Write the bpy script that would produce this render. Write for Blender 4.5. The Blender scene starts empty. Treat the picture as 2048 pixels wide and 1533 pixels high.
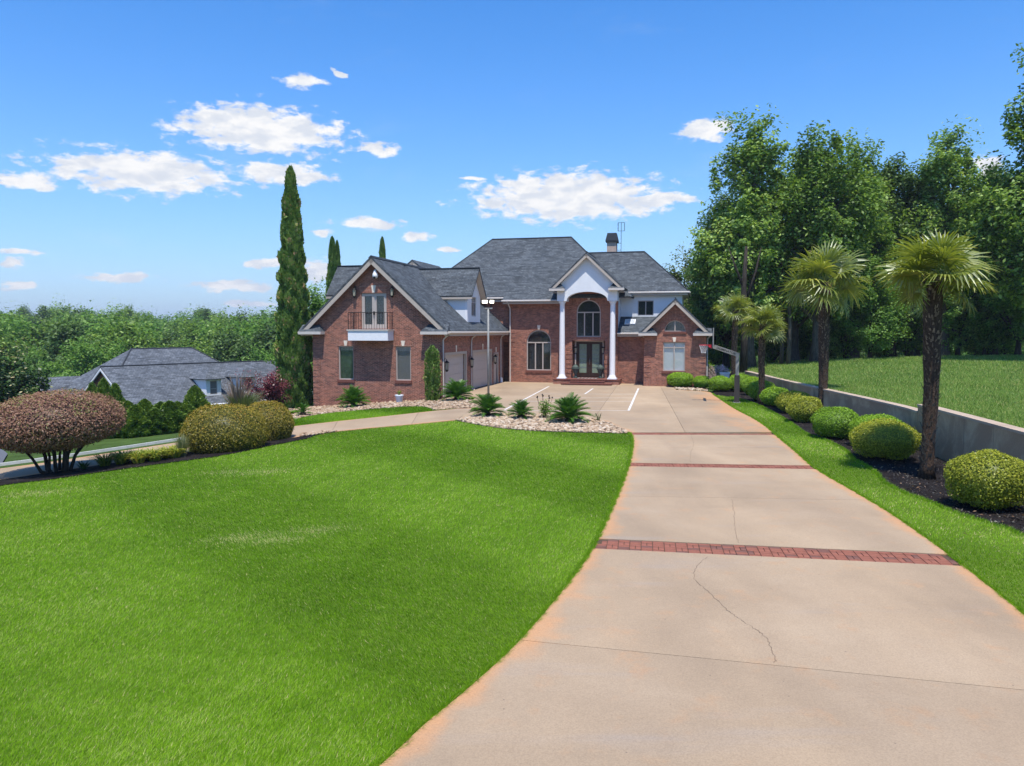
import bpy, math, random
import numpy as np
from mathutils import Vector, Matrix, Euler
from mathutils.geometry import delaunay_2d_cdt

rad = math.radians
scene = bpy.context.scene
COL = scene.collection
random.seed(7)
RNG = np.random.default_rng(7)

# ------------------------------------------------------------------ camera
CAM_H = 3.8
cam = bpy.data.cameras.new('camera')
cam.sensor_fit = 'HORIZONTAL'
cam.sensor_width = 36.0
cam.lens = 36.0 * 1550 / 2048
cam.clip_start = 0.1
cam.clip_end = 12000
camo = bpy.data.objects.new('camera', cam)
camo.location = (0, 0, CAM_H)
camo.rotation_euler = (rad(90 - 3.82), 0, 0)
COL.objects.link(camo)
scene.camera = camo
scene.render.resolution_x = 1024
scene.render.resolution_y = 766

# ------------------------------------------------------------------ world, sun, exposure
SUN_EL = 69.0
SUN_DIR = Vector((0.05 * math.cos(rad(SUN_EL)), -math.cos(rad(SUN_EL)), math.sin(rad(SUN_EL)))).normalized()
scene.view_settings.view_transform = 'Standard'
scene.view_settings.look = 'None'
scene.view_settings.exposure = 0.25
scene.view_settings.gamma = 1.0

CLOUDS = [(-0.3030,0.2371,0.1087,0.0283),(-0.3592,0.2492,0.0254,0.0121),(-0.4388,0.1804,0.1084,0.0257),(-0.5566,0.1607,0.0372,0.0099),
 (-0.2778,0.1885,0.0567,0.0155),(-0.1676,0.2232,0.0282,0.0083),(0.0705,0.1682,0.1348,0.0322),(0.1862,0.1627,0.0467,0.0101),
 (0.2396,0.2423,0.0377,0.0132),(-0.2582,0.2951,0.0271,0.0081),(-0.2163,0.3072,0.0111,0.0044),(-0.1823,0.1344,0.0468,0.0076),
 (-0.2350,0.1190,0.0110,0.0056),(-0.1163,0.1172,0.0223,0.0077),(-0.0823,0.1026,0.0154,0.0045),(-0.5625,0.0851,0.0222,0.0044),
 (-0.5675,0.0715,0.0183,0.0060),(-0.5629,0.0497,0.0185,0.0049),(-0.4630,0.0617,0.0439,0.0052),(-0.3442,0.0548,0.0446,0.0079),
 (-0.3062,0.0838,0.0176,0.0074),(-0.2412,0.0731,0.0365,0.0150),(0.5409,0.1736,0.0166,0.0144),(-0.3304,0.0333,0.0404,0.0037),
 (-0.0501,0.1926,0.0180,0.0032)]
# the same kind of fair-weather clouds goes on round the rest of the sky
_r = random.Random(3)
for _i in range(12):
    _az = 0.75 + _r.random() * (2 * math.pi - 1.5)
    if _az > math.pi: _az -= 2 * math.pi
    CLOUDS.append((_az, 0.05 + 0.45 * _r.random() ** 1.5, 0.03 + 0.09 * _r.random(), 0.008 + 0.022 * _r.random()))

world = bpy.data.worlds.new('World')
scene.world = world
world.use_nodes = True


class NT:
    """small helper around a node tree"""
    def __init__(self, tree):
        self.t = tree
        self.t.nodes.clear()
    def n(self, typ, ins=None, **props):
        nd = self.t.nodes.new(typ)
        for k, v in props.items():
            setattr(nd, k, v)
        for k, v in (ins or {}).items():
            sock = nd.inputs[k]
            if hasattr(v, 'default_value') and hasattr(v, 'is_output'):
                self.t.links.new(v, sock)
            elif isinstance(v, bpy.types.Node):
                self.t.links.new(v.outputs[0], sock)
            else:
                sock.default_value = v
        return nd
    def math(self, op, a, b=0.0, c=0.0, clamp=False):
        return self.n('ShaderNodeMath', {0: a, 1: b, 2: c}, operation=op, use_clamp=clamp).outputs[0]
    def vec(self, op, a, b=(0, 0, 0), c=(0, 0, 0)):
        nd = self.n('ShaderNodeVectorMath', {0: a, 1: b, 2: c}, operation=op)
        return nd.outputs['Value'] if op in ('LENGTH', 'DOT_PRODUCT') else nd.outputs[0]
    def mix(self, fac, a, b, blend='MIX'):
        nd = self.n('ShaderNodeMix', data_type='RGBA', blend_type=blend)
        for i, v in ((0, fac), (6, a), (7, b)):
            if hasattr(v, 'is_output'): self.t.links.new(v, nd.inputs[i])
            else: nd.inputs[i].default_value = (tuple(v) + (1,) if not isinstance(v, (int, float)) and len(v) == 3 else v)
        return nd.outputs[2]
    def ramp(self, fac, stops, interp='LINEAR'):
        nd = self.n('ShaderNodeValToRGB', {0: fac})
        cr = nd.color_ramp
        cr.interpolation = interp
        while len(cr.elements) < len(stops): cr.elements.new(0.5)
        for e, (p, c) in zip(cr.elements, stops):
            e.position = p
            e.color = (c, c, c, 1) if isinstance(c, (int, float)) else tuple(c) + (1,)
        return nd.outputs[0]
    def smooth(self, v, lo, hi):
        return self.n('ShaderNodeMapRange', {0: v, 1: lo, 2: hi, 3: 0.0, 4: 1.0}, interpolation_type='SMOOTHSTEP').outputs[0]
    def noise(self, vec, scale, detail=4, rough=0.55, dist=0.0):
        nd = self.n('ShaderNodeTexNoise', {'Scale': scale, 'Detail': detail, 'Roughness': rough, 'Distortion': dist})
        if vec is not None: self.t.links.new(vec, nd.inputs['Vector'])
        return nd.outputs[0]
    def link(self, a, b):
        self.t.links.new(a, b)


w = NT(world.node_tree)
geo = w.n('ShaderNodeTexCoord')
sky = w.n('ShaderNodeTexSky', sky_type='NISHITA', sun_disc=False)
sky.sun_elevation = rad(SUN_EL)
sky.sun_rotation = rad(180)
sky.altitude = 300
sky.air_density = 1.0
sky.dust_density = 0.2
sky.ozone_density = 4.0
skyc = w.n('ShaderNodeHueSaturation', {'Hue': 0.497, 'Saturation': 1.28, 'Value': 1.0, 'Fac': 1.0, 'Color': sky.outputs[0]}).outputs[0]
dirv = w.vec('NORMALIZE', geo.outputs['Generated'])
sx = w.n('ShaderNodeSeparateXYZ', {0: dirv})
hz = w.math('POWER', w.math('SUBTRACT', 1.0, w.math('ABSOLUTE', sx.outputs[2])), 7.0)
skyc = w.mix(1.0, skyc, (0.84, 1.05, 1.28), 'MULTIPLY')
skyc = w.mix(w.math('MULTIPLY', hz, 0.86), skyc, (2.75, 3.45, 4.45))
az = w.math('ARCTAN2', sx.outputs[0], sx.outputs[1])
el = w.math('ARCSINE', sx.outputs[2])
ae = w.n('ShaderNodeCombineXYZ', {0: az, 1: el, 2: 0.0}).outputs[0]
ns = w.vec('MULTIPLY', ae, (1.0, 2.1, 1.0))
warp = w.n('ShaderNodeTexNoise', {'Scale': 26.0, 'Detail': 3.0, 'Vector': ns}).outputs[1]
ae2 = w.vec('MULTIPLY_ADD', warp, (0.040, 0.016, 0.0), ae)
ae2 = w.vec('SUBTRACT', ae2, (0.020, 0.008, 0.0))
best = None
for (ca, ce, ra_, rb_) in CLOUDS:
    ra_ *= 1.10; rb_ *= 1.15
    d = w.vec('LENGTH', w.vec('MULTIPLY_ADD', ae2, (1 / ra_, 1 / rb_, 0), (-ca / ra_, -ce / rb_, 0)))
    best = d if best is None else w.math('MINIMUM', best, d)
fb = w.noise(ns, 40.0, 6, 0.62, 0.2)
dens = w.math('ADD', w.math('SUBTRACT', 1.0, best), w.math('MULTIPLY', w.math('SUBTRACT', fb, 0.5), 1.9))
mask = w.smooth(dens, 0.02, 0.46)
wis = w.smooth(w.noise(w.vec('MULTIPLY', ae, (1.0, 3.2, 1.0)), 5.0, 7, 0.6, 0.6), 0.55, 0.9)
mask = w.math('MAXIMUM', mask, w.math('MULTIPLY', wis, 0.16))
shade = w.noise(w.vec('MULTIPLY', ae, (1.0, 2.4, 1.0)), 30.0, 5, 0.55)
ccol = w.mix(w.smooth(shade, 0.36, 0.62), (4.3, 4.55, 5.0), (5.8, 5.75, 5.7))
allc = w.mix(mask, skyc, ccol)
bg = w.n('ShaderNodeBackground', {'Color': allc, 'Strength': 0.15})
wo = w.n('ShaderNodeOutputWorld')
w.link(bg.outputs[0], wo.inputs[0])

sun = bpy.data.lights.new('sun', 'SUN')
sun.energy = 4.9
sun.angle = rad(0.53)
sun.color = (1.0, 0.955, 0.88)
suno = bpy.data.objects.new('sun', sun)
suno.rotation_euler = SUN_DIR.to_track_quat('Z', 'Y').to_euler()
suno.location = (0, -20, 60)
COL.objects.link(suno)


# ------------------------------------------------------------------ materials
def newmat(name):
    m = bpy.data.materials.new(name)
    m.use_nodes = True
    t = NT(m.node_tree)
    return m, t

def finish(t, color, rough=0.7, spec=0.3, metal=0.0, bump=None, bumpd=0.02, normal=None, coat=0.0, trans=None):
    b = t.n('ShaderNodeBsdfPrincipled')
    for k, v in (('Base Color', color), ('Roughness', rough), ('Specular IOR Level', spec), ('Metallic', metal), ('Coat Weight', coat)):
        if hasattr(v, 'is_output'): t.link(v, b.inputs[k])
        else: b.inputs[k].default_value = tuple(v) + (1,) if isinstance(v, tuple) and len(v) == 3 else v
    if bump is not None:
        bn = t.n('ShaderNodeBump', {'Height': bump, 'Distance': bumpd, 'Strength': 1.0})
        t.link(bn.outputs[0], b.inputs['Normal'])
    o = t.n('ShaderNodeOutputMaterial')
    t.link(b.outputs[0], o.inputs[0])
    return b

def plain(name, col, rough=0.6, spec=0.3, metal=0.0, var=0.12, scale=6.0, bump=0.0, coat=0.0):
    m, t = newmat(name)
    tc = t.n('ShaderNodeTexCoord').outputs['Object']
    nz = t.noise(tc, scale, 5, 0.6)
    lo = tuple(c * (1 - var) for c in col)
    hi = tuple(min(1, c * (1 + var)) for c in col)
    c = t.ramp(nz, [(0.3, lo), (0.7, hi)])
    finish(t, c, rough, spec, metal, t.noise(tc, scale * 6, 4) if bump else None, bump, coat=coat)
    return m

def leafmat(name, stops, trans=0.3, gloss=0.06, rough=0.35, k=1.0):
    m, t = newmat(name)
    stops = [(p, tuple(min(0.9, q * k) for q in c)) for p, c in stops]
    a = t.n('ShaderNodeAttribute', attribute_name='tint').outputs['Fac']
    oi = t.n('ShaderNodeObjectInfo').outputs['Random']
    f = t.math('ADD', a, t.math('MULTIPLY', t.math('SUBTRACT', oi, 0.5), 0.22))
    c = t.ramp(f, stops)
    d = t.n('ShaderNodeBsdfDiffuse', {'Color': c, 'Roughness': 0.6})
    tr = t.n('ShaderNodeBsdfTranslucent', {'Color': t.mix(1.0, c, (1.0, 1.0, 0.55), 'MULTIPLY')})
    mx = t.n('ShaderNodeMixShader', {0: trans, 1: d, 2: tr})
    g = t.n('ShaderNodeBsdfGlossy', {'Color': (0.9, 0.95, 0.9, 1), 'Roughness': max(rough, 0.42)})
    mx2 = t.n('ShaderNodeMixShader', {0: gloss, 1: mx, 2: g})
    o = t.n('ShaderNodeOutputMaterial')
    t.link(mx2.outputs[0], o.inputs[0])
    return m

def brickmat(name, c1, c2, mortar, bw=0.2133, bh=0.0677, bump=0.006):
    m, t = newmat(name)
    uv = t.n('ShaderNodeUVMap').outputs[0]
    b = t.n('ShaderNodeTexBrick', {'Vector': uv, 'Color1': c1 + (1,), 'Color2': c2 + (1,), 'Mortar': mortar + (1,), 'Scale': 1.0,
            'Mortar Size': 0.0055, 'Mortar Smooth': 0.15, 'Bias': -0.1, 'Brick Width': bw, 'Row Height': bh})
    nz = t.noise(uv, 2.2, 5, 0.6)
    c = t.mix(1.0, b.outputs[0], t.ramp(nz, [(0.25, (0.74, 0.72, 0.72)), (0.75, (1.14, 1.1, 1.08))]), 'MULTIPLY')
    fine = t.noise(uv, 9.0, 3, 0.7)
    c = t.mix(1.0, c, t.ramp(fine, [(0.3, (0.72, 0.7, 0.7)), (0.7, (1.2, 1.2, 1.2))]), 'MULTIPLY')
    finish(t, c, 0.85, 0.2, bump=t.math('SUBTRACT', t.math('MULTIPLY', fine, 0.4), b.outputs[1]), bumpd=bump)
    return m

def shinglemat(name, c1, c2, dark):
    m, t = newmat(name)
    uv = t.n('ShaderNodeUVMap').outputs[0]
    b = t.n('ShaderNodeTexBrick', {'Vector': uv, 'Color1': c1 + (1,), 'Color2': c2 + (1,), 'Mortar': dark + (1,), 'Scale': 1.0,
            'Mortar Size': 0.010, 'Mortar Smooth': 0.4, 'Bias': 0.0, 'Brick Width': 0.23, 'Row Height': 0.145})
    b.offset_frequency = 2
    b.offset = 0.37
    b2 = t.n('ShaderNodeTexBrick', {'Vector': t.vec('ADD', uv, (0.13, 0.0, 0)), 'Color1': (1.25, 1.25, 1.25, 1), 'Color2': (0.72, 0.72, 0.72, 1), 'Mortar': (0.9, 0.9, 0.9, 1),
            'Scale': 1.0, 'Mortar Size': 0.0, 'Brick Width': 0.41, 'Row Height': 0.145})
    c = t.mix(1.0, b.outputs[0], b2.outputs[0], 'MULTIPLY')
    nz = t.noise(uv, 0.8, 5, 0.6)
    c = t.mix(1.0, c, t.ramp(nz, [(0.3, (0.85, 0.86, 0.88)), (0.7, (1.12, 1.1, 1.08))]), 'MULTIPLY')
    g = t.noise(uv, 60, 2)
    c = t.mix(1.0, c, t.ramp(g, [(0.3, 0.75), (0.7, 1.25)]), 'MULTIPLY')
    finish(t, c, 0.88, 0.25, bump=t.math('SUBTRACT', t.math('MULTIPLY', g, 0.3), b.outputs[1]), bumpd=0.01)
    return m

def concretemat():
    m, t = newmat('driveway_concrete')
    p = t.n('ShaderNodeNewGeometry').outputs['Position']
    n1 = t.noise(p, 0.35, 6, 0.6, 0.4)
    n2 = t.noise(p, 1.7, 6, 0.65)
    n3 = t.noise(p, 55.0, 3, 0.7)
    streak = t.noise(t.vec('MULTIPLY', p, (0.25, 1.4, 1.0)), 0.8, 5, 0.6)
    c = t.ramp(n1, [(0.28, (0.320, 0.235, 0.152)), (0.5, (0.368, 0.271, 0.176)), (0.72, (0.415, 0.312, 0.208))])
    c = t.mix(t.math('MULTIPLY', t.smooth(n2, 0.54, 0.76), 0.75), c, (0.42, 0.265, 0.150))
    c = t.mix(t.math('MULTIPLY', t.smooth(streak, 0.55, 0.75), 0.5), c, (0.34, 0.285, 0.235))
    big_ = t.noise(t.vec('MULTIPLY', p, (0.5, 0.12, 1.0)), 0.9, 4, 0.6, 0.5)
    c = t.mix(1.0, c, t.ramp(big_, [(0.3, (0.86, 0.86, 0.87)), (0.7, (1.10, 1.09, 1.07))]), 'MULTIPLY')
    oi = t.n('ShaderNodeObjectInfo').outputs['Random']
    c = t.mix(1.0, c, t.ramp(oi, [(0.0, (0.93, 0.93, 0.94)), (1.0, (1.07, 1.06, 1.05))]), 'MULTIPLY')
    # clay washed along the edges of the slabs
    at = t.n('ShaderNodeAttribute', attribute_name='edge').outputs['Fac']
    e = t.math('MULTIPLY', t.math('ADD', at, t.math('MULTIPLY', t.math('SUBTRACT', n2, 0.5), 1.1)), 1.0)
    c = t.mix(t.math('MULTIPLY', t.smooth(e, 0.28, 1.0), 0.72), c, (0.52, 0.265, 0.120))
    c = t.mix(1.0, c, t.ramp(n3, [(0.25, 0.80), (0.5, 1.0), (0.78, 1.18)]), 'MULTIPLY')
    sp = t.n('ShaderNodeTexVoronoi', {'Vector': p, 'Scale': 3.0}).outputs[0]
    c = t.mix(t.math('MULTIPLY', t.math('LESS_THAN', sp, 0.035), 0.6), c, (0.12, 0.09, 0.07))
    finish(t, c, 0.85, 0.25, bump=n3, bumpd=0.004)
    return m

def glassmat(name, tint=(0.02, 0.03, 0.035), alpha=0.45):
    m, t = newmat(name)
    tr = t.n('ShaderNodeBsdfTransparent', {'Color': (0.955, 0.965, 0.965, 1)})
    d = t.n('ShaderNodeBsdfDiffuse', {'Color': tint + (1,)})
    g = t.n('ShaderNodeBsdfGlossy', {'Color': (0.95, 0.97, 1, 1), 'Roughness': 0.02})
    mx = t.n('ShaderNodeMixShader', {0: alpha, 1: tr, 2: d})
    fr = t.n('ShaderNodeLayerWeight', {'Blend': 0.5})
    fa = t.math('MULTIPLY_ADD', t.math('POWER', fr.outputs['Facing'], 4.0), 0.9, 0.045, True)
    mx2 = t.n('ShaderNodeMixShader', {0: fa, 1: mx, 2: g})
    o = t.n('ShaderNodeOutputMaterial')
    t.link(mx2.outputs[0], o.inputs[0])
    return m

def emitmat(name, col, s):
    m, t = newmat(name)
    e = t.n('ShaderNodeEmission', {'Color': col + (1,), 'Strength': s})
    o = t.n('ShaderNodeOutputMaterial')
    t.link(e.outputs[0], o.inputs[0])
    return m

def stuccomat(name, c, stain, amount, scale=0.6):
    m, t = newmat(name)
    p = t.n('ShaderNodeNewGeometry').outputs['Position']
    n1 = t.noise(p, scale, 7, 0.65, 0.6)
    n2 = t.noise(p, 40, 3)
    cc = t.mix(t.math('MULTIPLY', t.smooth(n1, 0.44, 0.64), amount), c, stain)
    cc = t.mix(1.0, cc, t.ramp(n2, [(0.3, 0.88), (0.7, 1.1)]), 'MULTIPLY')
    finish(t, cc, 0.85, 0.2, bump=n2, bumpd=0.004)
    return m

def groundmat(name, stops, scale=0.5, fine=9.0, bump=0.02, finec=(0.6, 1.35)):
    m, t = newmat(name)
    p = t.n('ShaderNodeNewGeometry').outputs['Position']
    n1 = t.noise(p, scale, 6, 0.6)
    n2 = t.noise(p, fine, 5, 0.7)
    c = t.ramp(n1, stops)
    c = t.mix(1.0, c, t.ramp(n2, [(0.28, finec[0]), (0.72, finec[1])]), 'MULTIPLY')
    finish(t, c, 0.95, 0.05, bump=n2, bumpd=bump)
    return m

def barkmat(name, c1, c2, sx=14, sz=2.2):
    m, t = newmat(name)
    p = t.n('ShaderNodeTexCoord').outputs['Object']
    n = t.noise(t.vec('MULTIPLY', p, (sx, sx, sz)), 1.0, 6, 0.65, 0.3)
    finish(t, t.ramp(n, [(0.3, c1), (0.7, c2)]), 0.95, 0.1, bump=n, bumpd=0.05)
    return m

MAT = {}
MAT['brick'] = brickmat('red_brick', (0.375, 0.146, 0.094), (0.150, 0.062, 0.048), (0.56, 0.44, 0.35))
MAT['soldier'] = brickmat('soldier_brick', (0.375, 0.146, 0.094), (0.190, 0.074, 0.054), (0.56, 0.44, 0.35), 0.0677, 0.2133)
MAT['shingle'] = shinglemat('roof_shingle', (0.105, 0.118, 0.128), (0.064, 0.074, 0.083), (0.026, 0.031, 0.037))
MAT['shingle2'] = shinglemat('pale_roof_shingle', (0.150, 0.165, 0.185), (0.095, 0.107, 0.122), (0.042, 0.047, 0.055))
MAT['ridge'] = plain('ridge_shingle', (0.026, 0.032, 0.040), 0.9)
MAT['trim'] = plain('tan_trim_paint', (0.45, 0.385, 0.32), 0.55, var=0.06)
MAT['gutter'] = plain('gutter_paint', (0.55, 0.50, 0.45), 0.4, var=0.06)
MAT['white'] = plain('white_paint', (0.78, 0.78, 0.79), 0.5, var=0.04)
MAT['stucco'] = plain('white_stucco', (0.70, 0.72, 0.74), 0.85, var=0.04, scale=2.0, bump=0.003)
MAT['keystone'] = plain('cream_keystone', (0.72, 0.64, 0.53), 0.8)
MAT['sill'] = plain('brick_sill', (0.17, 0.065, 0.048), 0.85, var=0.2, scale=14)
MAT['frame'] = plain('taupe_window_frame', (0.43, 0.375, 0.335), 0.5, var=0.05)
MAT['glass'] = glassmat('window_glass', alpha=0.02)
MAT['dark'] = plain('dim_room', (0.035, 0.034, 0.032), 0.9)  # dark colour painted in place of unlit room interiors
MAT['curtain'] = plain('green_curtain', (0.06, 0.10, 0.055), 0.9, var=0.3, scale=5)
MAT['blind'] = plain('window_blind', (0.68, 0.70, 0.70), 0.8, var=0.03)
MAT['greyblind'] = plain('grey_shade', (0.19, 0.175, 0.17), 0.8, var=0.04)
MAT['garage'] = plain('garage_door_paint', (0.50, 0.44, 0.385), 0.5, var=0.05)
MAT['mahogany'] = plain('dark_door_wood', (0.040, 0.020, 0.014), 0.35, var=0.3, scale=12)
MAT['doorglass'] = plain('patterned_door_glass', (0.20, 0.26, 0.19), 0.15, spec=0.6, var=0.35, scale=22)
MAT['black'] = plain('black_iron', (0.014, 0.013, 0.013), 0.45, var=0.2)
MAT['lampglass'] = plain('lantern_glass', (0.42, 0.38, 0.28), 0.2, spec=0.6)
MAT['chrome'] = plain('chrome', (0.7, 0.7, 0.7), 0.2, metal=1.0)
MAT['galv'] = plain('galvanised_steel', (0.27, 0.265, 0.245), 0.6, metal=0.1, var=0.15)
MAT['chimney'] = plain('tan_chimney_stucco', (0.46, 0.345, 0.275), 0.85)
MAT['concrete'] = concretemat()
MAT['paver'] = plain('clay_paver', (0.250, 0.092, 0.058), 0.85, var=0.3, scale=3.5, bump=0.004)
MAT['paver2'] = plain('dark_clay_paver', (0.165, 0.074, 0.054), 0.85, var=0.3, scale=3.5, bump=0.004)
MAT['joint'] = plain('joint_dirt', (0.085, 0.055, 0.035), 0.95, var=0.4, scale=20)
MAT['crack'] = plain('hairline_crack', (0.16, 0.115, 0.08), 0.95, var=0.4, scale=20)
MAT['paint'] = plain('white_line_paint', (0.66, 0.62, 0.57), 0.7, var=0.22, scale=7)
MAT['turf'] = groundmat('turf_soil', [(0.3, (0.075, 0.130, 0.014)), (0.7, (0.105, 0.170, 0.020))], 0.4, 12, 0.02)
MAT['upturf'] = groundmat('rough_turf', [(0.25, (0.10, 0.155, 0.030)), (0.55, (0.145, 0.195, 0.042)), (0.78, (0.25, 0.225, 0.085))], 0.22, 5, 0.05, (0.7, 1.25))
MAT['valley'] = groundmat('valley_grass', [(0.3, (0.040, 0.075, 0.018)), (0.7, (0.070, 0.110, 0.026))], 0.03, 1.2, 0.1)
MAT['farwood'] = groundmat('far_woodland', [(0.3, (0.022, 0.042, 0.014)), (0.7, (0.050, 0.078, 0.024))], 0.01, 0.12, 4.0)
MAT['mulch'] = groundmat('black_mulch', [(0.3, (0.012, 0.010, 0.010)), (0.7, (0.030, 0.025, 0.024))], 2.0, 40, 0.03, (0.4, 1.7))
MAT['bedsoil'] = groundmat('bed_soil', [(0.3, (0.12, 0.085, 0.06)), (0.7, (0.22, 0.165, 0.12))], 2.0, 25, 0.03)
MAT['wall'] = stuccomat('stained_wall_concrete', (0.38, 0.25, 0.155), (0.58, 0.43, 0.27), 0.7, 0.9)
MAT['cap'] = stuccomat('wall_cap_concrete', (0.47, 0.36, 0.265), (0.36, 0.27, 0.20), 0.6, 1.5)
MAT['asphalt'] = plain('asphalt', (0.11, 0.115, 0.125), 0.9, var=0.15, scale=12)
MAT['kerb'] = plain('pale_kerb', (0.62, 0.60, 0.56), 0.8)
MAT['bark'] = barkmat('grey_bark', (0.055, 0.046, 0.038), (0.165, 0.145, 0.125))
MAT['darkbark'] = barkmat('dark_bark', (0.020, 0.016, 0.013), (0.075, 0.062, 0.050))
MAT['palmbark'] = barkmat('palm_fibre', (0.030, 0.019, 0.013), (0.115, 0.078, 0.055), 26, 14)
MAT['stub'] = plain('palm_leaf_base', (0.20, 0.155, 0.115), 0.9, var=0.5, scale=5)
MAT['red'] = plain('red_rim_paint', (0.62, 0.03, 0.045), 0.4, var=0.08)
MAT['net'] = plain('white_net', (0.8, 0.8, 0.8), 0.9)
MAT['pad'] = plain('grey_pole_pad', (0.052, 0.043, 0.040), 0.7, var=0.12)
MAT['text'] = plain('black_lettering', (0.02, 0.02, 0.022), 0.5)
MAT['verdigris'] = plain('aged_green_urn', (0.070, 0.095, 0.080), 0.7, var=0.3, scale=10)
MAT['planter'] = plain('white_glaze', (0.66, 0.70, 0.76), 0.25, spec=0.5, var=0.06)
MAT['binwhite'] = plain('white_plastic', (0.72, 0.74, 0.75), 0.45, var=0.05)
MAT['water'] = plain('lake_water', (0.035, 0.06, 0.085), 0.08, spec=0.6, var=0.1, scale=0.05)
G = [(0.0, (0.022, 0.042, 0.007)), (0.45, (0.052, 0.092, 0.014)), (0.78, (0.100, 0.148, 0.026)), (1.0, (0.200, 0.250, 0.085))]  # pale top stop paints sun and sky highlights into the leaf colour
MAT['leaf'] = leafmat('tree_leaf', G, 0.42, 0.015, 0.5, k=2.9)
MAT['leafb'] = leafmat('bright_tree_leaf', [(0.0, (0.020, 0.048, 0.008)), (0.5, (0.058, 0.120, 0.020)), (1.0, (0.130, 0.200, 0.045))], 0.40, 0.012, 0.5, k=2.4)
MAT['leafd'] = leafmat('dark_tree_leaf', [(0.0, (0.014, 0.028, 0.008)), (0.5, (0.036, 0.068, 0.016)), (1.0, (0.120, 0.165, 0.055))], 0.40, 0.015, 0.5, k=2.7)
MAT['leafy'] = leafmat('olive_tree_leaf', [(0.0, (0.030, 0.048, 0.010)), (0.5, (0.095, 0.125, 0.028)), (1.0, (0.185, 0.205, 0.06))], 0.36, 0.012, k=1.5)
MAT['magnolia'] = leafmat('magnolia_leaf', [(0.0, (0.010, 0.028, 0.008)), (0.6, (0.042, 0.085, 0.018)), (0.86, (0.10, 0.13, 0.035)), (0.95, (0.42, 0.36, 0.20)), (1.0, (0.60, 0.55, 0.38))], 0.2, 0.02, 0.3, k=1.5)
MAT['cypress'] = leafmat('cypress_leaf', [(0.0, (0.014, 0.026, 0.006)), (0.5, (0.042, 0.072, 0.014)), (0.93, (0.085, 0.118, 0.026)), (1.0, (0.15, 0.10, 0.05))], 0.15, 0.02, k=3.4)
MAT['arbor'] = leafmat('arborvitae_leaf', [(0.0, (0.020, 0.042, 0.008)), (0.5, (0.055, 0.095, 0.014)), (1.0, (0.125, 0.165, 0.026))], 0.2, 0.02, k=2.3)
MAT['globe'] = leafmat('clipped_shrub_leaf', [(0.0, (0.045, 0.085, 0.008)), (0.5, (0.110, 0.185, 0.012)), (1.0, (0.185, 0.265, 0.018))], 0.22, 0.02, k=2.2)
MAT['globey'] = leafmat('golden_clipped_leaf', [(0.0, (0.060, 0.070, 0.008)), (0.5, (0.145, 0.160, 0.014)), (1.0, (0.260, 0.225, 0.028))], 0.2, 0.02, k=2.4)
MAT['burgundy'] = leafmat('burgundy_leaf', [(0.0, (0.050, 0.025, 0.018)), (0.5, (0.165, 0.083, 0.056)), (0.85, (0.260, 0.145, 0.090)), (1.0, (0.135, 0.140, 0.035))], 0.15, 0.02, k=1.7)
MAT['mound'] = leafmat('orange_green_leaf', [(0.0, (0.045, 0.045, 0.008)), (0.5, (0.125, 0.105, 0.014)), (0.8, (0.190, 0.140, 0.018)), (1.0, (0.250, 0.115, 0.030))], 0.18, 0.02, k=2.1)
MAT['maple'] = leafmat('red_maple_leaf', [(0.0, (0.035, 0.008, 0.012)), (0.5, (0.130, 0.022, 0.032)), (1.0, (0.26, 0.075, 0.075))], 0.25, 0.04, k=1.5)
MAT['lily'] = leafmat('yellow_lily_leaf', [(0.0, (0.07, 0.12, 0.012)), (0.5, (0.20, 0.26, 0.025)), (1.0, (0.46, 0.40, 0.06))], 0.3, 0.03, k=1.2)
MAT['limeleaf'] = leafmat('lime_leaf', [(0.0, (0.07, 0.17, 0.008)), (1.0, (0.20, 0.38, 0.02))], 0.3, 0.03)
MAT['ograss'] = leafmat('ornamental_grass', [(0.0, (0.05, 0.09, 0.025)), (0.6, (0.14, 0.19, 0.07)), (1.0, (0.30, 0.30, 0.15))], 0.3, 0.03)
MAT['plume'] = leafmat('pink_plume', [(0.0, (0.25, 0.17, 0.14)), (1.0, (0.48, 0.36, 0.30))], 0.4, 0.0)
MAT['frond'] = leafmat('palm_frond', [(0.0, (0.065, 0.085, 0.012)), (0.5, (0.140, 0.165, 0.022)), (0.8, (0.22, 0.225, 0.035)), (1.0, (0.36, 0.32, 0.06))], 0.40, 0.07, 0.28, k=1.85)
MAT['sago'] = leafmat('sago_frond', [(0.0, (0.020, 0.055, 0.008)), (0.5, (0.045, 0.115, 0.012)), (1.0, (0.095, 0.190, 0.022))], 0.2, 0.02, 0.3, k=1.7)
MAT['hydrangea'] = leafmat('pale_blossom', [(0.0, (0.10, 0.14, 0.06)), (0.35, (0.38, 0.27, 0.25)), (1.0, (0.62, 0.50, 0.46))], 0.2, 0.0)
MAT['blueflower'] = leafmat('blue_blossom', [(0.0, (0.03, 0.07, 0.03)), (0.4, (0.06, 0.08, 0.16)), (1.0, (0.15, 0.17, 0.38))], 0.2, 0.0)
MAT['grass'] = leafmat('grass_blade', [(0.0, (0.042, 0.095, 0.006)), (0.35, (0.086, 0.180, 0.005)), (0.62, (0.142, 0.258, 0.007)), (0.85, (0.215, 0.325, 0.020)), (0.93, (0.30, 0.33, 0.11)), (1.0, (0.48, 0.40, 0.22))], 0.40, 0.012, 0.5, k=1.85)
MAT['upgrass'] = leafmat('rough_grass_blade', [(0.0, (0.050, 0.095, 0.014)), (0.5, (0.110, 0.185, 0.030)), (0.85, (0.170, 0.235, 0.050)), (1.0, (0.36, 0.29, 0.14))], 0.3, 0.02, 0.5, k=1.9)
MAT['deadleaf'] = leafmat('dry_leaf', [(0.0, (0.20, 0.11, 0.06)), (1.0, (0.48, 0.33, 0.20))], 0.2, 0.02, 0.5)
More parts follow.
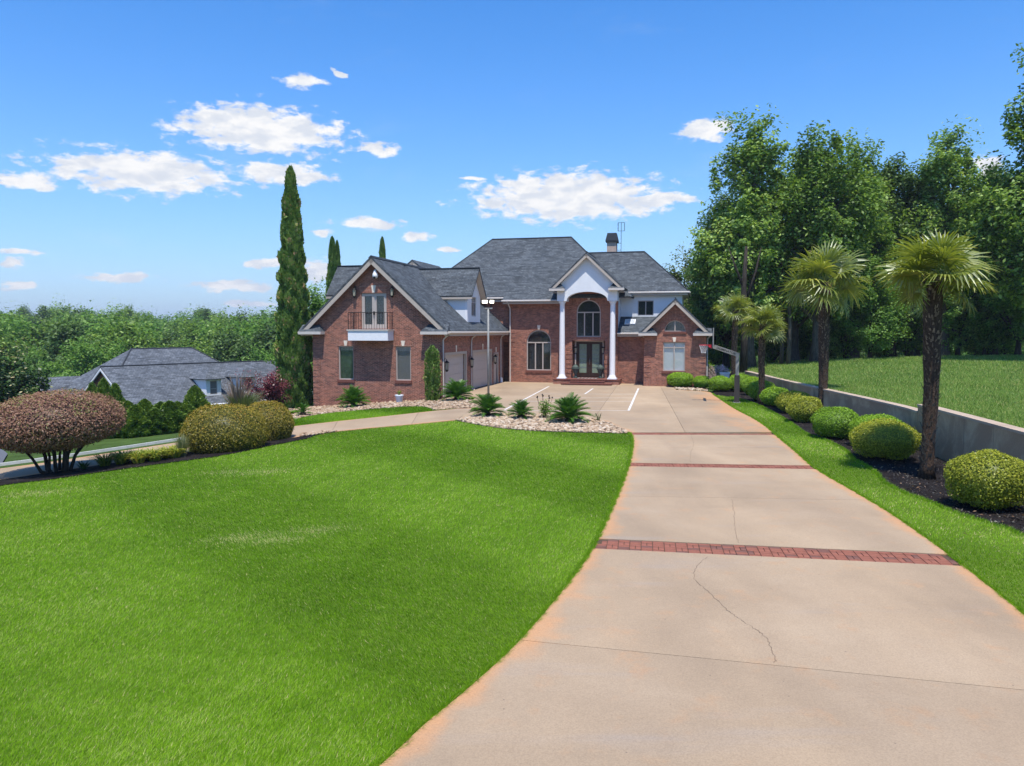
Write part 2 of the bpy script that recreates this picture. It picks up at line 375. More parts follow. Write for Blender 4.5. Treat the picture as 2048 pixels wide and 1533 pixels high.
MAT['stone'] = leafmat('river_stone', [(0.0, (0.22, 0.14, 0.085)), (0.35, (0.42, 0.29, 0.185)), (0.7, (0.50, 0.375, 0.255)), (1.0, (0.62, 0.52, 0.40))], 0.0, 0.02, 0.5)
MAT['chip'] = leafmat('mulch_chip', [(0.0, (0.008, 0.007, 0.007)), (0.85, (0.030, 0.024, 0.023)), (0.96, (0.085, 0.06, 0.045)), (1.0, (0.26, 0.17, 0.12))], 0.0, 0.05, 0.5)
MAT['flood'] = emitmat('lit_floodlight', (1.0, 0.93, 0.78), 4.0)


# ------------------------------------------------------------------ object helpers
def tag(o, label=None, cat=None, group=None, kind=None):
    if label: o['label'] = label
    if cat: o['category'] = cat
    if group: o['group'] = group
    if kind: o['kind'] = kind
    return o

def empty(name, loc=(0, 0, 0), rz=0.0, label=None, cat=None, group=None, kind=None, scale=1.0):
    o = bpy.data.objects.new(name, None)
    COL.objects.link(o)
    o.location = loc
    o.rotation_euler = (0, 0, rz)
    o.scale = (scale,) * 3 if isinstance(scale, (int, float)) else scale
    o.empty_display_size = 0.2
    return tag(o, label, cat, group, kind)

def link(name, me, parent=None):
    o = bpy.data.objects.new(name, me)
    COL.objects.link(o)
    if parent is not None: o.parent = parent
    return o

def copy_tree(o, parent=None):
    c = o.copy()
    COL.objects.link(c)
    c.parent = parent
    for ch in list(o.children):
        copy_tree(ch, c)
    return c

def autouv(me):
    uv = me.uv_layers.new(name='UVMap')
    Z = Vector((0, 0, 1))
    vs = me.vertices
    for p in me.polygons:
        n = p.normal
        if abs(n.z) > 0.999: t = Vector((1, 0, 0))
        else: t = Z.cross(n).normalized()
        b = n.cross(t)
        for li in p.loop_indices:
            co = vs[me.loops[li].vertex_index].co
            uv.data[li].uv = (co.dot(t), co.dot(b))

class MB:
    def __init__(self):
        self.v = []; self.f = []
    def add(self, vs, fs):
        o = len(self.v)
        self.v += [tuple(p) for p in vs]
        self.f += [tuple(i + o for i in f) for f in fs]
        return self
    def box(self, x0, x1, y0, y1, z0, z1):
        return self.add([(x0, y0, z0), (x1, y0, z0), (x1, y1, z0), (x0, y1, z0), (x0, y0, z1), (x1, y0, z1), (x1, y1, z1), (x0, y1, z1)],
                        [(0, 3, 2, 1), (4, 5, 6, 7), (0, 1, 5, 4), (1, 2, 6, 5), (2, 3, 7, 6), (3, 0, 4, 7)])
    def slab(self, pts, th):
        """polygon (counter-clockwise seen from outside), thickened inwards"""
        P = [Vector(p) for p in pts]
        n = (P[1] - P[0]).cross(P[2] - P[0]).normalized()
        k = len(P)
        return self.add(P + [p - n * th for p in P],
                        [tuple(range(k)), tuple(range(2 * k - 1, k - 1, -1))] + [(i, i + k, (i + 1) % k + k, (i + 1) % k) for i in range(k)])
    def tube(self, path, radii, n=8, cap=True):
        P = [Vector(p) for p in path]
        if isinstance(radii, (int, float)): radii = [radii] * len(P)
        rings = []
        ref = Vector((0.31, 0.77, 0.11)).normalized()
        for i, p in enumerate(P):
            d = (P[min(i + 1, len(P) - 1)] - P[max(i - 1, 0)]).normalized()
            a = d.cross(ref)
            if a.length < 1e-3: a = d.cross(Vector((1, 0, 0)))
            a.normalize(); b = d.cross(a)
            rings.append([p + (a * math.cos(2 * math.pi * j / n) + b * math.sin(2 * math.pi * j / n)) * radii[i] for j in range(n)])
        vs = [q for r in rings for q in r]
        fs = []
        for i in range(len(P) - 1):
            for j in range(n):
                fs.append((i * n + j, (i + 1) * n + j, (i + 1) * n + (j + 1) % n, i * n + (j + 1) % n))
        if cap:
            fs.append(tuple(range(n))); fs.append(tuple(range((len(P) - 1) * n + n - 1, (len(P) - 1) * n - 1, -1)))
        return self.add(vs, fs)
    def lathe(self, prof, n=16, c=(0, 0)):
        vs = []; fs = []
        for r, z in prof:
            for j in range(n):
                a = 2 * math.pi * j / n
                vs.append((c[0] + r * math.cos(a), c[1] + r * math.sin(a), z))
        for i in range(len(prof) - 1):
            for j in range(n):
                fs.append((i * n + j, i * n + (j + 1) % n, (i + 1) * n + (j + 1) % n, (i + 1) * n + j))
        fs.append(tuple(range(n - 1, -1, -1))); fs.append(tuple(range((len(prof) - 1) * n, len(prof) * n)))
        return self.add(vs, fs)
    def build(self, name, mat, parent=None, smooth=False, uv=False):
        me = bpy.data.meshes.new(name)
        me.from_pydata(self.v, [], self.f)
        me.materials.append(mat)
        if smooth:
            me.polygons.foreach_set('use_smooth', [True] * len(me.polygons))
        me.update()
        if uv: autouv(me)
        return link(name, me, parent)

def fastmesh(name, V, F, mat, tint=None, smooth=False):
    V = np.ascontiguousarray(V, dtype=np.float32); F = np.ascontiguousarray(F, dtype=np.int32)
    me = bpy.data.meshes.new(name)
    me.vertices.add(len(V)); me.vertices.foreach_set('co', V.ravel())
    m, k = F.shape
    me.loops.add(m * k); me.loops.foreach_set('vertex_index', F.ravel())
    me.polygons.add(m); me.polygons.foreach_set('loop_start', np.arange(m, dtype=np.int32) * k)
    if smooth: me.polygons.foreach_set('use_smooth', np.ones(m, dtype=bool))
    me.materials.append(mat)
    if tint is not None:
        a = me.attributes.new('tint', 'FLOAT', 'FACE')
        a.data.foreach_set('value', np.ascontiguousarray(tint, dtype=np.float32))
    me.update(calc_edges=True)
    return me

def unit(a):
    return a / np.maximum(np.linalg.norm(a, axis=1, keepdims=True), 1e-6)

def leafquads(P, N, L, W, rng, fold=0.0):
    """one rhombic leaf per point; N = leaf normals, L/W = length and width"""
    n = len(P)
    r = unit(rng.normal(size=(n, 3)))
    a = unit(np.cross(N, r)); b = np.cross(N, a)
    L = np.broadcast_to(np.asarray(L, float), (n,))[:, None]; W = np.broadcast_to(np.asarray(W, float), (n,))[:, None]
    V = np.stack([P - a * L / 2, P + b * W / 2 + a * L * 0.08 + N * fold * W, P + a * L / 2, P - b * W / 2 + a * L * 0.08 + N * fold * W], 1).reshape(-1, 3)
    F = np.arange(4 * n).reshape(n, 4)
    return V, F

def pip(poly, x, y):
    poly = np.asarray(poly, float)
    inside = np.zeros(len(x), bool)
    j = len(poly) - 1
    for i in range(len(poly)):
        xi, yi = poly[i]; xj, yj = poly[j]
        c = ((yi > y) != (yj > y)) & (x < (xj - xi) * (y - yi) / (yj - yi + 1e-12) + xi)
        inside ^= c
        j = i
    return inside

def smooth_line(pts, k=5):
    P = np.asarray(pts, float)
    out = []
    for i in range(len(P) - 1):
        p0 = P[max(i - 1, 0)]; p1 = P[i]; p2 = P[i + 1]; p3 = P[min(i + 2, len(P) - 1)]
        for t in np.arange(k) / k:
            out.append(0.5 * ((2 * p1) + (p2 - p0) * t + (2 * p0 - 5 * p1 + 4 * p2 - p3) * t * t + (3 * p1 - p0 - 3 * p2 + p3) * t ** 3))
    out.append(P[-1])
    return [tuple(q) for q in out]

def tri2d(outline, holes=(), extra=()):
    vs = []; es = []
    for loop in [outline] + list(holes):
        o = len(vs); n = len(loop)
        vs += [Vector((p[0], p[1])) for p in loop]
        es += [(o + i, o + (i + 1) % n) for i in range(n)]
    vs += [Vector((p[0], p[1])) for p in extra]
    ov, oe, of, *_ = delaunay_2d_cdt(vs, es, [], 0, 1e-5)
    ov = np.array([(p.x, p.y) for p in ov]); of = np.array([f for f in of if len(f) == 3])
    c = ov[of].mean(1)
    keep = pip(outline, c[:, 0], c[:, 1])
    for hl in holes: keep &= ~pip(hl, c[:, 0], c[:, 1])
    of = of[keep]
    # make counter-clockwise
    a = ov[of]
    s = (a[:, 1, 0] - a[:, 0, 0]) * (a[:, 2, 1] - a[:, 0, 1]) - (a[:, 1, 1] - a[:, 0, 1]) * (a[:, 2, 0] - a[:, 0, 0])
    of[s < 0] = of[s < 0][:, ::-1]
    return ov, of

def boundary(of):
    e = {}
    for f in of:
        for i in range(3):
            e[(int(f[i]), int(f[(i + 1) % 3]))] = 1
    return [k for k in e if (k[1], k[0]) not in e]

def plate(name, outline, holes, org, U, Vv, th, mat, parent=None):
    """flat wall with openings, given in wall coordinates; front faces U x V"""
    org, U, Vv = Vector(org), Vector(U), Vector(Vv)
    N = U.cross(Vv)
    ov, of = tri2d(outline, holes)
    n = len(ov)
    fr = [org + U * p[0] + Vv * p[1] for p in ov]
    mb = MB()
    fs = [tuple(f) for f in of.tolist()] + [tuple(i + n for i in f[::-1]) for f in of.tolist()]
    fs += [(b, a, a + n, b + n) for a, b in boundary(of)]
    mb.add(fr + [p - N * th for p in fr], fs)
    return mb.build(name, mat, parent, uv=True)

def arcpts(cx, cz, rx, rz, a0, a1, n=14):
    return [(cx + rx * math.cos(a0 + (a1 - a0) * i / n), cz + rz * math.sin(a0 + (a1 - a0) * i / n)) for i in range(n + 1)]

# ------------------------------------------------------------------ terrain
def hgt(x, y):
    x = np.asarray(x, float); y = np.asarray(y, float)
    yf = np.clip(y, 0, 50); a = np.maximum(0, -x - 2.5)
    z = -0.05 * a * (1 + yf / 80) - 0.06 * np.maximum(0, -x - 22)
    t = np.clip((-x - 13) / 8, 0, 1)
    z = z - t * 0.1 * np.clip(y - 36, 0, 40)
    z = z - 0.11 * np.clip(y - 60, 0, 80)
    return np.maximum(z, -11.0) + 0.04 * np.clip(y - 190, 0, 220) * np.clip(-x / 60, 0, 1)

def hs(x, y): return float(hgt(x, y))

def upz(x, y):
    x = np.asarray(x, float); y = np.asarray(y, float)
    z = 1.10 + 0.03 * np.clip(x - 14, 0, 26) + 0.004 * np.clip(y - 25, 0, 40)
    s = np.clip((y - 42) / 10, 0, 1); s = s * s * (3 - 2 * s)
    r = np.clip((23 - x) / 6, 0, 1)
    z = z - 0.5 * s * r - 0.14 * np.clip(y - 61, 0, 90)
    return z

def sheet(name, poly, off, mat, parent=None, step=1.0, skirt=0.0, zf=hgt, kind='structure', edge=None):
    dp = []
    for (ax_, ay_), (bx_, by_) in zip(poly, list(poly[1:]) + [poly[0]]):
        k_ = max(1, int(math.hypot(bx_ - ax_, by_ - ay_) / step))
        dp += [(ax_ + (bx_ - ax_) * i / k_, ay_ + (by_ - ay_) * i / k_) for i in range(k_)]
    poly = dp
    xs = [p[0] for p in poly]; ys = [p[1] for p in poly]
    gx, gy = np.meshgrid(np.arange(min(xs) + step / 2, max(xs), step), np.arange(min(ys) + step / 2, max(ys), step))
    gx, gy = gx.ravel(), gy.ravel()
    k = pip(poly, gx, gy)
    pts = np.stack([gx[k], gy[k]], 1)
    B = np.asarray(poly, float)
    if len(pts):
        A = B; Bn = np.roll(B, -1, 0)
        dmin = np.full(len(pts), 1e9)
        for a, b in zip(A, Bn):
            ab = b - a; t = np.clip(((pts - a) @ ab) / (ab @ ab + 1e-9), 0, 1)
            dmin = np.minimum(dmin, np.linalg.norm(pts - a - t[:, None] * ab, axis=1))
        pts = pts[dmin > step * 0.3]
    ov, of = tri2d(poly, (), [tuple(p) for p in pts])
    z = zf(ov[:, 0], ov[:, 1]) + off
    n = len(ov)
    V = [(x, y, q) for (x, y), q in zip(ov, z)]
    Fc = [tuple(f) for f in of.tolist()]
    if skirt:
        V += [(x, y, q - skirt) for (x, y), q in zip(ov, z)]
        Fc += [(b, a, a + n, b + n) for a, b in boundary(of)]
    me = bpy.data.meshes.new(name)
    me.from_pydata(V, [], Fc)
    me.materials.append(mat)
    if edge is not None:
        at = me.attributes.new('edge', 'FLOAT', 'POINT')
        P2 = np.array(V)[:, :2]
        dm = np.full(len(P2), 1e9)
        for ln in edge:
            ln = np.asarray(ln, float)
            for a, b in zip(ln[:-1], ln[1:]):
                ab = b - a; t = np.clip(((P2 - a) @ ab) / (ab @ ab + 1e-9), 0, 1)
                dm = np.minimum(dm, np.linalg.norm(P2 - a - t[:, None] * ab, axis=1))
        wash = np.clip(1 - dm / 0.34, 0, 1)
        for px, py, rx, ry, am in ((10.6, 36.0, 1.5, 4.0, 0.95), (11.3, 43.5, 1.3, 4.0, 0.9), (9.4, 31.0, 1.1, 3.0, 0.7), (2.6, 12.0, 0.8, 3.5, 0.35), (5.5, 47.5, 4.0, 0.5, 0.45), (6.9, 20.5, 0.7, 2.0, 0.35), (1.2, 9.6, 0.9, 2.2, 0.4), (6.2, 26.6, 1.6, 0.6, 0.4), (6.0, 15.5, 1.4, 0.5, 0.4)):
            wash = np.maximum(wash, am * np.exp(-((P2[:, 0] - px) / rx) ** 2 - ((P2[:, 1] - py) / ry) ** 2))
        at.data.foreach_set('value', wash.astype(np.float32))
    me.update()
    o = link(name, me, parent)
    if parent is None and kind: o['kind'] = kind
    return o

# valley ground to the horizon
def grid_ground():
    ax = np.concatenate([-np.geomspace(4500, 90, 14), np.arange(-80, 81, 2.0), np.geomspace(90, 4500, 14)])
    ay = np.concatenate([[-400, -150, -60, -30], np.arange(-20, 121, 2.0), np.geomspace(130, 6000, 20)])
    X, Y = np.meshgrid(ax, ay)
    Z = hgt(X, Y) - 0.06
    far = np.clip((Y - 700) / 2500, 0, 1)
    Z = Z + far * 25 * (0.6 + 0.4 * np.sin(X / 420.0 + 1.0))
    V = np.stack([X.ravel(), Y.ravel(), Z.ravel()], 1)
    ny, nx = X.shape
    i = np.arange(ny * nx).reshape(ny, nx)
    F = np.stack([i[:-1, :-1].ravel(), i[:-1, 1:].ravel(), i[1:, 1:].ravel(), i[1:, :-1].ravel()], 1)
    o = link('ground', fastmesh('ground', V, F, MAT['valley'], smooth=True))
    o['kind'] = 'structure'
grid_ground()

DRIVE_L = [(-4.2, 1.0), (-2.6, 3.8), (-1.75, 5.3), (-1.13, 6.55), (-0.84, 7.22), (-0.45, 8.00), (0.07, 9.18), (0.60, 10.66), (1.09, 12.15), (1.54, 13.77), (2.14, 16.32), (2.74, 19.02), (3.34, 21.90), (3.96, 25.25), (4.31, 27.65), (4.36, 28.75)]
DRIVE_R = [(5.2, 1.0), (5.75, 4.5), (6.25, 7.5), (6.82, 10.09), (6.99, 10.87), (7.17, 11.77), (7.35, 12.7), (7.54, 13.77), (7.85, 15.87), (8.05, 17.84), (8.22, 20.01), (8.45, 21.80), (8.91, 24.19), (9.41, 27.01), (9.77, 28.89), (10.20, 31.38), (10.54, 34.14), (10.80, 36.96), (11.17, 39.99), (11.60, 43.0), (11.89, 45.26), (12.26, 47.85), (11.77, 49.05), (10.59, 49.88)]
BED_UP = [(4.36, 28.75), (3.93, 31.73), (3.18, 33.55), (1.72, 34.96), (0.14, 35.39), (-1.33, 34.75), (-2.38, 32.80)]
BED_LOW = [(-2.38, 32.75), (-0.87, 30.56), (0.50, 29.48), (2.36, 28.89), (4.31, 28.61)]
FORK_LOW = [(-2.38, 32.80), (-3.84, 32.34), (-5.28, 32.12), (-7.01, 31.68), (-7.97, 31.16), (-9.07, 30.08), (-11.61, 28.4), (-12.90, 27.2), (-13.98, 26.1), (-15.19, 25.0), (-16.2, 24.0), (-20, 20.8), (-27, 16.0)]
FORK_UP = [(-30, 19.0), (-22, 24.0), (-17.6, 27.2), (-16.33, 28.38), (-15.22, 29.82), (-13.67, 31.66), (-11.73, 33.39), (-10.19, 34.82), (-8.10, 35.90), (-6.01, 36.66), (-3.97, 37.50), (-1.89, 37.92)]
LAWN_EDGE = [(-7.45, 31.31), (-7.86, 30.79), (-7.98, 29.82), (-8.92, 28.4), (-9.98, 26.6), (-11.85, 25.3), (-13.25, 24.28), (-14.27, 23.45), (-15.6, 22.7), (-20, 19.0), (-27, 14.0)]
STRIP_UP = [(-10.60, 35.34), (-10.95, 37.9), (-10.08, 40.34), (-7.74, 41.18), (-5.82, 41.13), (-4.59, 40.27), (-3.83, 38.15)]
MULCH_R = [(8.2, 4.0), (9.0, 9.0), (9.54, 14.21), (9.48, 14.92), (9.41, 15.48), (9.31, 16.04), (9.32, 17.05), (9.26, 18.12), (9.43, 19.40), (9.80, 20.58), (10.07, 21.90), (10.17, 22.79), (10.63, 24.40), (10.95, 26.56), (10.91, 27.56), (10.99, 28.89), (11.72, 32.80), (12.48, 37.92), (12.74, 41.12), (12.76, 43.90), (12.34, 45.57), (12.12, 46.33)]

sDL, sDR = smooth_line(DRIVE_L), smooth_line(DRIVE_R)
sMR = smooth_line(MULCH_R)
lawn_poly = smooth_line(DRIVE_L) + smooth_line(BED_LOW)[::-1] + [(-3.84, 32.34), (-5.28, 32.12), (-7.01, 31.68)] + smooth_line(LAWN_EDGE) + [(-27, 1.0)]
strip_poly = smooth_line(FORK_UP)[25:-2] + [(-3.9, 38.0)] + smooth_line(STRIP_UP)[::-1]
side_poly = [p for p in sDR if p[1] < 47.9] + sMR[::-1]
mulch_poly = sMR + [(13.6, 52.5), (15.0, 50.5), (14.1, 38.0), (13.45, 27.0), (12.6, 22.0), (11.9, 17.5), (10.5, 4.0)]
leftmulch_poly = smooth_line(FORK_LOW[4:]) + smooth_line(LAWN_EDGE)[::-1]
sheet('front_lawn', lawn_poly, 0.0, MAT['turf'], step=0.8)
sheet('side_lawn_strip', strip_poly, 0.0, MAT['turf'], step=0.8)
sheet('driveway_lawn_strip', side_poly, 0.0, MAT['turf'], step=0.8)
sheet('mulch_bed', mulch_poly, 0.012, MAT['mulch'], step=0.8)
sheet('shrub_mulch_bed', leftmulch_poly, 0.03, MAT['mulch'], step=0.6)
TH = rad(13.5)
HO = Vector((-0.22, 57.75, 0))
EX = Vector((math.cos(TH), -math.sin(TH), 0)); EY = Vector((math.sin(TH), math.cos(TH), 0))
def wl(X, Y, Z=0.0): return HO + EX * X + EY * Y + Vector((0, 0, Z))
wf = [tuple(wl(x, -14.0)[:2]) for x in (-0.3, -3, -6, -8.6)]
rock_poly = [(-1.89, 37.95), (-1.75, 40.27), (-2.06, 42.73), (-3.2, 44.0)] + wf + [(-13.2, 45.2), (-12.6, 40.5), (-11.6, 37.0), (-10.9, 35.2)] + smooth_line(STRIP_UP)[1:-1] + [(-3.83, 37.75)]
bed_poly = smooth_line(BED_LOW) + smooth_line(BED_UP)[1:-1]
sheet('stone_bed', rock_poly, 0.02, MAT['bedsoil'], step=0.8)
sheet('island_stone_bed', bed_poly, 0.02, MAT['bedsoil'], step=0.6)
up_poly = [(10.9, 4.0), (12.25, 17.5), (12.95, 22.0), (13.75, 27.0), (14.4, 38.0), (15.3, 50.6), (16.5, 62), (17, 75), (70, 75), (70, 4)]
sheet('upper_lawn', up_poly, 0.0, MAT['upturf'], step=2.0, zf=upz)
lake = MB().add([(40, 190, -9.6), (260, 190, -9.6), (420, 420, -9.6), (30, 420, -9.6)], [(0, 1, 2, 3)]).build('lake', MAT['water'])
lake['kind'] = 'structure'

# ------------------------------------------------------------------ driveways, slab by slab
drive = empty('driveway', (0, 0, 0), kind='structure')
side_drive = empty('side_driveway', (0, 0, 0), kind='structure')
TOP = 0.03
def clip(poly, a, b, gap=0.006):
    """keep what lies left of the line a->b"""
    a = np.asarray(a, float); b = np.asarray(b, float)
    d = (b - a) / np.linalg.norm(b - a); nrm = np.array([-d[1], d[0]])
    out = []
    P = [np.asarray(p, float) for p in poly]
    for i in range(len(P)):
        p, q = P[i], P[(i + 1) % len(P)]
        sp = (p - a) @ nrm - gap; sq = (q - a) @ nrm - gap
        if sp >= 0: out.append(tuple(p))
        if (sp >= 0) != (sq >= 0):
            out.append(tuple(p + (q - p) * (sp / (sp - sq))))
    res = []
    for p in out:
        if not res or (abs(p[0] - res[-1][0]) + abs(p[1] - res[-1][1])) > 1e-3: res.append(p)
    return res
EDGES = [sDL, sDR, smooth_line(BED_UP)]
main_poly = sDL + [p for p in reversed(sDR) if p[1] < 28.8]
JL = [((-3, 5.0), (7, 2.6)), ((0.04, 9.27), (5.39, 7.93)), ('band', (1.49, 13.59), (7.18, 12.61), 0.66), ((2.39, 17.57), (7.8, 17.15)), ('band', (3.35, 21.79), (8.16, 21.35), 0.58), ((3.92, 25.14), (8.98, 24.92)), ('band', (4.36, 28.42), (9.70, 28.40), 0.58)]
def offs(a, b, d):
    a = np.asarray(a, float); b = np.asarray(b, float); t = (b - a) / np.linalg.norm(b - a); n = np.array([-t[1], t[0]])
    return tuple(a + n * d), tuple(b + n * d)
rest = main_poly
for j in JL:
    if j[0] == 'band':
        a0, b0 = offs(j[1], j[2], -j[3] / 2); a1, b1 = offs(j[1], j[2], j[3] / 2)
    else:
        a0, b0 = j; a1, b1 = j
    below = clip(rest, b0, a0)
    rest = clip(rest, a1, b1)
    sheet('slab', below, TOP, MAT['concrete'], drive, 0.45, 0.10, edge=EDGES)
apron = smooth_line(BED_UP[:-1] + [(-2.3, 33.1)]) + [(-1.95, 37.95), (-1.75, 40.27), (-2.06, 42.73), (-2.9, 44.0)] + [tuple(wl(-0.45, -13.6)[:2]), tuple(wl(-0.45, 0.05)[:2]), tuple(wl(10.0, 0.1)[:2]), tuple(wl(10.0, -1.9)[:2]), tuple(wl(12.0, -1.9)[:2])] + [p for p in reversed(sDR) if 28.85 < p[1]]
A1, A2 = ((3.65, 33.94), (7.37, 54.02)), ((6.49, 28.89), (9.10, 45.97))
s1 = clip(apron, *A1)
r1 = clip(apron, A1[1], A1[0])
s2 = clip(r1, *A2)
s3 = clip(r1, A2[1], A2[0])
for s in (s1, s2, s3):
    sheet('slab', s, TOP, MAT['concrete'], drive, 0.6, 0.10, edge=EDGES)
fork = smooth_line(FORK_LOW) + smooth_line(FORK_UP) + [(-2.35, 33.0)]
fork_edge = [smooth_line(FORK_LOW), smooth_line(FORK_UP)]
cuts = [((-4.2, 32.0), (-4.6, 38.5)), ((-7.3, 31.0), (-8.3, 37.0)), ((-10.0, 29.0), (-12.5, 35.0)), ((-13.2, 26.3), (-17.0, 30.5))]
rest = fork
for a, b in cuts:
    sheet('slab', clip(rest, b, a), TOP, MAT['concrete'], side_drive, 0.6, 0.10, edge=fork_edge)
    rest = clip(rest, a, b)
sheet('slab', rest, TOP, MAT['concrete'], side_drive, 0.8, 0.10, edge=fork_edge)
# dirt that fills the joints, below the slabs
sheet('joint_fill', [p for p in main_poly if p[1] > 1.5], 0.012, MAT['joint'], drive, 1.0)
sheet('joint_fill', clip(clip(apron, (-1.2, 60), (-1.2, 30)), (11, 30), (11, 60)), 0.012, MAT['joint'], drive, 1.0)

# brick bands set in the driveway
def band(a, b, depth, single):
    a = np.array(a); b = np.array(b); L = np.linalg.norm(b - a); t = (b - a) / L; n = np.array([-t[1], t[0]])
    rots = []
    rows = []
    k = int(L / 0.2) + 4
    inner = depth - 0.21
    q = inner / 2
    for i in range(-3, k):
        for s in (-1, 1):
            rows.append(((i + 0.5) * 0.2, s * (depth / 2 - 0.05), 0.19, 0.092))
        for r in (0, 1):
            cx = (i + 0.5) * 0.2; cy = (r - 0.5) * q
            if (i + r) % 2 == 0:
                rows.append((cx, cy - q / 4, 0.19, q / 2 - 0.009)); rows.append((cx, cy + q / 4, 0.19, q / 2 - 0.009))
            else:
                rows.append((cx - 0.05, cy, 0.091, q - 0.009)); rows.append((cx + 0.05, cy, 0.091, q - 0.009))
    meshes = {}
    joined = MB()
    for (cx, cy, lw, dw) in rows:
        p = a + t * cx + n * cy
        corners = [p + t * (sx_ * lw / 2) + n * (sy_ * dw / 2) for sx_, sy_ in ((-1, -1), (1, -1), (1, 1), (-1, 1))]
        if not all(pip(main_poly, np.array([c[0]]), np.array([c[1]]))[0] for c in corners): continue
        zz = TOP - 0.004 + random.uniform(-0.003, 0.003)
        if single:
            key = (round(lw, 3), round(dw, 3), random.random() < 0.22)
            if key not in meshes:
                c = 0.005; x = lw / 2; y = dw / 2
                mb = MB().add([(-x, -y, -0.06), (x, -y, -0.06), (x, y, -0.06), (-x, y, -0.06), (-x, -y, -c), (x, -y, -c), (x, y, -c), (-x, y, -c), (-x + c, -y + c, 0), (x - c, -y + c, 0), (x - c, y - c, 0), (-x + c, y - c, 0)],
                              [(0, 1, 5, 4), (1, 2, 6, 5), (2, 3, 7, 6), (3, 0, 4, 7), (4, 5, 9, 8), (5, 6, 10, 9), (6, 7, 11, 10), (7, 4, 8, 11), (8, 9, 10, 11)])
                o = mb.build('brick', MAT['paver2' if key[2] else 'paver'], drive)
                meshes[key] = o.data
            else:
                o = link('brick', meshes[key], drive)
            o.location = (p[0], p[1], zz)
            o.rotation_euler = (0, 0, math.atan2(t[1], t[0]))
        else:
            cs = [tuple(c) for c in corners]
            joined.add([c + (zz - 0.05,) for c in cs] + [c + (zz,) for c in cs], [(4, 5, 6, 7), (0, 1, 5, 4), (1, 2, 6, 5), (2, 3, 7, 6), (3, 0, 4, 7)])
    if not single:
        joined.build('brick_band', MAT['paver'], drive)['kind'] = 'stuff'
band((1.49, 13.59), (7.18, 12.61), 0.64, True)
band((3.35, 21.79), (8.16, 21.35), 0.56, False)
band((4.36, 28.42), (9.70, 28.40), 0.56, False)

# painted court lines, cracks
def strip(name, pts, wd, mat, parent, z):
    P = np.asarray(pts, float)
    mb = MB()
    for i, (p, q) in enumerate(zip(P[:-1], P[1:])):
        d = (q - p) / np.linalg.norm(q - p); n = np.array([-d[1], d[0]]) * wd / 2
        mb.add([(p[0] - n[0], p[1] - n[1], z), (q[0] - n[0], q[1] - n[1], z), (q[0] + n[0], q[1] + n[1], z), (p[0] + n[0], p[1] + n[1], z)], [(0, 1, 2, 3)])
    return mb.build(name, mat, parent)
for a, b, wd in [((2.54, 53.05), (-0.34, 37.19), 0.10), ((8.38, 51.19), (5.55, 36.72), 0.11), ((-0.45, 36.72), (5.50, 36.72), 0.075), ((1.63, 46.52), (7.35, 46.33), 0.07), ((1.08, 43.90), (6.86, 43.73), 0.07), ((0.65, 41.71), (6.44, 41.56), 0.07), ((5.33, 50.97), (4.39, 46.53), 0.10)]:
    strip('painted_line', [a, b], wd, MAT['paint'], drive, TOP + 0.004)
def crack(pts):
    q = smooth_line(pts, 9)
    q = [(x + random.uniform(-0.018, 0.018), y + random.uniform(-0.02, 0.02)) for x, y in q]
    P = np.asarray(q); mb = MB()
    for p, r in zip(P[:-1], P[1:]):
        d = (r - p) / np.linalg.norm(r - p); n = np.array([-d[1], d[0]]) * random.uniform(0.0015, 0.0042)
        mb.add([(p[0] - n[0], p[1] - n[1], TOP + 0.004), (r[0] - n[0], r[1] - n[1], TOP + 0.004), (r[0] + n[0], r[1] + n[1], TOP + 0.004), (p[0] + n[0], p[1] + n[1], TOP + 0.004)], [(0, 1, 2, 3)])
    mb.build('crack', MAT['crack'], drive)
crack([(3.27, 12.75), (2.94, 12.15), (2.78, 11.53), (2.86, 10.97), (2.92, 10.27), (3.02, 9.83), (3.12, 9.41), (3.09, 8.96), (3.00, 8.60)])
crack([(4.95, 17.25), (4.61, 15.87), (4.28, 14.65), (4.05, 13.62)])
crack([(6.59, 28.33), (6.21, 26.40), (5.91, 25.1)])
crack([(5.85, 24.9), (5.45, 23.51), (5.15, 22.2)])

# ------------------------------------------------------------------ the brick house (own axes: x along the front, y into the house)
house = empty('brick_house', HO, -TH, 'red brick house with dark shingle roofs, garage wing and white columned portico', 'house')
XU, YU, ZU = (1, 0, 0), (0, 1, 0), (0, 0, 1)
BR = MAT['brick']
def fplate(name, outline, holes, Y, mat, th=0.22, par=house): return plate(name, outline, holes, (0, Y, 0), XU, ZU, th, mat, par)
def rplate(name, outline, holes, X, mat, th=0.22, par=house): return plate(name, outline, holes, (X, 0, 0), YU, ZU, th, mat, par)
def lplate(name, outline, holes, X, mat, th=0.22, par=house): return plate(name, [(-p[0], p[1]) for p in outline][::-1], [], (X, 0, 0), (0, -1, 0), ZU, th, mat, par)
def rect(x0, x1, z0, z1): return [(x0, z0), (x1, z0), (x1, z1), (x0, z1)]
def arched(x0, x1, z0, z1, rz=None, n=16):
    r = (x1 - x0) / 2
    return [(x0, z0), (x1, z0)] + arcpts((x0 + x1) / 2, z1, r, rz or r, 0, math.pi, n)

def slopebox(name, pts, mat=None, th=0.10, par=house):
    return MB().slab(pts, th).build(name, mat or MAT['shingle'], par, uv=True)

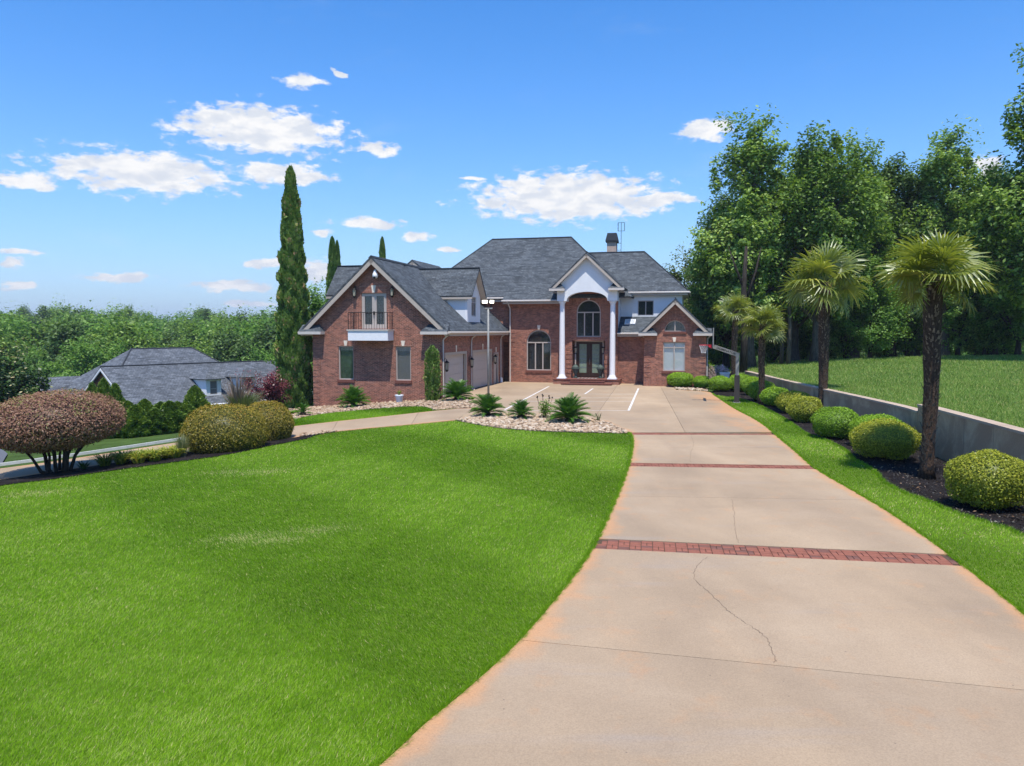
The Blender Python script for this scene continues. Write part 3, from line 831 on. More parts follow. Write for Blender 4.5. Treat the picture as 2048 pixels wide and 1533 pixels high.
# --- windows ---------------------------------------------------------------
def window(frame_fn, base, x0, x1, z0, z1, arch=0.0, mull=(), trans=None, fw=0.06, sill=True, key=None, back='dark', lintel=True, bars=()):
    """frame_fn(name, outline, holes, depth, mat, th, parent) places a plate in the wall plane set back by depth"""
    out = arched(x0, x1, z0, z1, arch) if arch else rect(x0, x1, z0, z1)
    zt = trans if trans else z1
    cells = []
    xs = [x0 + fw] + [m for mm in mull for m in (mm - fw * 0.6, mm + fw * 0.6)] + [x1 - fw]
    for i in range(0, len(xs), 2):
        cells.append(rect(xs[i], xs[i + 1], z0 + fw, zt - (fw * 0.6 if (trans or arch) else fw)))
    if trans and not arch:
        for i in range(0, len(xs), 2):
            cells.append(rect(xs[i], xs[i + 1], zt + fw * 0.6, z1 - fw))
    if arch:
        r = (x1 - x0) / 2 - fw; cx = (x0 + x1) / 2
        zb = zt + fw * 0.6
        if zt < z1 - 0.02:
            cells.append([(cx - r, zb), (cx + r, zb)] + arcpts(cx, z1, r, arch - fw, 0, math.pi, 14))
        elif bars:
            for s in (0, 1):
                a0 = math.pi * s / 2; a1 = a0 + math.pi / 2
                arc = arcpts(cx, zb, r, arch - fw * 1.6, a0 + (0.05 if s else 0), a1 - (0 if s else 0.05), 9)
                cells.append(([(cx + 0.04, zb)] + arc) if s == 0 else ([(cx - 0.04, zb)] + arc)[::1])
        else:
            cells.append(arcpts(cx, zb, r, arch - fw * 1.6, 0, math.pi, 14))
    if arch and z1 <= z0 + 0.02: cells = cells[len(xs) // 2:]
    w_ = frame_fn('window', out, cells, 0.07, MAT['frame'], 0.08, house)
    for c in cells:
        frame_fn('pane', c, [], 0.12, MAT['glass'], 0.012, w_)
    frame_fn('curtain' if back in ('curtain', 'blind', 'greyblind') else 'dim_backing', out, [], 0.185, MAT[back], 0.03, w_)  # without a curtain: dark panel added to stand for the unlit room
    if sill:
        frame_fn('sill', rect(x0 - 0.07, x1 + 0.07, z0 - 0.16, z0 - 0.004), [], -0.07, MAT['sill'], 0.13, w_)
    cx = (x0 + x1) / 2
    ztop = z1 + arch
    if lintel:
        if arch:
            inner = arcpts(cx, z1, (x1 - x0) / 2 + 0.004, arch + 0.004, 0, math.pi, 20)
            outer = arcpts(cx, z1, (x1 - x0) / 2 + 0.26, arch + 0.26, 0, math.pi, 20)
            frame_fn('brick_arch', outer + inner[::-1], [], -0.015, MAT['soldier'], 0.014, w_)
        else:
            frame_fn('lintel', rect(x0 - 0.12, x1 + 0.12, z1 + 0.004, z1 + 0.235), [], -0.015, MAT['soldier'], 0.014, w_)
    if key:
        frame_fn('keystone', [(cx - 0.07, ztop + 0.02), (cx + 0.07, ztop + 0.02), (cx + 0.125, ztop + 0.33), (cx - 0.125, ztop + 0.33)], [], -0.03, MAT['keystone'], 0.028, w_)
    return w_

def ffn(Y):
    return lambda name, out, holes, d, mat, th, par: fplate(name, out, holes, Y + d, mat, th, par)
def rfn(X):
    return lambda name, out, holes, d, mat, th, par: rplate(name, out, holes, X - d, mat, th, par)

def lantern(x, y, z, nx, ny, s=1.0):
    """wall lantern; (nx, ny) points away from the wall"""
    c = Vector((x + nx * 0.16 * s, y + ny * 0.16 * s, z))
    m = MB().lathe([(0.02, 0.34 * s), (0.03, 0.30 * s), (0.12 * s, 0.22 * s), (0.13 * s, 0.20 * s), (0.02, 0.19 * s)], 8)
    m.lathe([(0.03, -0.22 * s), (0.07 * s, -0.17 * s), (0.085 * s, -0.13 * s), (0.02, -0.12 * s)], 8)
    for k in range(4):
        a = math.pi / 4 + k * math.pi / 2
        m.tube([(0.085 * s * math.cos(a), 0.085 * s * math.sin(a), -0.13 * s), (0.11 * s * math.cos(a), 0.11 * s * math.sin(a), 0.20 * s)], 0.010, 4)
    m.tube([(0, 0, 0.33 * s), (-nx * 0.08 * s, -ny * 0.08 * s, 0.42 * s), (-nx * 0.15 * s, -ny * 0.15 * s, 0.30 * s)], 0.014, 6)
    m.tube([(-nx * 0.15 * s, -ny * 0.15 * s, 0.36 * s), (-nx * 0.15 * s, -ny * 0.15 * s, -0.10 * s)], 0.028, 6)
    o = m.build('wall_lantern', MAT['black'], house)
    o.location = c
    MB().lathe([(0.06 * s, -0.12 * s), (0.085 * s, 0.18 * s), (0.01, 0.19 * s)], 8).build('lamp_glass', MAT['lampglass'], o)

def quoins(frame_fn, xs, z0, z1, flip=0):
    z = z0; k = 0
    while z + 0.24 < z1:
        wd = 0.48 if k % 2 == 0 else 0.44
        a, b = (xs, xs + wd) if not flip else (xs - wd, xs)
        frame_fn('quoin', rect(a, b, z, z + 0.27), [], -0.02, BR, 0.019, house)
        z += 0.34; k += 1

def downspout(path, r=0.045):
    MB().tube(path, r, 6).build('downspout', MAT['gutter'], house, smooth=False)

# --- garage wing -------------------------------------------------------------
WY, WX0, WX1, WR = -14.1, -8.55, -0.5, -4.6
RZ, SL = 8.1, 0.93
def wr(x): return RZ - SL * abs(x - WR)
w1, w2, fd = (-6.9, -5.95, 0.96, 2.93), (-3.3, -2.38, 0.96, 2.93), (-5.40, -3.84, 3.95, 6.0)
fplate('wing_front_wall', [(WX0, -1.6), (WX1, -1.6), (WX1, 3.75), (WX1 - 0.02, wr(WX1) - 0.16), (WR, RZ - 0.18), (WX0 + 0.02, wr(WX0) - 0.16), (WX0, 3.75)], [rect(*w1), rect(*w2), rect(*fd)], WY, BR, 0.25)
gd = [(-13.55, -9.3, 0.0, 2.5), (-7.85, -3.15, 0.0, 2.5), (-2.55, -1.35, 0.0, 2.2)]
rplate('garage_side_wall', rect(WY + 0.26, 0.28, -0.5, 4.2), [rect(a, b, -0.02, d) for a, b, c, d in gd], WX1, BR, 0.25)
lplate('wing_left_wall', rect(WY + 0.26, 0.28, -2.2, 4.2), [], WX0, BR, 0.25)
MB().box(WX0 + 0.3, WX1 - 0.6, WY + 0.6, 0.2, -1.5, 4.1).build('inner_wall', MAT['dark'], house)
window(ffn(WY), 0, *w1, sill=True, key=True, back='curtain')
window(ffn(WY), 0, *w2, sill=True, key=True, back='greyblind')
# french doors behind the balcony
dmid = (fd[0] + fd[1]) / 2
fw_ = fplate('french_door', rect(*fd), [rect(fd[0] + 0.18, dmid - 0.14, fd[2] + 0.25, fd[3] - 0.16), rect(dmid + 0.14, fd[1] - 0.18, fd[2] + 0.25, fd[3] - 0.16)], WY + 0.06, MAT['frame'], 0.08)
for a, b in ((fd[0] + 0.18, dmid - 0.14), (dmid + 0.14, fd[1] - 0.18)):
    fplate('pane', rect(a, b, fd[2] + 0.25, fd[3] - 0.16), [], WY + 0.10, MAT['glass'], 0.012, fw_)
fplate('dim_backing', rect(*fd), [], WY + 0.18, MAT['dark'], 0.03, fw_)
MB().box(dmid - 0.05, dmid - 0.02, WY - 0.02, WY + 0.05, 4.75, 4.95).box(dmid + 0.02, dmid + 0.05, WY - 0.02, WY + 0.05, 4.75, 4.95).build('handle', MAT['black'], fw_)
fplate('lintel', [(fd[0] - 0.05, 6.02), (fd[1] + 0.05, 6.02), (fd[1] + 0.12, 6.42), (fd[0] - 0.12, 6.42)], [], WY - 0.015, MAT['soldier'], 0.014, fw_)
fplate('keystone', [(dmid - 0.08, 6.03), (dmid + 0.08, 6.03), (dmid + 0.15, 6.45), (dmid - 0.15, 6.45)], [], WY - 0.035, MAT['keystone'], 0.018, fw_)
lantern(-5.75, WY, 5.98, 0, -1, 1.15)
lantern(-3.42, WY, 5.98, 0, -1, 1.15)
# balcony
BP = 0.88
bal = MB().box(-5.86, -3.42, WY - BP, WY - 0.003, 3.27, 3.83).build('balcony', MAT['white'], house)
MB().box(-5.92, -3.36, WY - BP - 0.05, WY - 0.003, 3.833, 3.90).build('balcony_floor', MAT['gutter'], bal)
for i in range(16):
    x = -5.84 + i * (2.40 / 15)
    MB().tube([(x, WY - BP + 0.02, 3.90), (x, WY - BP + 0.02, 4.86)], 0.012 if i % 15 else 0.022, 5).build('baluster', MAT['black'], bal)
for x in (-5.84, -3.44):
    for k in range(4):
        y = WY - 0.06 - k * 0.15
        MB().tube([(x, y, 3.90), (x, y, 4.86)], 0.012, 5).build('baluster', MAT['black'], bal)
MB().tube([(-5.84, WY - 0.01, 4.87), (-5.84, WY - BP + 0.02, 4.87), (-3.44, WY - BP + 0.02, 4.87), (-3.44, WY - 0.01, 4.87)], 0.020, 6).build('handrail', MAT['black'], bal)
# dome camera under the ridge
cm = MB().lathe([(0.05, 0.30), (0.08, 0.26), (0.10, 0.16), (0.155, 0.06), (0.165, -0.05), (0.14, -0.14), (0.06, -0.19)], 12).build('dome_camera', MAT['white'], house, smooth=True)
cm.location = (-4.42, WY - 0.22, 7.02)
MB().lathe([(0.075, 0.0), (0.08, 0.02), (0.06, 0.07), (0.02, 0.09)], 10).build('lens', MAT['black'], cm).location = (0, -0.10, -0.14)
cm.children[0].rotation_euler = (rad(100), 0, 0)
MB().tube([(-4.42, WY + 0.02, 7.34), (-4.42, WY - 0.22, 7.34), (-4.42, WY - 0.22, 7.28)], 0.03, 6).build('camera_bracket', MAT['white'], house)
quoins(ffn(WY), WX0, -0.9, 2.7)
quoins(ffn(WY), WX1, -0.1, 2.7, 1)
# wing roof
E0, E1 = -9.2, 0.0
OV = -0.40
YF = WY + OV
ze = wr(E1)
roofw = slopebox('wing_roof', [(WR, YF, RZ), (E1, YF, ze), (E1, 2.2, ze), (WR, 2.2, RZ)][::1])
slopebox('roof_slope', [(E0, YF, ze), (WR, YF, RZ), (WR, 2.2, RZ), (E0, 2.2, ze)], par=roofw)
MB().slab([(WR, YF - 0.01, RZ + 0.045), (WR + 0.16, YF - 0.01, RZ - 0.10), (WR + 0.16, 2.0, RZ - 0.10), (WR, 2.0, RZ + 0.045)], 0.02).slab([(WR - 0.16, YF - 0.01, RZ - 0.10), (WR, YF - 0.01, RZ + 0.045), (WR, 2.0, RZ + 0.045), (WR - 0.16, 2.0, RZ - 0.10)], 0.02).build('ridge_cap', MAT['ridge'], roofw)
def rake(xa, za, xb, zb, y, par, w_=0.20, th=0.05):
    """sloping fascia board under the edge of a gable roof"""
    d = Vector((xb - xa, 0, zb - za)).normalized(); n = Vector((-d.z, 0, d.x))
    if n.z > 0: n = -n
    a, b = Vector((xa, y, za)), Vector((xb, y, zb))
    p = [a, b, b + n * w_, a + n * w_]
    q = [v + Vector((0, th, 0)) for v in p]
    MB().add(p + q, [(0, 1, 2, 3), (7, 6, 5, 4), (0, 4, 5, 1), (1, 5, 6, 2), (2, 6, 7, 3), (3, 7, 4, 0)]).build('fascia', MAT['trim'], par)
def rake_soffit(xa, za, xb, zb, y0, y1, par):
    s = 1 if xb > xa else -1
    pts = [(xa, y0, za), (xb, y0, zb), (xb, y1, zb), (xa, y1, za)]
    MB().slab(pts if s > 0 else pts[::-1], 0.03).build('soffit', MAT['trim'], par)
dz = 0.13 / math.cos(math.atan(SL))
rake(WR, RZ - dz + 0.02, E1, ze - dz + 0.02, YF + 0.012, roofw, 0.22)
rake(WR, RZ - dz + 0.02, E0, ze - dz + 0.02, YF + 0.012, roofw, 0.22)
rake_soffit(WR, RZ - dz - 0.02, E1, ze - dz - 0.02, YF + 0.07, WY - 0.003, roofw)
rake_soffit(WR, RZ - dz - 0.02, E0, ze - dz - 0.02, YF + 0.07, WY - 0.003, roofw)
def gutter(p, q, par, s=0.11):
    MB().tube([p, q], s * 0.62, 6).build('gutter', MAT['gutter'], par)
MB().box(-0.248, -0.02, WY + 0.01, 0.2, 3.52, 3.62).box(-0.07, -0.02, WY - 0.28, 0.2, 3.62, 3.74).build('soffit', MAT['trim'], roofw)
MB().box(E0 + 0.02, WX0 - 0.003, WY + 0.01, 0.2, 3.52, 3.62).build('soffit', MAT['trim'], roofw)
gutter((0.045, YF, 3.73), (0.045, 0.15, 3.73), roofw)
gutter((E0 - 0.045, YF, 3.73), (E0 - 0.045, 0.2, 3.73), roofw)
def gable_return(x0, x1, yw, z, par, inner=1, dp=0.55, hh=0.42):
    """little hipped roof return at the foot of a gable"""
    yf = yw - dp
    MB().box(x0, x1, yf, yw - 0.003, z - 0.16, z).build('cornice_return', MAT['gutter'], par)
    a, b = (x0 + 0.05, x1 - 0.32) if inner > 0 else (x0 + 0.32, x1 - 0.05)
    MB().add([(x0, yf, z + 0.004), (x1, yf, z + 0.004), (x1, yw - 0.003, z + 0.004), (x0, yw - 0.003, z + 0.004), (a, yw - 0.003, z + hh), (b, yw - 0.003, z + hh)],
             [(0, 1, 5, 4), (1, 2, 5), (3, 0, 4), (2, 3, 4, 5), (3, 2, 1, 0)]).build('return_roof', MAT['shingle'], par, uv=True)
gable_return(E0, -7.75, WY, 3.78, roofw, 1)
gable_return(-1.60, E1, WY, 3.78, roofw, -1)
downspout([(-0.02, WY + 0.08, 3.66), (-0.30, WY + 0.03, 3.45), (-0.43, WY + 0.06, 3.30), (-0.43, WY + 0.06, 0.05)])
downspout([(-0.02, -8.15, 3.66), (-0.36, -8.35, 3.40), (-0.44, -8.35, 3.2), (-0.44, -8.35, 0.15), (-0.25, -8.35, 0.05)])
downspout([(-0.02, -0.55, 3.66), (-0.36, -0.75, 3.42), (-0.44, -0.75, 3.2), (-0.44, -0.75, 0.3)])
MB().lathe([(0.10, 0.03), (0.10, 0.34), (0.07, 0.40)], 10, (-0.40, -0.75)).build('drain_pipe', MAT['white'], house)
# garage doors: four sections each
for a, b, c, d in gd[:2]:
    g = rplate('garage_door', rect(a + 0.10, b - 0.10, 0.02, d - 0.10), [], WX1 - 0.20, MAT['garage'], 0.03)
    for k in range(4):
        z0 = 0.03 + k * (d - 0.12) / 4
        rplate('door_panel', rect(a + 0.10, b - 0.10, z0, z0 + (d - 0.12) / 4 - 0.018), [], WX1 - 0.175, MAT['garage'], 0.024, g)
    rplate('door_frame', rect(a - 0.06, b + 0.06, 0.0, d + 0.06), [rect(a + 0.10, b - 0.10, -0.01, d - 0.10)], WX1 + 0.02, MAT['trim'], 0.16, g)
    m = (a + b) / 2
    rplate('keystone', [(m - 0.07, d + 0.07), (m + 0.07, d + 0.07), (m + 0.12, d + 0.45), (m - 0.12, d + 0.45)], [], WX1 + 0.03, MAT['keystone'], 0.028, g)
    rplate('lintel', rect(a - 0.06, b + 0.06, d + 0.065, d + 0.30), [], WX1 + 0.014, MAT['soldier'], 0.013, g)
a, b, c, d = gd[2]
g = rplate('side_door', rect(a, b, 0.02, d), [], WX1 - 0.12, MAT['garage'], 0.05)
rplate('door_frame', rect(a - 0.08, b + 0.08, 0.0, d + 0.08), [rect(a + 0.05, b - 0.05, -0.01, d - 0.05)], WX1 + 0.02, MAT['trim'], 0.10, g)
rplate('keystone', [(-2.02, 2.3), (-1.88, 2.3), (-1.83, 2.65), (-2.07, 2.65)], [], WX1 + 0.03, MAT['keystone'], 0.028, g)
for y in (-13.8, -8.75, -2.88):
    lantern(WX1, y, 1.75, 1, 0, 1.25)
# right dormer (faces the drive) and left dormer
def dormer(xf, yc, hw, zb, zt, zr, ov, side, rakecol=MAT['trim']):
    """gable dormer on the wing roof; side +1 faces +x, -1 faces -x"""
    xin = WR
    o = None
    xb = WR + side * (RZ - zt) / SL
    nm = 'dormer'
    pl = rplate if side > 0 else (lambda n, ol, h, X, m, th=0.2, par=house: plate(n, [(-p[0], p[1]) for p in ol][::-1], [[(-p[0], p[1]) for p in q][::-1] for q in h], (X, 0, 0), (0, -1, 0), ZU, th, m, par))
    win = rect(yc - 0.55, yc + 0.55, zb + 0.42, zt - 0.02)
    o = pl(nm, [(yc - hw, zb - 0.35), (yc + hw, zb - 0.35), (yc + hw, zt), (yc, zr - 0.28), (yc - hw, zt)], [win], xf, MAT['white'], 0.15)
    fr = pl('window', win, [rect(yc - 0.48, yc - 0.04, zb + 0.50, zt - 0.40), rect(yc + 0.04, yc + 0.48, zb + 0.50, zt - 0.40), rect(yc - 0.48, yc - 0.04, zt - 0.34, zt - 0.09), rect(yc + 0.04, yc + 0.48, zt - 0.34, zt - 0.09)], xf - side * 0.04, MAT['frame'], 0.06, o)
    pl('pane', rect(yc - 0.50, yc + 0.50, zb + 0.46, zt - 0.06), [], xf - side * 0.075, MAT['glass'], 0.012, o)
    pl('dim_backing', win, [], xf - side * 0.12, MAT['dark'], 0.02, o)
    for s in (-1, 1):
        y = yc + s * hw
        cheek = [(xf - side * 0.155, y, zb - 0.3), (xf - side * 0.155, y, zt + 0.05), (xb - side * 0.2, y, zt + 0.05)]
        q = [(p[0], y - s * 0.12, p[2]) for p in cheek]
        f = [(0, 1, 2), (5, 4, 3), (0, 3, 4, 1), (1, 4, 5, 2), (2, 5, 3, 0)]
        MB().add(cheek + q, f).build('cheek_wall', MAT['stucco'], o)
    k = (zr - zt) / (hw + ov)
    zev = zr - k * (hw + ov)
    xo = xf + side * 0.40
    xr = WR + side * (RZ - zr) / SL - side * 0.4
    for s in (-1, 1):
        pts = [(xr, yc, zr), (xo, yc, zr), (xo, yc + s * (hw + ov), zev), (WR + side * ((RZ - zev) / SL) - side * 0.35, yc + s * (hw + ov), zev)]
        n = (Vector(pts[1]) - Vector(pts[0])).cross(Vector(pts[2]) - Vector(pts[0]))
        if n.z < 0: pts = pts[::-1]
        MB().slab(pts, 0.08).build('dormer_roof', MAT['shingle'], o, uv=True)
        p2 = [(p[0] if abs(p[0] - xo) > 0.01 else xo - side * 0.03, p[1], p[2] - 0.14) for p in pts]
        MB().slab(p2, 0.04).build('soffit', MAT['trim'], o)
        p3 = [p for p in pts if abs(p[0] - xo) < 0.01]
        ye = yc + s * (hw + ov)
        MB().box(min(xo, xb), max(xo, xb) - 0.001, min(ye, ye - s * 0.04), max(ye, ye - s * 0.04), zev - 0.22, zev - 0.10).build('fascia', MAT['trim'], o)
    MB().box(min(xr, xo), max(xr, xo), yc - 0.10, yc + 0.10, zr - 0.02, zr + 0.03).build('ridge_cap', MAT['ridge'], o)
dormer(-0.62, -7.15, 1.5, 4.35, 6.05, 7.92, 0.25, 1)
dormer(-8.55, -9.8, 1.5, 4.35, 6.05, 7.98, 0.25, -1)
# small cross gable behind the wing ridge
cg = fplate('rear_gable_wall', [(-9.0, 6.0), (-5.0, 6.0), (-5.0, 7.4), (-7.0, 8.95), (-9.0, 7.4)], [], -1.3, BR, 0.2)
for s in (-1, 1):
    pts = [(-7.0, -1.6, 9.10), (-7.0 + s * 2.4, -1.6, 9.10 - 2.4 * 0.78), (-7.0 + s * 2.4, 4.6, 9.10 - 2.4 * 0.78), (-7.0, 4.6, 9.10)]
    if s < 0: pts = pts[::-1]
    MB().slab(pts, 0.1).build('gable_roof', MAT['shingle'], cg, uv=True)
    rake(-7.0, 8.96, -7.0 + s * 2.4, 8.96 - 2.4 * 0.78, -1.59, cg, 0.16)

# --- main block ---------------------------------------------------------------
aw = (1.34, 3.18, 0.92, 2.99)
fplate('facade_wall', rect(0.0, 3.92, -0.4, 5.95), [arched(*aw)], 0.0, BR, 0.25)
rplate('bump_side', rect(0.26, 0.45, -0.4, 5.9), [], 0.22, BR, 0.1)
fplate('upper_wall', rect(-8.0, 0.10, 3.0, 6.1), [], 0.30, BR, 0.22)
MB().box(-7.95, 8.0, 0.95, 9.9, -1.0, 6.05).build('main_wall', BR, house, uv=True)
window(ffn(0.0), 0, *aw, arch=0.92, mull=(1.99, 2.55), trans=2.99 - 0.02, fw=0.07, key=True)
quoins(ffn(0.0), 0.02, 0.6, 4.2)
MB().box(0.02, 3.9, -0.045, -0.003, -0.1, 0.36).build('water_table', BR, house, uv=True)
PZ, PS = 11.19, 0.945
rz0 = 6.28; ry0 = 5 - (PZ - rz0) / PS
rl, rr = -2.63, 3.85
run = (PZ - rz0) / PS
mroof = MB().slab([(rl - run, ry0, rz0), (rr + run, ry0, rz0), (rr, 5, PZ), (rl, 5, PZ)], 0.12).build('main_roof', MAT['shingle'], house, uv=True)
MB().slab([(rl - run, 5 + run, rz0), (rl - run, ry0, rz0), (rl, 5, PZ)], 0.12).build('hip_slope', MAT['shingle'], mroof, uv=True)
MB().slab([(rr + run, ry0, rz0), (rr + run, 5 + run, rz0), (rr, 5, PZ)], 0.12).build('hip_slope', MAT['shingle'], mroof, uv=True)
MB().slab([(rr + run, 5 + run, rz0), (rl - run, 5 + run, rz0), (rl, 5, PZ), (rr, 5, PZ)], 0.12).build('roof_slope', MAT['shingle'], mroof, uv=True)
MB().slab([(-0.35, -0.66, 6.06), (3.95, -0.66, 6.06), (3.95, ry0 + 0.3, rz0 + 0.3 * PS + 0.004), (-0.35, ry0 + 0.3, rz0 + 0.3 * PS + 0.004)], 0.12).build('roof_skirt', MAT['shingle'], mroof, uv=True)
MB().tube([(rl, 5, PZ), (rr, 5, PZ)], 0.07, 6).build('ridge_cap', MAT['ridge'], mroof)
for a, b in (((rl, 5, PZ), (rl - run, ry0, rz0)), ((rr, 5, PZ), (rr + run * 0.62, 5 - run * 0.62, PZ - run * 0.62 * PS))):
    MB().tube([a, b], 0.05, 6).build('hip_cap', MAT['ridge'], mroof)
zs = 6.06
MB().box(-0.33, 3.9, -0.62, -0.003, zs - 0.26, zs - 0.15).build('soffit', MAT['trim'], mroof)
MB().box(-8.0, -0.36, ry0, 0.297, 5.98, 6.1).build('soffit', MAT['trim'], mroof)
gutter((-0.40, -0.71, zs - 0.05), (3.92, -0.71, zs - 0.05), mroof)
gutter((-6.0, ry0 - 0.05, rz0 - 0.05), (-0.02, ry0 - 0.05, rz0 - 0.05), mroof)
downspout([(0.02, -0.67, zs - 0.12), (0.10, -0.12, zs - 0.55), (0.10, -0.07, zs - 0.8), (0.10, -0.07, 0.05)], 0.05)

# --- entry and portico -----------------------------------------------------------
ew = (5.05, 6.81, 3.40, 5.19)
fplate('entry_wall', rect(3.925, 8.05, -0.3, 6.95), [arched(*ew), rect(4.72, 7.12, -0.2, 3.12)], 0.05, BR, 0.24)
window(ffn(0.05), 0, *ew, arch=0.88, mull=(5.62, 6.24), trans=5.17, fw=0.07, key=True, sill=False)
fplate('lintel', rect(4.80, 7.05, 3.124, 3.37), [], 0.035, MAT['soldier'], 0.014)
MB().box(4.4, 7.4, 0.75, 0.95, 0.0, 3.3).build('recess_wall', BR, house, uv=True)
for x0, x1 in ((4.60, 4.718), (7.122, 7.24)):
    MB().box(x0, x1, 0.295, 0.75, 0.0, 3.2).build('recess_wall', BR, house, uv=True)
MB().box(4.6, 7.24, 0.292, 0.75, 3.14, 3.24).build('recess_ceiling', MAT['trim'], house)
door = fplate('front_door', rect(4.95, 6.90, 0.42, 3.03), [rect(5.19, 5.72, 0.75, 2.86), rect(6.13, 6.66, 0.75, 2.86)], 0.62, MAT['mahogany'], 0.07)
fplate('door_frame', rect(4.86, 6.99, 0.42, 3.12), [rect(4.95, 6.90, 0.40, 3.03)], 0.56, MAT['frame'], 0.14, door)
for a, b in ((5.19, 5.72), (6.13, 6.66)):
    pn = fplate('pane', rect(a, b, 0.75, 2.86), [], 0.655, MAT['doorglass'], 0.02, door)
    for k in range(5):
        z = 1.15 + k * 0.32
        for q in range(4):
            x = a + 0.07 + q * 0.13
            MB().tube([(x - 0.05, 0.648, z), (x, 0.648, z + 0.05), (x + 0.05, 0.648, z), (x, 0.648, z - 0.05), (x - 0.05, 0.648, z)], 0.008, 4).build('glass_ornament', MAT['chrome'], door)
MB().tube([(5.97, 0.60, 1.25), (5.97, 0.54, 1.35), (5.97, 0.54, 1.75), (5.97, 0.60, 1.85)], 0.018, 6).build('handle', MAT['chrome'], door)
MB().box(5.915, 5.935, 0.605, 0.619, 0.42, 3.03).build('astragal', MAT['mahogany'], door)
lantern(4.72 + 0.0, 0.62, 2.35, 1, 0, 1.2)
lantern(7.12, 0.62, 2.35, -1, 0, 1.2)
quoins(ffn(0.05), 4.28, 0.75, 3.0)
quoins(ffn(0.05), 7.56, 0.75, 3.0, 1)
porch = MB().box(3.62, 8.32, -1.45, 0.04, -0.3, 0.33).build('porch', BR, house, uv=True)
MB().box(3.58, 8.36, -1.49, 0.60, 0.333, 0.40).build('porch_floor', MAT['sill'], porch)
MB().box(4.35, 7.85, -2.35, -1.495, -0.1, 0.10).build('step', BR, porch, uv=True)
MB().box(4.32, 7.88, -2.39, -1.495, 0.103, 0.155).build('step_tread', MAT['sill'], porch)
MB().box(4.9, 7.3, -1.95, -1.495, 0.158, 0.24).build('step', BR, porch, uv=True)
MB().box(4.87, 7.33, -1.98, -1.495, 0.243, 0.285).build('step_tread', MAT['sill'], porch)
for x in (4.16, 7.78):
    cb = MB().lathe([(0.30, 0.40), (0.30, 0.50), (0.26, 0.53), (0.27, 0.58), (0.22, 0.64), (0.205, 0.75), (0.205, 2.2), (0.175, 5.55), (0.17, 5.70), (0.20, 5.73), (0.18, 5.77), (0.25, 5.84), (0.27, 5.94)], 28, (x, -0.92)).build('column', MAT['white'], house, smooth=True)
    MB().box(x - 0.33, x + 0.33, -1.25, -0.59, 0.403, 0.48).build('column_plinth', MAT['white'], cb)
arc = [(4.52, 5.945)] + [p for p in arcpts(5.97, 6.02, 1.44, 0.58, math.pi, 0, 24)] + [(7.42, 5.945)]
ped = plate('pediment', [(3.83, 5.945)] + arc + [(8.12, 5.945), (8.12, 6.95), (5.97, 9.08), (3.83, 6.95)], [], (0, -1.22, 0), XU, ZU, 0.58, MAT['stucco'], house)
for x0, x1 in ((3.83, 4.48), (7.46, 8.12)):
    MB().box(x0, x1, -0.637, 0.047, 5.945, 6.95).build('side_beam', MAT['stucco'], ped)
MB().box(4.49, 7.45, -0.636, 0.046, 6.7, 6.8).build('portico_ceiling', MAT['white'], ped)
oa = arcpts(5.97, 6.02, 1.44, 0.58, math.pi, 0, 24); ob = arcpts(5.97, 6.02, 1.49, 0.64, 0, math.pi, 24)
PA = (5.97, 9.36); PE = 6.86
for s in (-1, 1):
    pts = [(5.97, -1.60, 9.36), (5.97 + s * 2.62, -1.60, PE), (5.97 + s * 2.62, 2.4, PE), (5.97, 4.4, 9.36)]
    if s < 0: pts = pts[::-1]
    MB().slab(pts, 0.10).build('portico_roof', MAT['shingle'], ped, uv=True)
    rake(5.97, 9.22, 5.97 + s * 2.62, PE - 0.14, -1.59, ped, 0.17)
    rake_soffit(5.97, 9.17, 5.97 + s * 2.62, PE - 0.19, -1.53, -1.223, ped)
    MB().box(*sorted((5.97 + s * 2.60, 5.97 + s * 2.16)), -0.60, 1.6, PE - 0.30, PE - 0.22).build('soffit', MAT['trim'], ped)
MB().tube([(5.97, -1.61, 9.37), (5.97, 3.6, 9.37)], 0.05, 6).build('ridge_cap', MAT['ridge'], ped)
gable_return(3.32, 4.42, -1.22, 6.82, ped, 1, 0.42, 0.36)
gable_return(7.52, 8.62, -1.22, 6.82, ped, -1, 0.42, 0.36)
rplate('entry_side_wall', rect(0.30, 2.2, 3.0, 6.9), [], 8.05, MAT['stucco'], 0.2)
lplate('entry_left_side', rect(0.30, 1.0, 5.0, 6.95), [], 3.925, MAT['stucco'], 0.1)

# --- right hand part ----------------------------------------------------------------
fplate('hall_wall', rect(8.06, 10.04, -0.4, 3.52), [], 0.20, BR, 0.22)
MB().box(8.06, 9.98, 0.155, 0.197, -0.1, 0.36).build('water_table', BR, house, uv=True)
sw = (9.30, 10.46, 4.96, 6.06)
fplate('upper_stucco_wall', rect(8.055, 12.5, 3.6, 6.62), [rect(*sw)], 2.0, MAT['stucco'], 0.2)
rplate('upper_side_wall', rect(2.2, 8.0, 3.0, 6.62), [], 12.5, MAT['stucco'], 0.2)
MB().box(8.1, 12.25, 2.5, 8.0, -0.5, 6.5).build('rear_wall', MAT['stucco'], house)
window(ffn(2.0), 0, *sw, mull=(9.88,), sill=False, lintel=False)
SZ, SR = 9.92, 0.945
srun = (SZ - 6.67) / SR
r2 = MB().slab([(5.0, 5 - srun, 6.67), (9.56 + srun, 5 - srun, 6.67), (9.56, 5, SZ), (5.0, 5, SZ)], 0.12).build('right_roof', MAT['shingle'], house, uv=True)
MB().slab([(9.56 + srun, 5 - srun, 6.67), (9.56 + srun, 5 + srun, 6.67), (9.56, 5, SZ)], 0.12).build('hip_slope', MAT['shingle'], r2, uv=True)
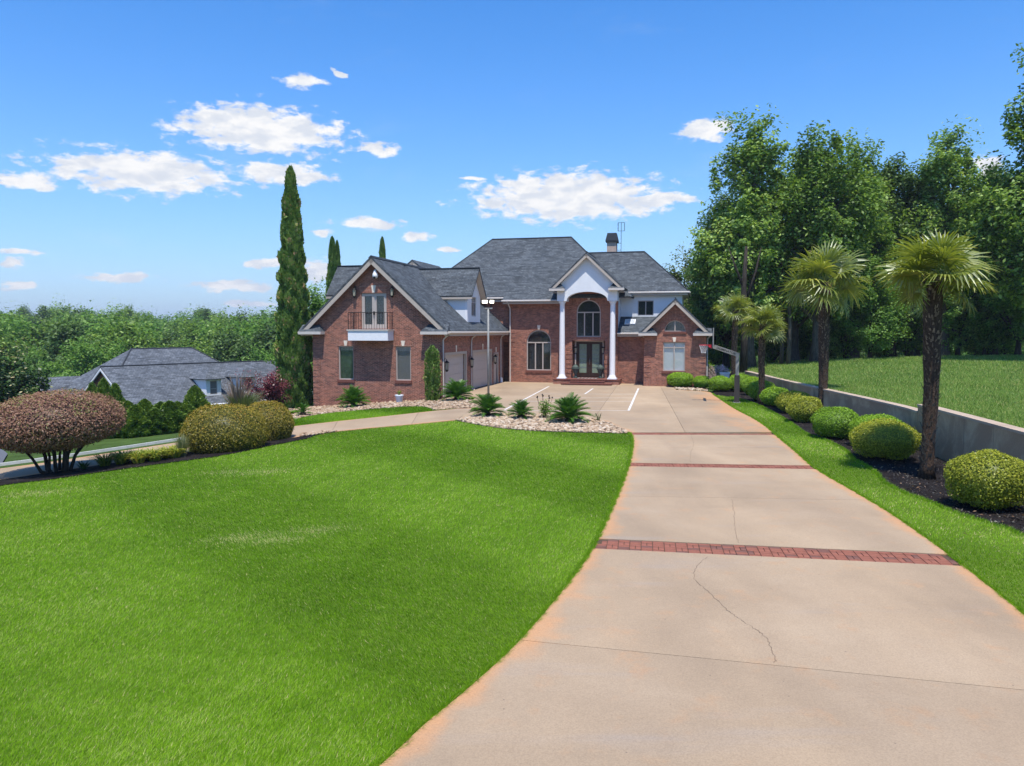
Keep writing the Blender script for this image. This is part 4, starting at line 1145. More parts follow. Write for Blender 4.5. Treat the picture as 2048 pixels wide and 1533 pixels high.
MB().slab([(9.56 + srun, 5 + srun, 6.67), (5.0, 5 + srun, 6.67), (5.0, 5, SZ), (9.56, 5, SZ)], 0.12).build('roof_slope', MAT['shingle'], r2, uv=True)
MB().tube([(5.0, 5, SZ), (9.56, 5, SZ)], 0.07, 6).build('ridge_cap', MAT['ridge'], r2)
MB().tube([(9.56, 5, SZ), (9.56 + srun, 5 - srun, 6.67)], 0.05, 6).build('hip_cap', MAT['ridge'], r2)
gutter((8.2, 5 - srun - 0.05, 6.62), (9.6 + srun, 5 - srun - 0.05, 6.62), r2)
gutter((9.6 + srun, 5 - srun - 0.05, 6.62), (9.6 + srun, 5 + srun, 6.62), r2)
MB().box(8.1, 12.9, 5 - srun + 0.02, 1.997, 6.42, 6.54).build('soffit', MAT['trim'], r2)
MB().box(12.503, 12.92, 2.0, 8.2, 6.42, 6.54).build('soffit', MAT['trim'], r2)
# low roof over the hall
lz = lambda y: 3.68 + (y + 0.42) * 0.497
low = MB().slab([(8.06, -0.42, lz(-0.42)), (12.1, -0.42, lz(-0.42)), (12.1, 1.997, lz(1.997)), (8.06, 1.997, lz(1.997))], 0.10).build('hall_roof', MAT['shingle'], house, uv=True)
MB().box(8.06, 10.4, -0.37, 0.197, 3.42, 3.53).build('soffit', MAT['trim'], low)
gutter((8.06, -0.47, 3.63), (10.2, -0.47, 3.63), low)
sk = MB().slab([(8.45, 0.75, lz(0.75) + 0.10), (9.22, 0.75, lz(0.75) + 0.10), (9.22, 1.40, lz(1.40) + 0.10), (8.45, 1.40, lz(1.40) + 0.10)], 0.11).build('skylight', MAT['white'], low)
MB().slab([(8.51, 0.81, lz(0.81) + 0.112), (9.16, 0.81, lz(0.81) + 0.112), (9.16, 1.34, lz(1.34) + 0.112), (8.51, 1.34, lz(1.34) + 0.112)], 0.01).build('pane', MAT['glass'], sk)
# front gable on the right
GY = -1.9
gw = (11.36, 12.84, 1.08, 3.06)
GX0, GX1, GC = 10.05, 14.22, 12.14
fplate('right_gable_wall', [(GX0, -0.5), (GX1, -0.5), (GX1, 3.72), (GC, 5.75), (GX0, 3.72)], [rect(*gw), [(11.42, 3.78), (12.84, 3.78)] + arcpts(12.13, 3.80, 0.71, 0.74, 0, math.pi, 14)], GY, BR, 0.25)
lplate('gable_left_wall', rect(GY + 0.26, 0.19, -0.5, 3.6), [], GX0, BR, 0.2)
rplate('gable_right_wall', rect(GY + 0.26, 8.0, -0.5, 3.6), [], GX1, BR, 0.2)
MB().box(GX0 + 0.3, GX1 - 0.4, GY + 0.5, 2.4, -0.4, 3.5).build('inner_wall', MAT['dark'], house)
window(ffn(GY), 0, *gw, mull=(12.10,), trans=2.70, key=True, back='blind')
window(ffn(GY), 0, 11.42, 12.84, 3.79, 3.80, arch=0.74, sill=True, bars=(1,))
quoins(ffn(GY), GX0 + 0.01, 0.65, 3.1)
quoins(ffn(GY), GX1 - 0.01, 0.65, 3.1, 1)
MB().box(GX0, GX1, GY - 0.045, GY - 0.003, -0.2, 0.34).build('water_table', BR, house, uv=True)
gr = None
for s in (-1, 1):
    yb = 1.997 if s < 0 else 8.3
    pts = [(GC, GY - 0.42, 6.03), (GC + s * 2.44, GY - 0.42, 3.66), (GC + s * 2.44, yb, 3.66), (GC, yb, 6.03)]
    if s < 0: pts = pts[::-1]
    o = MB().slab(pts, 0.10).build('gable_roof', MAT['shingle'], gr or house, uv=True)
    gr = gr or o
    rake(GC, 5.90, GC + s * 2.44, 3.53, GY - 0.41, gr, 0.19)
    rake_soffit(GC, 5.85, GC + s * 2.44, 3.48, GY - 0.35, GY - 0.003, gr)
MB().tube([(GC, GY - 0.43, 6.04), (GC, 1.99, 6.04)], 0.05, 6).build('ridge_cap', MAT['ridge'], gr)
gable_return(9.70, 10.95, GY, 3.66, gr, 1, 0.55, 0.36)
gable_return(13.34, 14.60, GY, 3.66, gr, -1, 0.55, 0.36)
gutter((14.63, GY - 0.3, 3.60), (14.63, 8.0, 3.60), gr)
downspout([(9.75, -0.30, 3.58), (9.95, -0.1, 3.35), (9.99, 0.12, 3.2), (9.99, 0.12, 0.2)], 0.045)
downspout([(14.55, GY + 0.3, 3.55), (14.30, GY + 0.25, 3.3), (14.30, GY + 0.25, 0.1)], 0.05)
# chimney and aerial
ch = MB().box(6.45, 7.20, 6.7, 7.5, 8.0, 10.92).build('chimney', MAT['chimney'], house)
MB().add([(6.34, 6.58, 10.93), (7.31, 6.58, 10.93), (7.31, 7.62, 10.93), (6.34, 7.62, 10.93), (6.34, 6.58, 11.08), (7.31, 6.58, 11.08), (7.31, 7.62, 11.08), (6.34, 7.62, 11.08), (6.47, 6.75, 11.66), (7.18, 6.75, 11.66), (7.18, 7.45, 11.66), (6.47, 7.45, 11.66)],
         [(0, 3, 2, 1), (0, 1, 5, 4), (1, 2, 6, 5), (2, 3, 7, 6), (3, 0, 4, 7), (4, 5, 9, 8), (5, 6, 10, 9), (6, 7, 11, 10), (7, 4, 8, 11), (8, 9, 10, 11)]).build('chimney_cap', MAT['ridge'], ch)
m = MB().tube([(7.55, 7.0, 10.1), (7.55, 7.0, 12.48)], 0.022, 6)
for z in (10.3, 10.85): m.tube([(7.2, 7.0, z), (7.57, 7.0, z)], 0.016, 5)
for dx in (-0.25, 0.0, 0.25): m.tube([(7.55 + dx, 7.0, 11.82), (7.55 + dx, 7.0, 12.48)], 0.022 if dx else 0.016, 5)
for z in (11.82, 12.48): m.tube([(7.28, 7.0, z), (7.82, 7.0, z)], 0.018, 5)
for k in range(5): m.tube([(7.24, 7.0, 11.9 + k * 0.12), (7.36, 7.0, 11.9 + k * 0.12)], 0.010, 4)
m.build('aerial', MAT['black'], ch)
# ------------------------------------------------------------------ retaining wall
rw = empty('retaining_wall', (13.2, 25.1, 0), 0, 'long stained concrete retaining wall with pale cap beside the row of globe shrubs', 'wall')
def wallrun(name, pts, z1, th, capn):
    L = np.asarray(smooth_line(pts, 4)) - np.array([13.2, 25.1])
    mb = MB(); cp = MB()
    for i, (p, q) in enumerate(zip(L[:-1], L[1:])):
        d = (q - p) / np.linalg.norm(q - p); n = np.array([d[1], -d[0]])
        for (m, e, za, zb) in ((mb, 0.0, -0.3, z1 - 0.07), (cp, 0.03, z1 - 0.067, z1)):
            a, b, c, f = p - n * e, q - n * e, q + n * (th + e), p + n * (th + e)
            fs = [(3, 2, 1, 0), (4, 5, 6, 7), (0, 1, 5, 4), (2, 3, 7, 6)]
            if i == 0: fs.append((3, 0, 4, 7))
            if i == len(L) - 2: fs.append((1, 2, 6, 5))
            m.add([(*a, za), (*b, za), (*c, za), (*f, za), (*a, zb), (*b, zb), (*c, zb), (*f, zb)], [t[::-1] for t in fs])
    w_ = mb.build(name, MAT['wall'], rw)
    cp.build('wall_cap', MAT['cap'], w_)
    for i in range(2, len(L) - 1, 2):
        p = L[i]; d = (L[i + 1] - p) / np.linalg.norm(L[i + 1] - p); n = np.array([d[1], -d[0]])
        a, b = p - d * 0.008 - n * 0.003, p + d * 0.008 - n * 0.003
        MB().add([(*a, 0.0), (*b, 0.0), (*b, z1 - 0.07), (*a, z1 - 0.07)], [(3, 2, 1, 0)]).build('joint', MAT['crack'], w_)
wallrun('high_section', [(10.4, 4.0), (11.2, 11.5), (11.95, 17.5), (12.62, 21.5), (13.2, 25.1)], 1.44, 0.30, 0)
wallrun('low_section', [(13.2, 25.11), (13.55, 27.5), (14.1, 36.0), (14.6, 43.0), (15.25, 50.7)], 1.21, 0.28, 0)

# ------------------------------------------------------------------ leafy helpers
def shell_points(n, rx, ry, rz, rng, jit=0.05, zmin=-0.85, lump=0.05, seed=0):
    d = unit(rng.normal(size=(int(n * 1.5), 3)))
    d = d[d[:, 2] > zmin][:n]
    ph = rng.uniform(0, 6, 6)
    l = 1 + lump * (np.sin(d[:, 0] * 4 + ph[0]) * np.sin(d[:, 1] * 4 + ph[1]) + 0.6 * np.sin(d[:, 2] * 6 + ph[2] + d[:, 0] * 3)) + rng.normal(0, jit, len(d))
    P = d * l[:, None] * np.array([rx, ry, rz])
    N = unit(d / np.array([rx, ry, rz]))
    return P, N, d

def flatpow(d, p):
    """squarer silhouette than an ellipsoid"""
    m = (np.abs(d) ** p).sum(1) ** (1 / p)
    return d / m[:, None]

def clipped(name, rx, ry, rz, n, L, W, mat, rng, jit=0.045, p=2.4, lump=0.04, zmin=-0.9, tintf=None, core=0.88, coremat=None):
    d = unit(rng.normal(size=(int(n * 1.6), 3))); d = d[d[:, 2] > zmin][:n]
    e = flatpow(d, p)
    ph = rng.uniform(0, 6, 4)
    l = 1 + lump * (np.sin(d[:, 0] * 5 + ph[0]) * np.sin(d[:, 1] * 5 + ph[1]) + 0.5 * np.sin(d[:, 2] * 7 + ph[2])) + rng.normal(0, jit, len(d)) - 0.02 + np.where(rng.random(len(d)) < 0.02, rng.uniform(0, 0.10, len(d)), 0)
    S = np.array([rx, ry, rz])
    P = e * l[:, None] * S
    N = unit(unit(d / S) * 1.0 + rng.normal(0, 0.55, d.shape) + np.array([0, 0, 0.25]))
    V, F = leafquads(P, N, L * rng.uniform(0.7, 1.3, len(P)), W * rng.uniform(0.7, 1.3, len(P)), rng)
    t = tintf(d, rng) if tintf else np.clip(rng.normal(0.5, 0.2, len(P)), 0, 1)
    # added closed core inside the leaves, its dark tint painting the inner shade
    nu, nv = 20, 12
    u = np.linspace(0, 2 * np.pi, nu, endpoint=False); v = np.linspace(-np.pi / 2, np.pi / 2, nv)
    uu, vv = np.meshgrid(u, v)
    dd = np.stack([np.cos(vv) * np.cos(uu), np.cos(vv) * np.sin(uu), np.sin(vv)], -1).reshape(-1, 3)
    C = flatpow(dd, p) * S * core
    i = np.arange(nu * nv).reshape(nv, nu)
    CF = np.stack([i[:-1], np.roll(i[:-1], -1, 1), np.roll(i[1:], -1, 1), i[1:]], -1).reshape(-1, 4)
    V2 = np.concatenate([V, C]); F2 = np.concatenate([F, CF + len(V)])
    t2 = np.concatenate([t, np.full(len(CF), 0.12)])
    return fastmesh(name, V2, F2, mat, t2)

# ------------------------------------------------------------------ clipped globe shrubs along the wall
GL = [(10.22, 16.44, 0.78, 1.20, 1, 'big golden clipped globe shrub on black mulch, first in front of tall palm'),
      (11.09, 22.89, 0.92, 1.12, 1, 'golden clipped shrub just behind the tallest palm, against a greener twin'),
      (12.05, 25.34, 0.88, 1.02, 0, 'bright green clipped shrub half hidden behind its golden twin near the wall step'),
      (11.55, 27.42, 0.84, 1.06, 0, 'wide green clipped shrub between the second palm and the paired golden shrub'),
      (12.24, 32.27, 0.70, 1.04, 1, 'olive clipped shrub in front of the second palm trunk'),
      (13.1, 35.79, 0.76, 0.97, 1, 'yellow green clipped shrub beside the second palm, toward the wall'),
      (13.4, 39.25, 0.73, 0.91, 0, 'rounded green clipped shrub just in front of the third palm'),
      (13.65, 42.2, 0.72, 1.08, 0, 'double headed green clipped shrub behind the third palm trunk'),
      (14.3, 46.0, 0.62, 1.03, 0, 'small green clipped shrub tucked between double shrub and wall'),
      (14.4, 48.81, 0.74, 1.04, 0, 'green clipped shrub in front of the palm beyond the basketball pole'),
      (13.13, 48.79, 0.71, 0.94, 0, 'green clipped globe shrub to the left of the basketball pole'),
      (12.77, 52.08, 0.57, 0.74, 0, 'small green clipped globe between two larger ones near the house corner'),
      (11.40, 52.54, 0.89, 0.98, 0, 'wide green clipped globe under the right gable window')]
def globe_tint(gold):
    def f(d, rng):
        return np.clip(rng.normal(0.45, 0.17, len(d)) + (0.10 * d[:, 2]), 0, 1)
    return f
for i, (x, y, r, hh, gold, lab) in enumerate(GL):
    rg = np.random.default_rng(100 + i)
    n = int(9500 * min(1.0, (22 / y) ** 0.7))
    L = 0.030 * max(1, (y / 22) ** 0.6)
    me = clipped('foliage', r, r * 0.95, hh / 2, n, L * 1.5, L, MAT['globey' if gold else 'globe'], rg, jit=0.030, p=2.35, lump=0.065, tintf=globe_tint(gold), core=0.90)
    root = empty('globe_shrub', (x, y, 0.012), rg.uniform(0, 6), lab, 'shrub', 'clipped globe shrubs in the mulch bed')
    link('foliage', me, root).location = (0, 0, hh / 2 + 0.03)
    st = MB()
    for k in range(5):
        a = k * 1.26; st.tube([(0.05 * math.cos(a), 0.05 * math.sin(a), -0.02), (0.25 * r * math.cos(a), 0.25 * r * math.sin(a), hh * 0.3)], [0.025, 0.015], 5)
    st.build('stem', MAT['darkbark'], root)

# ------------------------------------------------------------------ windmill palms
def frond_mesh(seed, R=0.66, nseg=32):
    """fan leaf: stalk along +x from the origin, then folded segments"""
    rg = np.random.default_rng(seed)
    V = []; F = []; T = []
    pl = 0.58
    def quad(a, b, c, d, t):
        o = len(V); V.extend([a, b, c, d]); F.append((o, o + 1, o + 2, o + 3)); T.append(t)
    prev = None
    for i in range(6):
        x = pl * i / 5; z = 0.10 * math.sin(x / pl * 1.5) ; w_ = 0.016 - 0.005 * i / 5
        cur = [(x, -w_, z), (x, w_, z), (x, 0, z - 0.02)]
        if prev:
            quad(prev[0], cur[0], cur[1], prev[1], 0.75); quad(prev[1], cur[1], cur[2], prev[2], 0.6); quad(prev[2], cur[2], cur[0], prev[0], 0.6)
        prev = cur
    c = np.array([pl, 0, 0.10])
    base = rg.uniform(-0.08, 0.08)
    for k in range(nseg):
        a = math.radians(-148 + 296 * k / (nseg - 1)) + rg.normal(0, 0.02)
        Lg = R * (0.72 + 0.28 * math.cos(a / 2)) * rg.uniform(0.92, 1.06)
        dv = np.array([math.cos(a), math.sin(a), 0]); sv = np.array([-math.sin(a), math.cos(a), 0])
        droop = rg.uniform(0.15, 0.62)
        t0 = np.clip(0.48 + base + rg.normal(0, 0.12), 0, 1)
        pp = None
        for q, s in enumerate((0.03, 0.35, 0.65, 0.86, 1.0)):
            wd = [0.006, 0.020, 0.020, 0.012, 0.002][q] * (R / 0.62)
            z = -droop * max(0, s - 0.45) ** 1.6 * R * 2.2 + 0.10 * s * R * abs(math.cos(a * 0.5))
            m_ = c + dv * Lg * s + np.array([0, 0, z])
            f_ = 0.010 * (1 - s)
            cu = [m_ - sv * wd, m_ + np.array([0, 0, -f_]), m_ + sv * wd]
            if pp is not None:
                tt = min(1, t0 + (0.22 if q == 4 else 0))
                quad(pp[0], cu[0], cu[1], pp[1], tt); quad(pp[1], cu[1], cu[2], pp[2], tt)
            pp = cu
    return fastmesh('frond', np.array(V), np.array(F), MAT['frond'], np.array(T))
FR = [frond_mesh(500 + i) for i in range(5)]

def palm(x, y, h, r0, r1, crown, nf, seed, label, lean=(0, 0)):
    rg = np.random.default_rng(seed)
    root = empty('windmill_palm', (x, y, hs(x, y) - 0.01), 0, label, 'palm tree', 'windmill palms along the driveway')
    m = MB()
    path = []; rads = []
    for i in range(15):
        t = i / 14
        path.append((lean[0] * t * t + 0.02 * math.sin(t * 7 + seed), lean[1] * t * t, h * t))
        rads.append((r0 * 1.7 if i == 0 else r0 * 1.12 if i == 1 else r0 + (r1 - r0) * t) * rg.uniform(0.95, 1.05))
    m.tube(path, rads, 12)
    tr = m.build('trunk', MAT['palmbark'], root, smooth=True)
    V = []; F = []
    for k in range(int(420 * h / 4)):
        t = rg.uniform(0.03, 0.98); a = rg.uniform(0, 2 * math.pi)
        i = min(13, int(t * 14)); rr_ = rads[i + 1 if i == 0 else i]
        px = np.interp(t, np.linspace(0, 1, 15), [q[0] for q in path]); py = np.interp(t, np.linspace(0, 1, 15), [q[1] for q in path])
        d = np.array([math.cos(a), math.sin(a), 0]); s = np.array([-math.sin(a), math.cos(a), 0])
        p = np.array([px, py, h * t]) + d * rr_ * 0.92
        w_ = rg.uniform(0.010, 0.034); l = rg.uniform(0.05, 0.16)
        o = len(V)
        V += [p - s * w_, p + s * w_, p + d * l * 0.6 + np.array([0, 0, l]) + s * w_ * 0.4, p + d * l * 0.55 + np.array([0, 0, l]) - s * w_ * 0.4]
        F.append((o, o + 1, o + 2, o + 3))
    sb = link('leaf_base', fastmesh('leaf_base', np.array(V), np.array(F), MAT['stub']), tr)
    sb['kind'] = 'stuff'
    top = Vector((lean[0], lean[1], h - 0.05))
    for k in range(nf):
        o = link('frond', FR[int(rg.integers(0, 5))], root)
        t = k / (nf - 1)
        pitch = rad(74 - 104 * t ** 0.85 + rg.normal(0, 9))
        azm = k * 2.39996 + rg.normal(0, 0.15)
        sc = crown * rg.uniform(0.9, 1.1) * (0.85 + 0.15 * math.sin(t * 3.1))
        o.matrix_local = Matrix.Translation(top - Vector((0, 0, 0.25 * t))) @ Matrix.Rotation(azm, 4, 'Z') @ Matrix.Rotation(-pitch, 4, 'Y') @ Matrix.Rotation(rg.normal(0, 0.55), 4, 'X') @ Matrix.Scale(sc, 4)
palm(10.72, 19.80, 5.25, 0.140, 0.24, 1.18, 23, 11, 'tallest windmill palm with shaggy trunk on black mulch behind golden shrub')
palm(14.05, 34.96, 6.0, 0.18, 0.26, 1.72, 22, 12, 'windmill palm against the retaining wall in front of a big grey trunk')
palm(13.08, 40.55, 4.2, 0.14, 0.18, 1.12, 20, 13, 'slim windmill palm just right of the basketball pole')
palm(14.35, 50.0, 5.2, 0.17, 0.20, 1.22, 20, 14, 'windmill palm behind the basketball pole, farthest along the wall')

# ------------------------------------------------------------------ sago palms
def sago_frond(seed, L=0.8):
    rg = np.random.default_rng(seed)
    V = []; F = []; T = []
    n = 26
    curve = []
    for i in range(n + 1):
        s = i / n
        curve.append(np.array([L * s * (1 - 0.12 * s), 0, L * (0.22 * s - 0.42 * s * s)]))
    for i in range(n):
        p, q = curve[i], curve[i + 1]; o = len(V)
        V += [p + [0, -0.006, 0], p + [0, 0.006, 0], q + [0, 0.006, 0], q + [0, -0.006, 0]]; F.append((o, o + 1, o + 2, o + 3)); T.append(0.6)
        s = (i + 0.5) / n
        if s < 0.10: continue
        ln = 0.185 * L / 0.8 * math.sin(math.pi * min(1, 0.18 + 0.80 * s)) ** 0.7 + 0.02
        for sd in (-1, 1):
            d = np.array([0.62, sd * 1.0, 0.30]); d /= np.linalg.norm(d)
            o = len(V)
            V += [p + [0, 0, 0.002], q * 0.85 + p * 0.15 + [0, 0, 0.002], p * 0.5 + q * 0.5 + d * ln * 0.7 + [0.012, 0, 0], p * 0.5 + q * 0.5 + d * ln]
            F.append((o, o + 1, o + 2, o + 3)); T.append(np.clip(rg.normal(0.5, 0.18), 0, 1))
    return fastmesh('frond', np.array(V), np.array(F), MAT['sago'], np.array(T))
SF = [sago_frond(700 + i) for i in range(3)]
def sago(x, y, R, nf, seed, label, z=None):
    rg = np.random.default_rng(seed)
    root = empty('sago_palm', (x, y, (hs(x, y) if z is None else z) + 0.015), 0, label, 'sago palm', 'sago palms in the stone beds')
    MB().lathe([(0.16, -0.05), (0.20, 0.05), (0.17, 0.14), (0.09, 0.22)], 10).build('trunk', MAT['palmbark'], root)
    for k in range(nf):
        t = k / (nf - 1)
        o = link('frond', SF[k % 3], root)
        pitch = rad(80 - 76 * t + rg.normal(0, 5))
        o.matrix_local = Matrix.Translation((0, 0, 0.22 - 0.10 * t)) @ Matrix.Rotation(k * 2.39996 + rg.normal(0, 0.12), 4, 'Z') @ Matrix.Rotation(-pitch, 4, 'Y') @ Matrix.Scale(R / 0.8 * rg.uniform(0.88, 1.1), 4)
sago(-8.95, 43.6, 1.10, 59, 21, 'large sago palm below the left wing window')
sago(-3.05, 42.7, 1.14, 59, 22, 'large sago palm in front of the garage doors')
sago(-1.09, 34.2, 0.96, 57, 23, 'sago palm at the left end of the island stone bed')
sago(0.40, 33.2, 0.74, 46, 24, 'sago palm in the middle of the island stone bed, beside flowering plant')
sago(2.35, 31.9, 1.10, 62, 25, 'widest sago palm at the right side of the island stone bed')
sago(-10.9, 40.2, 0.56, 23, 26, 'small yellowing sago palm near the cypress foot')

def tuft(name, x, y, n, H, spread, mat, rng, label, cat, group=None, wd=0.012, droop=0.5, z=None, tint=(0.5, 0.2)):
    """clump of arching strap leaves, three quads each"""
    a = rng.uniform(0, 2 * np.pi, n); r0 = rng.uniform(0, spread * 0.25, n)
    l = H * rng.uniform(0.6, 1.1, n); out = spread * rng.uniform(0.3, 1.0, n)
    V = np.zeros((n, 8, 3)); d = np.stack([np.cos(a), np.sin(a)], 1); s = np.stack([-np.sin(a), np.cos(a)], 1)
    for q, t in enumerate((0, 0.4, 0.75, 1.0)):
        rr_ = r0 + out * t ** 1.4; zz = l * (t * 1.25 - droop * t * t)
        w_ = wd * (1, 0.95, 0.7, 0.12)[q]
        for k, sg in enumerate((-1, 1)):
            V[:, q * 2 + k, :2] = d * rr_[:, None] + s * w_ * sg
            V[:, q * 2 + k, 2] = zz
    b = np.arange(n)[:, None] * 8
    F = np.concatenate([b + np.array([[0, 1, 3, 2]]) , b + np.array([[2, 3, 5, 4]]), b + np.array([[4, 5, 7, 6]])])
    t1 = np.clip(rng.normal(*tint, n), 0, 1)
    o = link(name, fastmesh(name, V.reshape(-1, 3), F, mat, np.tile(t1, 3)))
    o.location = (x, y, (hs(x, y) if z is None else z) - 0.005)
    return tag(o, label, cat, group)

rg = np.random.default_rng(5)
# flowering plants between the sagos
def leafy_plant(name, x, y, r, hh, n, mat, lab, cat, seed, L=0.05, group=None, stem=True):
    rg = np.random.default_rng(seed)
    root = empty(name, (x, y, hs(x, y)), 0, lab, cat, group)
    st = MB(); P = []
    for k in range(9):
        a = rg.uniform(0, 6.28); e = Vector((r * 0.8 * math.cos(a) * rg.uniform(0.3, 1), r * 0.8 * math.sin(a) * rg.uniform(0.3, 1), hh * rg.uniform(0.6, 1)))
        st.tube([(0.02 * math.cos(a), 0.02 * math.sin(a), -0.03), e * 0.5 + Vector((0, 0, hh * 0.12)), e], [0.012, 0.008, 0.004], 4)
        for q in range(n // 9):
            t = rg.uniform(0.25, 1.02); P.append(np.array(e * t) + rg.normal(0, r * 0.16, 3) * [1, 1, 0.6])
    P = np.array(P); P[:, 2] = np.maximum(P[:, 2], 0.02)
    V, F = leafquads(P, unit(rg.normal(0, 0.7, P.shape) + [0, 0, 0.9]), L * rg.uniform(0.7, 1.4, len(P)), L * 0.55, rg)
    link('foliage', fastmesh('foliage', V, F, mat, np.clip(rg.normal(0.55, 0.25, len(P)), 0, 1)), root)
    st.build('stem', MAT['darkbark'], root)
    return root
fp = leafy_plant('flowering_plant', 1.40, 33.4, 0.48, 0.85, 700, MAT['leaf'], 'leafy plant with dark flower heads among the sago palms', 'plant', 31, 0.08)
for k in range(7):
    a = k * 0.9; MB().tube([(0.25 * math.cos(a), 0.25 * math.sin(a), 0.6), (0.34 * math.cos(a), 0.30 * math.sin(a), 0.92 + 0.05 * (k % 3))], 0.006, 4).lathe([(0.01, 0.90 + 0.05 * (k % 3)), (0.035, 0.92 + 0.05 * (k % 3)), (0.03, 0.96 + 0.05 * (k % 3)), (0.01, 0.98 + 0.05 * (k % 3))], 6, (0.34 * math.cos(a), 0.30 * math.sin(a))).build('flower_head', MAT['darkbark'], fp)
leafy_plant('twiggy_plant', 3.62, 32.2, 0.28, 0.42, 130, MAT['leafd'], 'small twiggy plant at the tip of the island stone bed', 'plant', 32, 0.05)
tuft('liriope_clump', -2.25, 42.3, 260, 0.28, 0.35, MAT['limeleaf'], rg, 'low lime green grass clump at the foot of the lamp post', 'grass clump', wd=0.010)
tuft('liriope_clump', -10.55, 36.2, 420, 0.42, 0.5, MAT['limeleaf'], rg, 'bright lime green clump at the end of the side lawn strip', 'grass clump', wd=0.012)
tuft('liriope_clump', -11.9, 42.2, 300, 0.25, 0.6, MAT['limeleaf'], rg, 'low green grass clump between the cypress and the brick corner', 'grass clump', wd=0.012)

# ------------------------------------------------------------------ burgundy tree shrub on the left
def burgundy(x, y):
    rg = np.random.default_rng(41)
    z0 = hs(x, y)
    root = empty('burgundy_tree_shrub', (x, y, z0), 0, 'big dome shaped burgundy leaved shrub with dark bare multi stem trunk', 'shrub')
    n = 26000
    d = unit(rg.normal(size=(int(n * 1.4), 3)))[:n]
    S = np.array([2.05, 1.9, 1.06])
    e = flatpow(d, 2.1)
    e[:, 2] = np.where(e[:, 2] < 0, e[:, 2] * 0.84, e[:, 2])
    sh = np.array([0, 0, 1.62])
    l = 1 + 0.03 * np.sin(d[:, 0] * 7) * np.sin(d[:, 1] * 6 + 1) + rg.normal(0, 0.035, n) - 0.03
    P = e * l[:, None] * S + sh
    P[:, 2] += 0.14 * e[:, 0]
    N = unit(unit(d / S) * 0.8 + rg.normal(0, 0.5, d.shape) + [0, 0, 0.45])
    V, F = leafquads(P, N, 0.078 * rg.uniform(0.7, 1.3, n), 0.034, rg)
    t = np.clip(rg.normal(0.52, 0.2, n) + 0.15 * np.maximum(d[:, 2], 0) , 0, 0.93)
    gp = (np.sin(P[:, 0] * 3.1) * np.sin(P[:, 1] * 2.7 + 1) > 0.55) & (d[:, 2] > 0.3) & (rg.random(n) < 0.35)
    t[gp] = 1.0
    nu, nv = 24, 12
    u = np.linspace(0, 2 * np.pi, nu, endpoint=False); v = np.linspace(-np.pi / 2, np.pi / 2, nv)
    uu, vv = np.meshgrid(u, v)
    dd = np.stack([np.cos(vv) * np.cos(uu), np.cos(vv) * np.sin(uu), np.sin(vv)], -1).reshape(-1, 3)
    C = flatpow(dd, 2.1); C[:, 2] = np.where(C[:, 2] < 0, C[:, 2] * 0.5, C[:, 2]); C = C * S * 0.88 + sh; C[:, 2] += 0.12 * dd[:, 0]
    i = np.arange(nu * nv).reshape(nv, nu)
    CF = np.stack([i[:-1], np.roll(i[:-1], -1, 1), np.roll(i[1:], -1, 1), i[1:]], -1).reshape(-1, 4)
    me = fastmesh('foliage', np.concatenate([V, C]), np.concatenate([F, CF + len(V)]), MAT['burgundy'], np.concatenate([t, np.full(len(CF), 0.0)]))  # added core, tinted darkest to paint the shade inside the crown
    link('foliage', me, root)
    for k in range(11):
        a = k * 2.4 + rg.uniform(-0.5, 0.5); r = rg.uniform(0.3, 1.3)
        e_ = Vector((r * math.cos(a), r * math.sin(a) * 0.85, rg.uniform(0.95, 1.25)))
        b0 = Vector((0.16 * math.cos(a), 0.12 * math.sin(a), -0.08))
        m = MB().tube([b0, b0 + Vector((e_.x * 0.30, e_.y * 0.30, 0.16)), Vector((e_.x * 0.62, e_.y * 0.62, 0.52)), e_, e_ * 1.15], [0.075, 0.055, 0.042, 0.032, 0.02], 7)
        m.build('trunk', MAT['darkbark'], root, smooth=True)
    MB().tube([(0.34, -0.12, -0.08), (0.38, -0.12, 0.45), (0.42, -0.08, 1.2)], [0.13, 0.095, 0.08], 9).build('trunk', MAT['darkbark'], root, smooth=True)
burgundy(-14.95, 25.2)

# two reddish green mounds and the lilies in the left mulch strip
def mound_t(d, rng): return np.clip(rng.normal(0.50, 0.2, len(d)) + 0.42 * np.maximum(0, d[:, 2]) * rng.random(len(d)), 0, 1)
for x, y, r, hh, lab, sd in [(-10.55, 28.3, 1.52, 1.68, 'larger orange tinged clipped mound shrub beside the yellow lilies', 61), (-9.75, 30.6, 1.06, 1.52, 'smaller greener clipped mound shrub next to the side driveway', 62)]:
    rg = np.random.default_rng(sd)
    root = empty('mound_shrub', (x, y, hs(x, y)), 0, lab, 'shrub', 'clipped mounds in the left mulch strip')
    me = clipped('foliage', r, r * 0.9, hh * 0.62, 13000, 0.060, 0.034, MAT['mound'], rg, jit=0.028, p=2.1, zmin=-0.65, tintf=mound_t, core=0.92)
    o = link('foliage', me, root); o.location = (0, 0, hh * 0.38)
    MB().tube([(0, 0, -0.05), (0.02, 0, hh * 0.4)], [0.09, 0.06], 8).build('stem', MAT['darkbark'], root)
rg = np.random.default_rng(66)
LY = [(-14.05, 25.75), (-13.6, 25.95), (-13.15, 26.3), (-12.75, 26.35), (-12.4, 26.8), (-12.1, 26.75), (-13.7, 26.25), (-13.0, 25.9), (-12.55, 26.15)]
for k, (x, y) in enumerate(LY):
    x += 0.35; y += 0.1
    tuft('daylily_clump', x, y, 170, 0.74, 0.66, MAT['lily'], rg, 'yellow green daylily clump in the mulch between burgundy shrub and orange mound', 'plant', 'daylilies in the left mulch strip', wd=0.014, droop=0.75, tint=(0.35 + 0.25 * (k > 3), 0.25))
